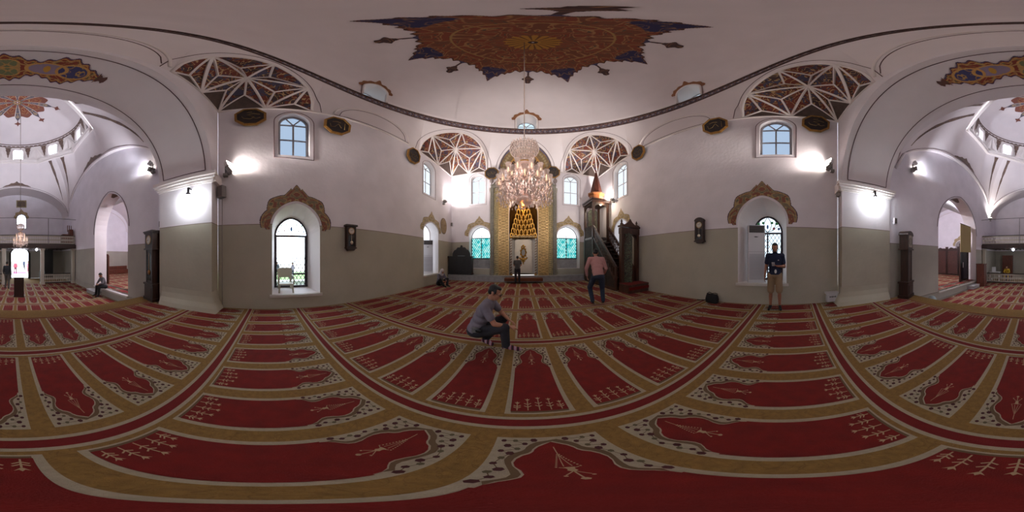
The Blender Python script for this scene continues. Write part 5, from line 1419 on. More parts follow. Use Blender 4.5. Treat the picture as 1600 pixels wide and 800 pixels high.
def tall_clock(P, rz, label, arched):
    root = thing('grandfather_clock', label, 'clock', P, rz); W = DWOOD     # faces local -Y
    F = (Vector(), Vector((1, 0, 0)), UZ, Vector((0, -1, 0)))
    b = MB(); b.box((0, 0, .28), (.56, .34, .5)); b.box((0, 0, .05), (.62, .4, .1)); b.box((0, 0, .56), (.62, .4, .06)); b.box((0, -.17, .3), (.38, .02, .3)); b.build('plinth', W, root)
    b = MB(); b.box((0, 0, 1.15), (.42, .26, 1.14))
    for s in (-1, 1): b.box((s * .18, -.135, 1.15), (.05, .03, 1.1))
    b.build('trunk', W, root)
    b = MB(); 
    b.prism([(-.13, .68), (.13, .68), (.13, 1.5), (.09, 1.58), (0, 1.62), (-.09, 1.58), (-.13, 1.5)], F, .13, .14); b.build('trunk_door', mat('dark_case_inner', '1a0c0a', .15) if not arched else MWOOD, root)
    if not arched:
        b = MB(); b.bar((0, -.15, 1.6), (0, -.15, 1.02), .012, .006); b.lathe([(.0, 0), (.09, .004), (.08, .014), (.0, .02)], (0, -.147, .95), 20, 0, True, Matrix(((1, 0, 0), (0, 0, -1), (0, 1, 0)))); b.build('pendulum', mat('aged_brass', '8a5a24', .35, .7), root)
    b = MB(); b.box((0, 0, 1.98), (.5, .32, .52)); b.box((0, 0, 1.72), (.58, .38, .05))
    if arched: b.prism([(.3 * math.cos(PI * i / 14), 2.22 + .16 * math.sin(PI * i / 14)) for i in range(15)], F, -.18, .18)
    else: b.box((0, 0, 2.26), (.56, .38, .05)); b.box((0, 0, 2.3), (.62, .42, .04))
    b.build('hood', W, root)
    if arched:
        b = MB(); b.prism([(-.17, 1.8), (.17, 1.8), (.17, 2.16), (.1, 2.24), (0, 2.27), (-.1, 2.24), (-.17, 2.16)], F, .16, .168); d = b.build('dial_plate', mat('aged_dial', '8d8375', .5), root)
        b = MB(); b.bar((0, -.175, 2.0), (.0, -.175, 2.13), .014, .004); b.bar((0, -.175, 2.0), (.0, -.175, 1.9), .012, .004)
        b.tube([(.13 * math.cos(i * PI / 12), -.172, 2.0 + .13 * math.sin(i * PI / 12)) for i in range(24)], .006, 5, closed=True); b.build('clock_hands', BLACK, d)
    else: dialparts(root, Vector((0, -.166, 2.02)), Vector((0, -1, 0)), UZ, Vector((1, 0, 0)), .14, (9, 42))
p = R(-3.98, 3.72); tall_clock((p.x, p.y, .01), rad(90 - 20), 'tall dark grandfather clock with round white dial beside the left pier', False)
p = R(4.36, 3.9); tall_clock((p.x, p.y, .01), rad(-90 + 24), 'tall dark grandfather clock with arched hood beside the right pier', True)

# ---------------- lamps on the walls and piers
LAMPW = emat('lamp_glow', 'f4fbff', 16)
def ball_lamp(u, v, z, sgn, label):
    P = R(u, v, z); root = thing('globe_lamp', label, 'lamp', P)
    b = MB(); b.ell((0, 0, 0), (.15, .15, .15), 0, None, 24); b.build('globe', LAMPW, root)
    b = MB(); b.tube([(0, 0, .14), (0, 0, .36)], .03, 10); b.lathe([(.06, .14), (.07, .2), (.03, .22)], (0, 0, 0), 14)
    e = RU * (sgn * .16); b.tube([Vector((0, 0, .36)), Vector((0, 0, .38)) + e], .025, 8); b.build('bracket', IRON, root)
    light('globe_lamp_light', 'POINT', P - RU * sgn * .0, 75, (.86, .94, 1), .15)
ball_lamp(-3.72, 2.2, 3.05, -1, 'glowing white globe lamp on the pier beside the round dial grandfather clock'); ball_lamp(4.42, 2.65, 3.3, 1, 'glowing white globe lamp on the pier beside the arched hood grandfather clock')
def flood(P, aim, label, e, col, name='floodlight', spot=120, two=None, size=.08):
    P = Vector(P); root = thing(name, label, 'floodlight', P)
    for k, tg in enumerate([aim] + ([two] if two else [])):
        tg = Vector(tg); d = (tg - P).normalized(); q = d.to_track_quat('-Z', 'Y').to_matrix(); off = Vector((0, 0, .0 if k == 0 else .22))
        b = MB(); c0 = d * .10 + off
        b.box(c0, (.26, .2, .12), 0, q, .8); h_ = b.build('housing', GPLAST if k == 0 else WPLAST, root)
        b = MB(); b.box(c0 + d * .062, (.22, .16, .01), 0, q); b.build('lamp_glass', emat('flood_glow_%s' % name, 'fff4e4', 10), h_)
        light('floodlight_light', 'SPOT', P + c0 + d * .1, e * (1 if k == 0 else 6), col, size, P + c0 + d * 3, rad(spot if k == 0 else min(spot, 75)), .8)
    b = MB(); b.bar((0, 0, -.04), Vector((0, 0, -.04)) - Vector((0, 0, .1)), .12, .12); b.tube([(0, 0, -.1), (0, 0, .24)], .02, 6); b.build('bracket', GPLAST, root)
    return root
p = R(-4.05, 1.35); flood((-4.33, p.y + .02, 4.0), (-4.7, .6, 5.2), 'grey floodlight throwing light up the left corner by the great arch', 75, (1, .90, .84), two=(.8, 9.5, 7.6))
p = R(4.7, 1.35); flood((4.66, -1.62, 4.42), (5.1, .1, 5.6), 'grey floodlight throwing light up the right corner by the great arch', 75, (1, .90, .84), two=(-.4, 9.5, 7.6))
p = onX(690, 317, XL); flood((XL + .14, p.y, p.z), (-3.4, 9.9, 6.6), 'small white floodlight on the left wall near the gold roundel', 130, (1, .95, .93))
p = onX(962, 314, XR); flood((XR - .14, p.y, p.z), (4.0, 9.9, 6.6), 'small white floodlight on the wall above the pulpit stair', 120, (1, .94, .90))
p = R(-4.02, 3.75, 4.7); flood(p, R(-4.7, 7.5, 7.2), 'white floodlight on the rear side of the left pier', 60, (.86, .88, 1), two=R(0, 11.5, 11), spot=85)
p = R(4.44, 4.3, 5.15); flood(p, R(5.1, 8, 7.2), 'white floodlight on the rear side of the right pier', 60, (.86, .88, 1), two=R(0, 11.5, 11), spot=85)
p = R(4.5, 13.38, 4.7); flood(p, R(4.4, 12.6, 7.5), 'floodlight lighting the far corner vault above the balcony', 160, (1, .95, .9))
for (u, v, lab) in ((-7.0, 6.2, 'added unseen globe lamp under the vault of the side room with the low bench'), (7.6, 7.0, 'added unseen globe lamp under the vault of the side room with the wooden screens')):  # globe lamps added out of view to brighten the side rooms
    P = R(u, v, 5.3); root = thing('globe_lamp', lab, 'lamp', P); b = MB(); b.ell((0, 0, 0), (.14, .14, .14), 0, None, 16); b.build('globe', LAMPW, root); b = MB(); b.tube([(0, 0, .1), (0, 0, .93)], .02, 6); b.build('hanger', IRON, root)
    light('room_fill_light', 'POINT', P - UZ * .2, 170, (.95, .93, 1), .15)
# ---------------- loudspeakers and wall boxes
def box_thing(name, label, cat, P, dims, rz, m, grp=None, grille=True, bracket=True):
    root = thing(name, label, cat, P, rz, grp); b = MB(); b.box((0, 0, 0), dims, 0, None, .96); b.build('case', m, root)
    if grille:
        b = MB(); b.box((0, -dims[1] / 2 - .004, 0), (dims[0] * .84, .01, dims[2] * .86)); b.build('front_grille', mat('speaker_grille', '645e5c', .8, var=.1, vscale=90), root)
    if bracket:
        b = MB(); b.bar((0, dims[1] / 2, 0), (0, dims[1] / 2 + .06, 0), .05, .05); b.build('bracket', IRON, root)
    return root
box_thing('wall_speaker', 'grey wall speaker under the floodlight in the left corner', 'speaker', onX(346, 300, -4.28), (.22, .16, .36), rad(60), mat('speaker_grey', '7d7775', .6))
box_thing('wall_speaker', 'grey wall speaker under the floodlight in the right corner', 'speaker', onX(1313, 300, 4.72), (.22, .16, .36), rad(-60), mat('speaker_grey', '7d7775', .6))
p = R(-4.1, 3.45, 2.56); box_thing('wall_box', 'small pale box on the wall above the round dial grandfather clock', 'speaker', p, (.12, .1, .22), rad(90), WPLAST)
p = R(4.5, 3.5, 2.74); box_thing('wall_box', 'small pale box on the wall above the arched hood grandfather clock', 'speaker', p, (.12, .1, .22), rad(-90), WPLAST)
p = onY(706, 351, YQ - .1); box_thing('wall_speaker', 'small pale box on the corner wall beside the gold roundel', 'speaker', p, (.12, .1, .26), 0, WPLAST)
# conduit down the right pier and left corner
for name_, pts in (('cable_conduit', [R(4.72, 1.56, 3.4), R(4.72, 1.56, .05)]), ('cable_conduit', [(-4.4, -1.2, 3.3), (-4.4, -1.2, .1)])):
    b = MB(); b.tube(pts, .009, 6); tag(b.build(name_, mat('conduit_grey', '8d8683', .6)), 'thin grey cable conduit running down the %s' % ('right hand pier corner' if pts[0][0] > 0 else 'left hand corner of the arch'), 'conduit')
p = onX(1300, 463, XR - .09); root = thing('notice_box', 'small white box with a dark word on it at the foot of the wall', 'box', (p.x, p.y, .04))
b = MB(); b.box((0, 0, .15), (.16, .36, .26)); b.box((-.0, 0, .30), (.2, .44, .05)); b.build('case', WPLAST, root)
b = MB()
for k, (w, h) in enumerate(((.03, .045), (.03, .03), (.03, .035), (.03, .045), (.03, .03), (.03, .045))): b.box((-.082, -.09 + k * .036, .18), (.004, w * .8, h))
b.build('dark_lettering', BLACK, root)

# ---------------- air conditioners
def aircon(P, rz, label):
    root = thing('air_conditioner', label, 'air conditioner', P, rz)     # faces local -Y
    b = MB(); b.box((0, 0, .9), (.52, .34, 1.78)); b.box((0, -.01, .03), (.5, .3, .06)); b.build('cabinet', WPLAST, root)
    b = MB(); b.box((0, -.172, 1.66), (.46, .01, .22)); b.build('air_outlet', mat('outlet_dark', '3a3436', .6), root)
    b = MB()
    for k in range(7): b.box((0, -.182, 1.57 + k * .03), (.46, .02, .008))
    b.build('outlet_louvres', GPLAST, root)
    b = MB()
    for k in range(20): b.box((0, -.176, .12 + k * .04), (.46, .012, .02))
    b.box((0, -.174, .96), (.5, .01, .012)); b.build('intake_grille', mat('grille_grey_white', 'a8a5ab', .5), root)
    b = MB(); b.ell((-.02, -.174, 1.42), (.06, .006, .014)); b.bar((-.08, -.175, 1.42), (.06, -.175, 1.425), .006, .006); b.build('badge', IRON, root)
ow = [o for o in OPEN if o['kind'] == 'stained'][0]
aircon((XR + .22, onX(1181, 400, 5.12).y, ow['z0'] + .01), rad(-74), 'tall white standing air conditioner in the stained glass window recess')
ow2 = [o for o in OPEN if o['kind'] == 'plain' and o['wall'] == 'left'][0]
aircon((XL - .36, ow2['c'] + .22, ow2['z0'] + .01), rad(35), 'tall white air conditioner standing in the far left window recess')
# ---------------- white chair in the window
root = thing('plastic_chair', 'cream plastic chair standing in the bright left window recess', 'chair', (XL - .30, onX(446, 400, XL - .3).y, .425), rad(90)); CH = mat('cream_plastic', 'b9b5a4', .5)
b = MB(); b.box((0, 0, .26), (.42, .40, .04)); b.build('seat', CH, root)
b = MB(); b.prism([(-.21, .26), (-.23, .66), (-.16, .72), (.16, .72), (.23, .66), (.21, .26), (.15, .26), (.15, .42), (-.15, .42), (-.15, .26)], (Vector((0, .19, 0)), Vector((1, 0, 0)), UZ, Vector((0, 1, 0))), 0, .03); b.build('backrest', CH, root)
for x in (-.18, .18):
    for y in (-.17, .19):
        b = MB(); b.bar((x, y, .26), (x * 1.12, y * 1.08, 0), .045, .035); b.build('leg', CH, root)
for x in (-.22, .22):
    b = MB(); b.tube([(x, .18, .5), (x, 0, .48), (x, -.17, .46), (x, -.18, .26)], .02, 6); b.build('armrest', CH, root)
# ---------------- black bag
p = onX(1113, 464, XR - .2); root = thing('shoulder_bag', 'black bag lying on the carpet against the wall under the arched clock', 'bag', (XR - .22, p.y, 0.01), rad(80))
BAG = mat('black_fabric', '101014', .85, var=.1, vscale=30)
b = MB(); prf = []
for z, w, d in ((0, .19, .09), (.03, .215, .11), (.12, .22, .115), (.22, .205, .09), (.27, .19, .05), (.285, .17, .02)):
    prf.append([(w * (1 if abs(math.cos(t)) < 2 else 1) * math.copysign(abs(math.cos(t)) ** .5, math.cos(t)), d * math.copysign(abs(math.sin(t)) ** .6, math.sin(t)), z) for t in [2 * PI * i / 24 for i in range(25)]])
b.grid(prf); b.add([q for q in prf[0][:-1]], [tuple(range(24))]); b.add([q for q in prf[-1][:-1]], [tuple(range(24))]); body_ = b.build('bag_body', BAG, root)
b = MB(); b.tube([(-.18, 0, .27), (-.2, .0, .31), (-.12, .02, .33), (0, .0, .30), (.12, -.02, .33), (.2, 0, .27)], .012, 6); b.tube([(.2, -.02, .2), (.28, -.08, .03), (.42, -.06, .012), (.5, .02, .012), (.56, .04, .012)], .014, 6); b.build('strap', BAG, root)
b = MB(); b.box((0, -.112, .13), (.3, .02, .16)); b.build('front_pocket', BAG, root)
# ================================================================== REAR HALL FURNISHINGS
WHITEP = mat('cream_painted_wood', 'b9b2a4', .6); DARKT = mat('dark_rail', '1c1214', .5)
def railing(name, label, p0, p1, z0, h, n, cat='railing'):
    """white cut-out balustrade between two points with dark rails"""
    mid = (p0 + p1) / 2; root = thing(name, label, cat, Vector((mid.x, mid.y, z0))); a = p0 - Vector((mid.x, mid.y, 0)); c = p1 - Vector((mid.x, mid.y, 0)); d = (c - a); L = d.length; d.normalize()
    b = MB(); b.bar(a + UZ * h, c + UZ * h, .08, .05); b.bar(a + UZ * .03, c + UZ * .03, .08, .06); b.build('rail', DARKT, root)
    b = MB(); st = L / n; nn_ = Vector((-d.y, d.x, 0))
    for k in range(n):
        o = a + d * (st * (k + .5)); w = st * .5
        F = (o, d, UZ, nn_); H = h
        prof_ = [(-w * .92, .06), (w * .92, .06), (w * .92, H * .16), (w * .35, H * .22), (w * .30, H * .34), (w * .88, H * .44), (w * .88, H * .54), (w * .30, H * .66), (w * .35, H * .78), (w * .92, H * .84), (w * .92, H - .02), (-w * .92, H - .02), (-w * .92, H * .84), (-w * .35, H * .78), (-w * .30, H * .66), (-w * .88, H * .54), (-w * .88, H * .44), (-w * .30, H * .34), (-w * .35, H * .22), (-w * .92, H * .16)]
        b.prism(prof_, F, -.012, .012)
    b.build('baluster_panel', WHITEP, root); return root
VB = 11.6
b = MB(); b.box(R(.2, (VB + VF) / 2, 2.23), (UR - UL - .02, VF - VB, .16), 0, RZM)
for k in range(22): b.box(R(UL + .3 + k * .4, (VB + VF) / 2, 2.11), (.08, VF - VB - .1, .09), 0, RZM)
b.box(R(.2, VB - .02, 2.2), (UR - UL - .04, .06, .28), 0, RZM)
bal = tag(b.build('balcony_floor', DWOOD), 'dark wooden balcony deck across the far end of the rear hall', 'balcony')
for (ua, ub, lab) in ((UL + .04, -2.1, 'white cut-out balustrade on the balcony, end section over the small seated child'), (-2.1, 1.7, 'white cut-out balustrade on the balcony, middle section above the doorway'), (1.7, UR - .04, 'white cut-out balustrade on the balcony, end section by the yellow curtain')):
    railing('balcony_railing', lab, R(ua + .03, VB), R(ub - .03, VB), 2.34, .66, int((ub - ua) / .13))
for u in (-2.1, 1.7):
    b = MB(); b.tube([R(u, VB, 2.34), R(u, VB, 4.25)], .018, 6); tag(b.build('iron_post', IRON), 'thin iron post rising from the balcony rail %s' % ('above the seated child' if u < 0 else 'near the yellow curtain'), 'post')
b = MB(); b.tube([R(UL, VB, 4.28), R(UR, VB, 4.28)], .016, 6); tag(b.build('iron_tie_rod', IRON), 'long thin iron tie rod spanning the rear hall above the balcony', 'tie rod')
for i, (u, w, lab) in enumerate(((-1.68, .26, 'cream square post carrying the balcony on the child side of the door'), (1.1, .26, 'cream square post carrying the balcony near the walking man'), (UL + .16, .2, 'cream square post carrying the balcony against the side pier'), (UR - .16, .2, 'cream square post carrying the balcony beside the wooden screens'))):
    root = thing('balcony_post', lab, 'post', R(u, VB + .2, ZR)); b = MB(); b.box((0, 0, 1.33), (w, w, 2.58), 0, RZM); b.build('shaft', WHITEP, root)
    b = MB(); b.box((0, 0, .09), (w + .08, w + .08, .16), 0, RZM); b.build('base', WHITEP, root); b = MB(); b.box((0, 0, 2.58), (w + .1, w + .1, .1), 0, RZM); b.build('capital', WHITEP, root)
railing('low_railing', 'low white cut-out railing with dark base under the balcony, by the seated child', R(-3.95, 12.2), R(-1.75, 12.2), ZR + .02, .72, 15)
railing('low_railing', 'low white cut-out railing under the balcony in front of the yellow clothed person', R(1.25, 12.2), R(4.4, 12.2), ZR + .02, .72, 22)
for u, lab in ((-1.62, 'dark newel post ending the low railing on the child side'), (1.15, 'dark newel post ending the low railing near the walking man')):
    b = MB(); b.box(R(u, 12.2, ZR + .44), (.16, .16, .86), 0, RZM); b.box(R(u, 12.2, ZR + .9), (.2, .2, .05), 0, RZM); b.box(R(u, 12.2, ZR + .04), (.2, .2, .07), 0, RZM); tag(b.build('newel_post', DARKT), lab, 'post')
# partition walls behind the low railings (dark passages)
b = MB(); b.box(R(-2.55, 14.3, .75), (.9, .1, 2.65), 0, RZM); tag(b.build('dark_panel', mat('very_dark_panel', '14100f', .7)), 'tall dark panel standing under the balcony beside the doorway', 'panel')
b = MB(); b.box(R(3.3, 14.9, .5), (.95, .3, 2.1), 0, RZM); b.box(R(3.3, 14.74, .5), (.42, .02, 1.9), 0, RZM); tag(b.build('wooden_cabinet', REDW), 'brown wooden cabinet under the balcony near the wall', 'cabinet')
# the door leaves
for s, lab in ((-1, 'tall dark open door leaf on the child side of the bright doorway'), (1, 'tall dark open door leaf on the walking man side of the bright doorway')):
    u = DOOR_U + s * (DW2 + .1); root = thing('door_leaf', lab, 'door', R(u, VF - .08, ZR)); rt = Matrix.Rotation(-RA, 3, 'Z') @ Matrix.Rotation(s * rad(-62), 3, 'Z')
    b = MB(); b.box(rt @ Vector((s * .0, .0, 1.2)) , (.06, .82, 2.4), 0, Matrix.Rotation(-RA + s * rad(20), 3, 'Z')); b.build('leaf_panel', DWOOD, root)
    b = MB(); 
    for z in (.5, 1.2, 1.9): b.box((0, 0, z), (.1, .6, .42), 0, Matrix.Rotation(-RA + s * rad(20), 3, 'Z'))
    b.build('raised_panels', mat('bronze_green', '3a4038', .4, .3), root)
root = struct(thing('door_1', None, None, R(DOOR_U, VF, ZR))); b = MB(); b.tube([R(a, VF - .03, z) - R(DOOR_U, VF, ZR) for a, z in arch(DOOR_U, ZR + .02, 1.75, 2.3, DW2)], .06, 6); b.build('door_frame', DWOOD, root)
# window over the balcony
root = struct(thing('window_91', None, None, R(-.2, VF, 4.1))); L0 = -root.location
b = MB(); b.prism(arch(-.2, 4.1, 5.1, 5.5, .42), (R(0, VF) + L0, RU, UZ, RV), .44, .46); b.build('pane', DAYR, root)
b = MB(); b.bar(R(-.2, VF + .4, 4.1) + L0, R(-.2, VF + .4, 5.5) + L0, .04, .04); b.bar(R(-.62, VF + .4, 4.8) + L0, R(.22, VF + .4, 4.8) + L0, .04, .04); b.tube([R(a, VF - .02, z) + L0 for a, z in arch(-.2, 4.1, 5.1, 5.5, .44)], .03, 6, closed=True); b.build('frame', mat('green_grey_frame', '6e7a72', .5), root)
# framed inscription above it
root = thing('framed_inscription', 'small framed dark inscription high on the far wall over the window', 'picture', R(-.2, VF - .04, 6.55)); b = MB(); b.box((0, 0, 0), (.95, .05, .74), 0, RZM); b.build('frame', MG2, root)
b = MB(); b.box(-RV * .03, (.76, .02, .54), 0, RZM); b.build('inscription', mat('inscription_brown', '5c4c3e', .6, var=.4, vscale=14), root)
# brown box seats at the balcony end
root = thing('lectern_box', 'red brown wooden reading stand on the end of the balcony', 'lectern', R(UL + .66, VB + .5, 2.32)); b = MB(); b.box((0, 0, .42), (.6, .5, .84), 0, RZM); b.box(RU * -.4 + UZ * .62, (.3, .4, 1.24), 0, RZM); b.build('body', REDW, root)
b = MB(); 
for k in (-.45, -.3, -.15): b.box(RU * k + UZ * 1.32, (.05, .05, .5), 0, RZM)
b.build('finials', REDW, root)
# kiosk stand with bright top
p = rpix(29.5, 400, v=8.3); root = thing('donation_stand', 'dark wooden stand with a brightly lit top in the middle of the rear hall', 'stand', (p.x, p.y, ZR + .01), -RA)
b = MB(); b.box((0, 0, .5), (.50, .36, 1.0)); b.box((0, 0, .03), (.54, .4, .06)); b.build('cabinet', DWOOD, root); b = MB(); b.box((0, 0, 1.03), (.54, .4, .06)); b.build('top', DWOOD, root)
b = MB(); b.box((0, .0, 1.07), (.5, .3, .02)); b.box((0, .205, 1.05), (.5, .01, .05)); b.build('lit_panel', emat('lit_panel_glow', 'eef4ff', 3), root)
# stone steps to the side rooms
for (u, v, w, lab) in ((UL + .24, 8.05, .95, 'low grey marble step block against the kerb by the seated person'), (UR - .24, 9.6, 1.0, 'low grey marble step block against the kerb by the brown stand')):
    b = MB(); b.box(R(u, v, ZR + .1), (.44, w, .18), 0, RZM); b.box(R(u, v, ZR + .2), (.48, w + .05, .03), 0, RZM); tag(b.build('step_block', MARB), lab, 'step')
# brown lectern at right
root = thing('wooden_stand', 'plain brown wooden stand in front of the carved screens', 'stand', R(UR - .42, 10.55, ZR + .01)); b = MB(); b.box((0, 0, .75), (.56, .45, 1.5), 0, RZM); b.build('body', REDW, root); b = MB(); b.box((0, 0, 1.53), (.62, .5, .05), 0, RZM); b.build('top', REDW, root); b = MB(); b.box((0, 0, .04), (.6, .5, .08), 0, RZM); b.build('plinth', REDW, root)
# screens in the right room
SCR = scrollmat('screen_carving', '4a221a', '35160f', '5e3226', '2c120d', 22, rough=.6, bump=.5, thr=.14)
labs = ['carved dark red wooden screen panel standing nearest the wall niche edge of the opening', 'carved dark red wooden screen panel under the painted niche crown', 'carved dark red wooden screen panel between the niche and the handle', 'dark glazed screen panel with a pale handle beside the curtain']
for k, (ua, ub) in enumerate(((9.3, 8.15), (8.1, 6.95), (6.9, 6.05), (10.4, 9.2))):
    m_ = R((ua + ub) / 2, 12.1, -.19) if k < 3 else R(5.15, 9.75, -.19); root = thing('wooden_screen', labs[k], 'screen', m_); w = abs(ua - ub)
    b = MB()
    for s in (-1, 1): b.box(RU * (s * (w / 2 - .05)) + UZ * 1.25, (.1, .1, 2.5), 0, RZM)
    for z in (.08, 2.2): b.box(UZ * z, (w, .08, .12), 0, RZM)
    b.prism([(-w / 2, 2.26)] + [(-w / 2 + w * i / 12, 2.26 + .16 * math.sin(PI * i / 12) * (1 + .3 * math.sin(i))) for i in range(13)] + [(w / 2, 2.26)], (Vector(), RU, UZ, RV), -.03, .03)
    b.build('frame', DWOOD, root)
    b = MB(); b.box(UZ * 1.15, (w - .18, .04, 2.05), 0, RZM); b.build('carved_panel', SCR if k < 3 else mat('dark_screen_panel', '1c1820', .2), root)
    if k == 3: b = MB(); b.box(-RV * .08 + UZ * 1.1 - RU * -.28, (.03, .04, .35), 0, RZM); b.build('handle', WPLAST, root); root.rotation_euler = (0, 0, rad(90))
# cream curtain
root = thing('curtain', 'cream pleated curtain hanging high beside the dark screens', 'curtain', R(4.95, 9.7, 1.75)); b = MB(); P = []
for i in range(61):
    t = i / 60; v = 8.95 + 1.5 * t; u = 4.98 + .04 * math.sin(t * 60); P.append([R(u, v, 1.75) - root.location, R(u, v, 3.0) - root.location, R(u, v, 3.55) - root.location])
b.grid(P, 0, True); b.build('cloth', mat('cream_curtain', 'b3a47a', .9), root); b = MB(); b.tube([R(4.98, 8.9, 3.57) - root.location, R(4.98, 10.5, 3.57) - root.location], .02, 6); b.build('curtain_rod', IRON, root)
# bench in the left room
root = thing('low_bench', 'long low brown bench along the wall of the left side room', 'bench', R(-7.7, 13.1, -.19)); b = MB(); b.box(UZ * .2, (5.2, .5, .36), 0, RZM); b.build('seat', REDW, root); b = MB(); b.box(RV * .22 + UZ * .45, (5.2, .08, .5), 0, RZM); b.build('backrest', REDW, root)
root = thing('shoe_rack', 'narrow dark red board leaning at the edge of the left side room opening', 'board', R(-5.2, 8.75, -.19)); b = MB(); b.box(UZ * .85, (.08, .5, 1.7), 0, RZM); b.build('board', REDW, root); b = MB(); b.ell(UZ * 1.72, (.05, .24, .1)); b.build('finial', REDW, root)
# desk with screens under the balcony at right
root = thing('office_desk', 'pale desk under the balcony beside the yellow clothed person', 'desk', R(4.0, 13.1, ZR + .01)); b = MB(); b.box(UZ * .74, (.9, .5, .05), 0, RZM); b.build('desktop', WPLAST, root)
for s in (-1, 1): b = MB(); b.box(RU * (s * .4) + UZ * .36, (.05, .45, .72), 0, RZM); b.build('side_panel', WPLAST, root)
b = MB(); b.box(R(4.1, 13.1, ZR + .98) - RU * 0, (.34, .06, .4), 0, RZM); b.box(R(4.1, 13.1, ZR + .775), (.2, .14, .02), 0, RZM); tag(b.build('monitor', WPLAST), 'small white monitor standing on the pale desk', 'monitor')
# two little bulbs under the balcony
for x, y, lab in ((57, 373, 'small glowing bulb under the balcony near the doorway'), (1583, 384, 'small glowing bulb under the balcony above the yellow clothed person')):
    p = rpix(x, y, v=12.6); p.z = min(p.z, 2.0); root = thing('ceiling_bulb', lab, 'lamp', p); b = MB(); b.ell((0, 0, 0), (.09, .09, .09), 0, None, 14); b.build('bulb', emat('bulb_glow', 'eef2ff', 9), root); b = MB(); b.tube([(0, 0, .07), (0, 0, 2.1 - p.z)], .03, 8); b.build('fitting', WPLAST, root)
    light('bulb_light', 'POINT', p - UZ * .12, 6, (.95, .97, 1), .08)
# ================================================================== PEOPLE
SKIN = mat('skin', 'a9755c', .55, var=.05, vscale=12); SKIN2 = mat('skin_tan', '96644c', .55, var=.05, vscale=12)
HAIRD = mat('dark_hair', '120d0c', .6, var=.2, vscale=40)
def basis(up, fwd):
    z = Vector(up).normalized(); y = Vector(fwd); y = (y - z * y.dot(z)); y = y.normalized() if y.length > 1e-5 else z.orthogonal().normalized(); x = y.cross(z)
    return Matrix((x, y, z)).transposed()
def finish(b, name, m, parent, vox, smooth=4):
    o = b.build(name, m, parent)
    r = o.modifiers.new('fuse', 'REMESH'); r.mode = 'VOXEL'; r.voxel_size = vox; r.use_smooth_shade = True
    s = o.modifiers.new('soften', 'SMOOTH'); s.factor = .5; s.iterations = smooth
    return o
def hand(b, wrist, d, palmn, side, curl=.5, k=1.0, spread=.18):
    """wrist point, direction of the fingers d, palm normal (out of the palm), side: +1 thumb along d x n"""
    d = Vector(d).normalized(); n = Vector(palmn); n = (n - d * n.dot(d)).normalized(); t = d.cross(n) * side
    w = Vector(wrist); pm = w + d * .045 * k
    for q in (-.026, -.009, .009, .026): b.capsule(w + t * q * .7 * k, w + d * .085 * k + t * q * 1.1 * k, .013 * k, .0125 * k, 8)
    for i, (q, L) in enumerate(((.031, .068), (.011, .078), (-.010, .072), (-.030, .056))):
        p0 = w + d * .088 * k + t * q * k; a = curl * (.5 + .1 * i); dd = (d * math.cos(a) + n * math.sin(a) + t * (q * spread * 20 * .1)).normalized()
        p1 = p0 + dd * L * .48 * k; a2 = a + curl * .9; d2 = (d * math.cos(a2) + n * math.sin(a2)).normalized(); p2 = p1 + d2 * L * .3 * k
        a3 = a2 + curl * .6; d3 = (d * math.cos(a3) + n * math.sin(a3)).normalized(); p3 = p2 + d3 * L * .22 * k
        b.capsule(p0, p1, .0095 * k, .0088 * k, 8); b.capsule(p1, p2, .0088 * k, .008 * k, 8); b.capsule(p2, p3, .008 * k, .007 * k, 8)
    p0 = w + d * .025 * k + t * .028 * k; p1 = p0 + (t * .7 + d * .7 + n * .25).normalized() * .042 * k; p2 = p1 + (t * .25 + d + n * .4).normalized() * .032 * k
    b.capsule(p0, p1, .0125 * k, .010 * k, 8); b.capsule(p1, p2, .010 * k, .008 * k, 8)
def head(b, c, M, k=1.0):
    def P(x, y, z): return Vector(c) + M @ Vector((x, y, z)) * k
    def E(x, y, z, r): b.ell(P(x, y, z), [q * k for q in r], 0, M, 20)
    E(0, -.012, .035, (.074, .092, .082)); E(0, .02, -.03, (.060, .070, .078)); E(0, .045, -.075, (.040, .042, .034)); E(0, .055, -.01, (.052, .042, .055))
    b.capsule(P(0, .088, .012), P(0, .112, -.026), .009 * k, .0135 * k, 8); b.ell(P(0, .100, -.030), (.017 * k, .012 * k, .009 * k), 0, M, 8)
    b.capsule(P(-.03, .086, .022), P(.03, .086, .022), .010 * k, .010 * k, 8)
    b.capsule(P(-.017, .091, -.058), P(.017, .091, -.058), .0075 * k, .0075 * k, 8); b.capsule(P(-.014, .090, -.068), P(.014, .090, -.068), .0075 * k, .0075 * k, 8)
    for s in (-1, 1):
        E(s * .076, -.006, -.005, (.010, .020, .032)); E(s * .038, .062, -.025, (.022, .026, .024))
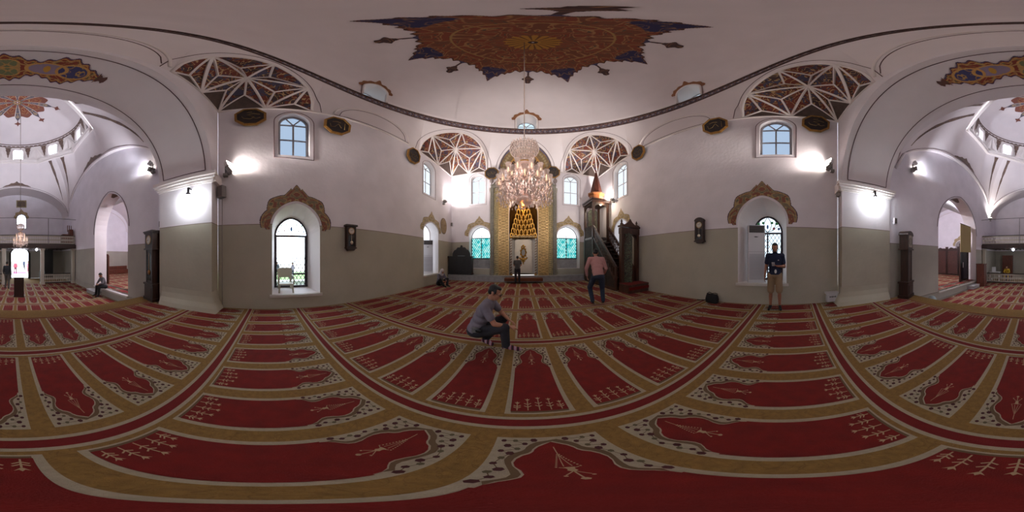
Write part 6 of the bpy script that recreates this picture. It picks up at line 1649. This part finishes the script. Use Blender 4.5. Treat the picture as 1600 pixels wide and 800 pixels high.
def torso(b, J, k=1.0, grow=0.0, chest=(.165, .108), waist=(.135, .100), hip=(.158, .112), up_to=1.0):
    pe, ch, nk = J['pelvis'], J['chest'], J['neck']; sh = (J['shR'] - J['shL']); hp = (J['hipR'] - J['hipL'])
    pts = [pe, pe.lerp(ch, .33), pe.lerp(ch, .66), ch, ch.lerp(nk, .45)]
    rx = [hip[0], waist[0] + .005, (waist[0] + chest[0]) / 2, chest[0], chest[0] * .86]; ry = [hip[1], waist[1], (waist[1] + chest[1]) / 2, chest[1], chest[1] * .8]
    for i in range(len(pts)):
        d = (pts[min(i + 1, 4)] - pts[max(i - 1, 0)]).normalized(); f = sh.lerp(hp, 1 - i / 4).normalized(); M = basis(d, d.cross(f) * -1 if False else Vector(f).cross(d) * -1)
        M = Matrix((f - d * f.dot(d), d.cross(f - d * f.dot(d)), d)).transposed(); M.col[0].normalize(); M.col[1].normalize()
        b.ell(pts[i], ((rx[i] + grow) * k, (ry[i] + grow) * k, (.125 + grow * .5) * k), 0, M, 20)
    b.capsule(J['shL'], J['shR'], (.056 + grow) * k, (.056 + grow) * k)
    for s in 'LR': b.capsule(ch.lerp(nk, .55), J['sh' + s], (.075 + grow) * k, (.052 + grow) * k)
def limb(b, a, c, ra, rb, g=0.0, k=1.0): b.capsule(a, c, (ra + g) * k, (rb + g) * k)
def figure(name, label, J, loc, rz, k=1.0, vox=.011, shirt=None, sleeve='short', trousers=None, leg='long', shoes=None, hair=HAIRD, skin=SKIN, hands=None, hairstyle='short', hdir=(0, 1, 0), hup=(0, 0, 1), female=False, extra=None, group=None):
    root = thing(name, label, 'person', loc, rz, group); J = {q: Vector(v) * k for q, v in J.items()}
    M = basis(hup, hdir)
    b = MB(); torso(b, J, k); head(b, J['head'], M, k); b.capsule(J['neck'], J['head'] + M @ Vector((0, -.02, -.05)) * k, .055 * k, .05 * k)
    for s in 'LR':
        limb(b, J['sh' + s], J['el' + s], .050, .040, 0, k); limb(b, J['el' + s], J['wr' + s], .040, .026, 0, k)
        limb(b, J['hip' + s], J['kn' + s], .080, .054, 0, k); limb(b, J['kn' + s], J['an' + s], .052, .034, 0, k)
        mid = J['kn' + s].lerp(J['an' + s], .3); b.capsule(mid, J['kn' + s].lerp(J['an' + s], .55), .052 * k, .044 * k)
        toe = J['toe' + s]; an = J['an' + s]; heel = an + (an - toe).normalized() * .03 * k; heel.z = min(an.z, toe.z + .03 * k) if an.z < .2 else an.z
        b.capsule(an, an.lerp(toe, .6), .034 * k, .030 * k); b.capsule(heel, toe, .030 * k, .026 * k)
        hd = (hands or {}).get(s) or ((J['wr' + s] - J['el' + s]), None, .5)
        dd = Vector(hd[0]); pn = Vector(hd[1]) if hd[1] is not None else Vector((1 if s == 'L' else -1, 0, 0)); hand(b, J['wr' + s], dd, pn, 1 if s == 'L' else -1, hd[2], k)
    body = finish(b, 'body', skin, root, vox, 2)
    if shirt:
        b = MB(); torso(b, J, k, .014, (.172, .112), (.150, .112), (.160, .115))
        for s in 'LR':
            if sleeve == 'short': limb(b, J['sh' + s], J['sh' + s].lerp(J['el' + s], .62), .060, .056, .008, k)
            elif sleeve == 'long': limb(b, J['sh' + s], J['el' + s], .058, .050, .008, k); limb(b, J['el' + s], J['el' + s].lerp(J['wr' + s], .9), .050, .034, .006, k)
        b.capsule(J['neck'] - (J['neck'] - J['chest']).normalized() * .03 * k, J['neck'], .066 * k, .060 * k)
        finish(b, 'shirt', shirt, root, vox * 1.1)
    if trousers:
        b = MB(); hp = (J['hipR'] - J['hipL']).normalized(); d = (J['chest'] - J['pelvis']).normalized(); Mx = Matrix((hp - d * hp.dot(d), d.cross(hp - d * hp.dot(d)), d)).transposed(); Mx.col[0].normalize(); Mx.col[1].normalize()
        b.ell(J['pelvis'] - d * .03 * k, (.172 * k, .126 * k, .115 * k), 0, Mx, 20)
        for s in 'LR':
            if leg == 'long': limb(b, J['hip' + s], J['kn' + s], .088, .066, .012, k); limb(b, J['kn' + s], J['kn' + s].lerp(J['an' + s], .93), .062, .050, .012, k)
            else: limb(b, J['hip' + s], J['hip' + s].lerp(J['kn' + s], .95), .092, .080, .012, k)
        finish(b, 'trousers' if leg == 'long' else 'shorts', trousers, root, vox * 1.1)
    if shoes:
        for s in 'LR':
            b = MB(); toe = J['toe' + s]; an = J['an' + s]; heel = an + (an - toe).normalized() * .03 * k; heel.z = min(an.z, toe.z + .03 * k) if an.z < .2 else an.z
            b.capsule(an, an.lerp(toe, .6), .040 * k, .036 * k); b.capsule(heel, toe, .038 * k, .034 * k)
            finish(b, 'shoe' if 'shoe' in shoes.name else 'sock', shoes, root, vox, 2)
    if hair:
        b = MB(); c = J['head']
        def P(x, y, z): return Vector(c) + M @ Vector((x, y, z)) * k
        if hairstyle == 'scarf':
            b.ell(P(0, -.02, .02), (.10 * k, .11 * k, .115 * k), 0, M, 18); b.ell(P(0, -.03, -.10), (.11 * k, .10 * k, .10 * k), 0, M, 16); b.capsule(J['neck'], P(0, -.02, -.08), .12 * k, .10 * k)
        else:
            b.ell(P(0, -.030, .050), (.079 * k, .086 * k, .076 * k), 0, M, 20); b.ell(P(0, .008, .088), (.060 * k, .068 * k, .034 * k), 0, M, 16)
            b.ell(P(0, -.062, .0), (.070 * k, .050 * k, .06 * k), 0, M, 16)
            for s in (-1, 1): b.ell(P(s * .070, .008, .03), (.012 * k, .03 * k, .045 * k), 0, M, 10)
        finish(b, 'headscarf' if hairstyle == 'scarf' else 'hair', hair, root, max(vox * .7, .006), 2)
        if hairstyle == 'beard':
            b = MB(); b.ell(P(0, .055, -.082), (.043 * k, .046 * k, .030 * k), 0, M, 14)
            for s in (-1, 1): b.capsule(P(s * .066, .012, -.02), P(s * .045, .045, -.078), .012 * k, .016 * k)
            b.capsule(P(-.022, .098, -.046), P(.022, .098, -.046), .007 * k, .007 * k); finish(b, 'beard', hair, root, .006, 2)
    if vox < .013:      # eyes
        for s in (-1, 1):
            b = MB(); c = J['head'] + M @ Vector((s * .031, .079, .004)) * k; b.ell(c, (.011 * k, .010 * k, .008 * k), 0, M, 10); b.ell(c + M @ Vector((0, .008, 0)) * k, (.005 * k, .004 * k, .005 * k), 1, M, 8); b.build('eye', [mat('eye_white', 'b9b0a8', .3), BLACK], root)
    if extra: extra(root, J, M, k)
    return root, J, M
STAND = dict(pelvis=(0, 0, .96), chest=(0, .0, 1.28), neck=(0, -.01, 1.46), head=(0, .02, 1.62), shL=(-.18, -.01, 1.41), shR=(.18, -.01, 1.41), elL=(-.235, -.02, 1.13), elR=(.235, -.02, 1.13), wrL=(-.25, .05, .88), wrR=(.25, .05, .88),
             hipL=(-.09, 0, .92), hipR=(.09, 0, .92), knL=(-.11, .02, .50), knR=(.11, .02, .50), anL=(-.12, -.02, .085), anR=(.12, -.02, .085), toeL=(-.15, .15, .035), toeR=(.15, .15, .035))
def pose(**kw): d = dict(STAND); d.update(kw); return d
FZ = .012
# --- crouching man in the middle
GREYT = mat('grey_tshirt', '77707a', .9, var=.05, vscale=20); JEANSD = mat('dark_charcoal_trousers', '25252c', .9, var=.1, vscale=30); 
SOCK = mat('striped_sock', '1c1420', .9)
nt = SOCK.node_tree; tc = nt.nodes.new('ShaderNodeTexCoord'); wv = nt.nodes.new('ShaderNodeTexWave'); wv.bands_direction = 'Y'; wv.inputs['Scale'].default_value = 4.2; rp_ = nt.nodes.new('ShaderNodeValToRGB'); rp_.color_ramp.interpolation = 'CONSTANT'
rp_.color_ramp.elements[0].color = (*lin('2a1620'), 1); e1 = rp_.color_ramp.elements[1]; e1.position = .30; e1.color = (*lin('8e2440'), 1); e2 = rp_.color_ramp.elements.new(.62); e2.color = (*lin('a88a98'), 1)
nt.links.new(tc.outputs['Object'], wv.inputs['Vector']); nt.links.new(wv.outputs['Fac'], rp_.inputs[0]); nt.links.new(rp_.outputs[0], nt.nodes['Principled BSDF'].inputs['Base Color'])
J = dict(pelvis=(0.02, -.20, .30), chest=(.02, -.06, .62), neck=(.0, .03, .80), head=(.0, .10, .925), shL=(-.17, .02, .745), shR=(.18, -.02, .735), elL=(-.24, .17, .52), elR=(.23, .13, .50), wrL=(-.12, .30, .44), wrR=(.13, .33, .42),
         hipL=(-.09, -.17, .27), hipR=(.10, -.16, .27), knL=(-.24, .20, .40), knR=(.17, .26, .42), anL=(-.02, -.06, .09), anR=(.13, .28, .07), toeL=(.03, .06, .03), toeR=(.15, .47, .03))
def glasses(root, J, M, k):
    b = MB(); c = J['head']
    def P(x, y, z): return c + M @ Vector((x, y, z)) * k
    for s in (-1, 1):
        b.tube([P(s * .032 + .024 * math.cos(i * PI / 8), .104, .004 + .018 * math.sin(i * PI / 8)) for i in range(16)], .0025, 5, closed=True); b.tube([P(s * .056, .102, .008), P(s * .080, .05, .010), P(s * .084, -.01, .006)], .0025, 5)
    b.bar(P(-.008, .105, .008), P(.008, .105, .008), .004, .004); b.build('glasses', BLACK, root)
    b = MB(); b.box(J['hipR'] + Vector((.125, .02, .10)), (.03, .10, .08)); b.build('belt_pouch', mat('grey_pouch', '6d6a68', .7), root)
    b = MB(); b.ell(J['hipR'] + Vector((.14, .07, .10)), (.02, .05, .035)); b.build('camera_strap', BLACK, root)
p = Vector((-.50, 2.42, FZ))
figure('person', 'person in grey t-shirt and dark trousers crouching in striped socks, looking down at their knees', J, p, rad(-90), 1.0, .009, GREYT, 'short', JEANSD, 'long', SOCK, hdir=(.15, 1, -.42), hup=(0, .42, 1), hands={'L': ((.6, .9, -.4), (.3, -.4, -.9), .6), 'R': ((-.55, .9, -.3), (-.2, -.4, -.9), .6)}, extra=glasses)
# --- man in the pink shirt, seen from behind, leaning
J = pose(pelvis=(.05, -.05, .86), chest=(0, .08, 1.19), neck=(-.03, .15, 1.36), head=(-.05, .24, 1.485), shL=(-.21, .12, 1.31), shR=(.17, .12, 1.31), elL=(-.31, .12, 1.03), elR=(.27, .10, 1.04), wrL=(-.30, .22, .80), wrR=(.22, .30, .88),
         hipL=(-.05, -.04, .83), hipR=(.14, -.05, .83), knL=(-.21, .14, .47), knR=(.16, .10, .46), anL=(-.10, -.06, .085), anR=(.19, .02, .085), toeL=(-.16, .12, .035), toeR=(.20, .20, .035))
p = onZ(932, 475, 0); p = Vector((p.x, p.y, FZ)); d_ = math.atan2(p.x, p.y)
figure('person', 'person in pink long sleeved shirt and blue jeans seen from behind, stepping towards the pulpit', J, p, -d_ - rad(4), 1.06, .011, mat('pink_shirt', 'b0807c', .9, var=.04, vscale=25), 'long', mat('blue_jeans', '1c2638', .9, var=.15, vscale=25), 'long', mat('black_socks', '0c0c10', .8), hdir=(-.1, 1, -.5), hup=(0, .5, 1))
# --- boy before the niche
J = pose(elL=(-.22, .02, 1.15), elR=(.24, .04, 1.16), wrL=(-.12, .22, 1.1), wrR=(.16, .20, 1.08))
figure('person', 'short haired child in grey patterned t-shirt standing before the gilded niche, seen from behind', J, (onY(808.5, 400, 8.7).x, 8.7, FZ), rad(2), .86, .014, mat('patterned_grey_shirt', '4a4644', .9, var=.35, vscale=22), 'short', mat('dark_patterned_trousers', '262126', .9, var=.5, vscale=18), 'long', mat('dark_red_socks', '5a2028', .9), hdir=(.1, 1, -.1))
# --- man in navy polo with a phone, facing the camera
def phone(root, J, M, k):
    c = J['wrL'] + Vector((.085, .09, .05)) * k; b = MB(); b.box(c, (.075, .012, .14), 0, Matrix.Rotation(rad(-50), 3, 'X')); b.build('phone', mat('white_phone', 'b8b8c0', .3), root)
    b = MB(); b.ell(J['hipL'] * .5 + J['hipR'] * .5 + Vector((-.02, .13, .10)) * k, (.03 * k, .006 * k, .05 * k)); b.build('shirt_tail_label', mat('white_label', 'd2cfd0', .6), root)
    b = MB(); M2 = Matrix.Identity(3)
    b.tube([Vector((.055 * math.cos(a) * k, .0 + .06 * math.sin(a) * k, 1.49 * k)) for a in [2 * PI * i / 16 for i in range(16)]], .014 * k, 8, closed=True); b.build('collar', mat('navy_polo', '121a36', .9, var=.06, vscale=25), root)
    b = MB(); b.box(Vector((-.09, .128, 1.30)) * k, (.03, .006, .02)); b.build('chest_mark', mat('white_label', 'd2cfd0', .6), root)
J = pose(chest=(0, .0, 1.28), head=(0, .055, 1.61), elL=(-.235, -.02, 1.13), wrL=(-.06, .24, 1.16), elR=(.235, -.03, 1.13), wrR=(.26, .02, .88))
figure('person', 'bearded person in navy polo shirt and khaki shorts standing looking down at a phone', J, (4.42, onX(1211, 400, 4.42).y, FZ), rad(88), 1.06, .010, mat('navy_polo', '121a36', .9, var=.06, vscale=25), 'short', mat('khaki_shorts', '8a735a', .9, var=.05, vscale=25), 'short', mat('black_shoes', '0e0d10', .7), skin=SKIN2, hdir=(-.1, 1, -.32), hup=(0, .32, 1), hairstyle='beard', hands={'L': ((.8, .45, .35), (.1, .2, 1), .5)}, extra=phone)
# --- seated with headscarf near the far left corner
SITF = dict(pelvis=(0, 0, .12), chest=(0, .12, .44), neck=(0, .19, .60), head=(0, .27, .73), shL=(-.16, .17, .55), shR=(.16, .17, .55), elL=(-.24, .28, .34), elR=(.24, .28, .34), wrL=(-.12, .42, .28), wrR=(.12, .42, .28),
            hipL=(-.1, .03, .11), hipR=(.1, .03, .11), knL=(-.22, .38, .34), knR=(.22, .38, .34), anL=(-.1, .52, .07), anR=(.12, .54, .07), toeL=(-.11, .70, .035), toeR=(.13, .72, .035))
p = onX(687, 400, -3.95)
figure('person', 'person in pale headscarf and dark clothes sitting on the carpet in the far left corner', SITF, (-3.98, min(p.y, 7.9), FZ), rad(-115), 1.0, .016, mat('grey_mauve_top', '6a6470', .9), 'long', mat('black_trousers', '141318', .9), 'long', mat('black_socks', '0c0c10', .8), hair=mat('pale_scarf', 'b3a8a8', .9), hairstyle='scarf', hdir=(0, 1, -.5), hup=(0, .5, 1))
# --- rear hall people
REARZ = ZR + .012
def rplace(x, v, z): q = rpix(x, 400, v=v); return (q.x, q.y, z)
figure('person', 'person in dark jacket and grey trousers walking away towards the bright doorway', pose(knL=(-.1, .12, .50), anR=(.12, -.14, .12), knR=(.11, .02, .50), toeR=(.13, .02, .035), elR=(.25, -.08, 1.14), wrL=(-.25, .16, .92)), rplace(11, 10.3, REARZ), PI - RA + rad(-8), 1.0, .016, mat('dark_slate_jacket', '24262c', .9), 'long', mat('grey_trousers', '4d4846', .9), 'long', mat('black_socks', '0c0c10', .8))
SITE = dict(SITF); SITE.update(pelvis=(0, 0, .14), knL=(-.14, .42, .14), knR=(.14, .42, .14), anL=(-.14, .46, -.28), anR=(.14, .46, -.28), toeL=(-.15, .62, -.34), toeR=(.15, .62, -.34), hipL=(-.1, .03, .13), hipR=(.1, .03, .13))
figure('person', 'person in grey top and dark trousers sitting bent over on the side room kerb', SITE, tuple(R(UL + .02, 7.2, -.185)), rad(-90) - RA, .98, .016, mat('grey_top', '67646a', .9), 'long', mat('black_trousers', '141318', .9), 'long', mat('black_socks', '0c0c10', .8), hdir=(0, 1, -.7), hup=(0, .7, 1))
PROS = dict(pelvis=(0, -.18, .30), chest=(0, .16, .34), neck=(0, .34, .26), head=(0, .47, .16), shL=(-.17, .30, .27), shR=(.17, .30, .27), elL=(-.26, .38, .10), elR=(.26, .38, .10), wrL=(-.2, .56, .045), wrR=(.2, .56, .045),
            hipL=(-.09, -.2, .26), hipR=(.09, -.2, .26), knL=(-.12, .14, .08), knR=(.12, .14, .08), anL=(-.12, -.34, .09), anR=(.12, -.34, .09), toeL=(-.12, -.42, .035), toeR=(.12, -.42, .035))
q = R(4.1, 5.05, REARZ)
figure('person', 'person in pale blue shirt bowed down in prayer on the raised floor beside the kerb', PROS, tuple(q), rad(38), 1.0, .016, mat('pale_blue_shirt', '9fb0b6', .9), 'long', mat('dark_trousers', '1a1c22', .9), 'long', mat('dark_socks', '15151a', .8), hdir=(0, .5, -1), hup=(0, 1, .5))
SITC = dict(SITE)
figure('person', 'person in bright yellow clothes sitting behind the low railing under the balcony', SITC, rplace(1574, 13.2, ZR + .46), PI - RA + PI, .98, .02, mat('yellow_cloth', 'b8982c', .9), 'long', mat('yellow_cloth', 'b8982c', .9), 'long', None, hdir=(0, 1, -.1))
b = MB(); q = rplace(1574, 13.1, 0); b.box((q[0], q[1], ZR + .24), (.45, .45, .44), 0, RZM); tag(b.build('stool', DWOOD), 'dark stool under the yellow clothed person', 'stool')
figure('person', 'small person in light blue top standing in the dark under the balcony', STAND, rplace(66, 12.8, REARZ), -RA, .70, .02, mat('light_blue_top', '6d94a6', .9), 'long', mat('dark_trousers', '1a1c22', .9), 'long', None)
# --- outside the doorway and the window
OUTZ = -.84
for i, (x, v, cols_, k, lab) in enumerate(((24, 21.0, ('9a4050', '5a2a38'), .95, 'person in red and white striped dress outside the doorway'), (37.5, 26, ('30384a', '22242e'), 1.0, 'person in dark clothes walking far outside the doorway'), (43, 22, ('a86070', '7a3a4a'), .95, 'person in pink outside the door on the child side'))):
    figure('person', lab, STAND, rplace(x, v, OUTZ), rad(40 * i), k, .03, mat('outdoor_cloth_%s' % cols_[0], cols_[0], .9), 'long', mat('outdoor_cloth_%s' % cols_[1], cols_[1], .9), 'long', None)
b = MB(); b.box(R(0, 20, -.83), (2.0, 8.5, .03), 0, RZM); tag(b.build('entrance_carpet', mat('magenta_carpet', 'a03a68', .9)), 'magenta carpet strip leading out from the doorway', 'carpet')
b = MB(); P = [[(-7.5 - 16 * i / 8, -6 + 14 * j / 8, -.80 + .02 * math.sin(i * 2 + j)) for j in range(9)] for i in range(9)]; b.grid(P); g_ = b.build('lawn_grass', mat('lawn_green', '5c7a3c', .9, var=.25, vscale=3)); g_['kind'] = 'stuff'
for i, (y, X, c1, c2, lab) in enumerate(((-.1, -15, '3a4a70', '20242e', 'person in blue seen through the left window, nearest the window chair back'), (1.2, -17, '34363e', '20222a', 'person in grey seen through the left window near its middle'), (2.6, -15.5, '5a5460', '20243a', 'person in white seen through the left window beside two others'), (3.9, -14, '232c48', '1c1e28', 'person in dark blue seen through the left window near the frame'), (4.6, -17, '7a3844', '2c2c38', 'person in red seen through the left window at its edge'))):
    figure('person', lab, STAND, (X, y, OUTZ + .06), rad(70 * i), .97, .03, mat('outdoor_cloth_%s' % c1, c1, .9), 'long', mat('outdoor_cloth_%s' % c2, c2, .9), 'long', None)
b = MB(); b.box((-11.5, 1.5, -.55), (.5, 7, .5)); b.box((-11.5, 1.5, -.28), (.6, 7.1, .06)); tag(b.build('garden_wall', MARB), 'low pale stone garden wall outside the left window', 'wall')
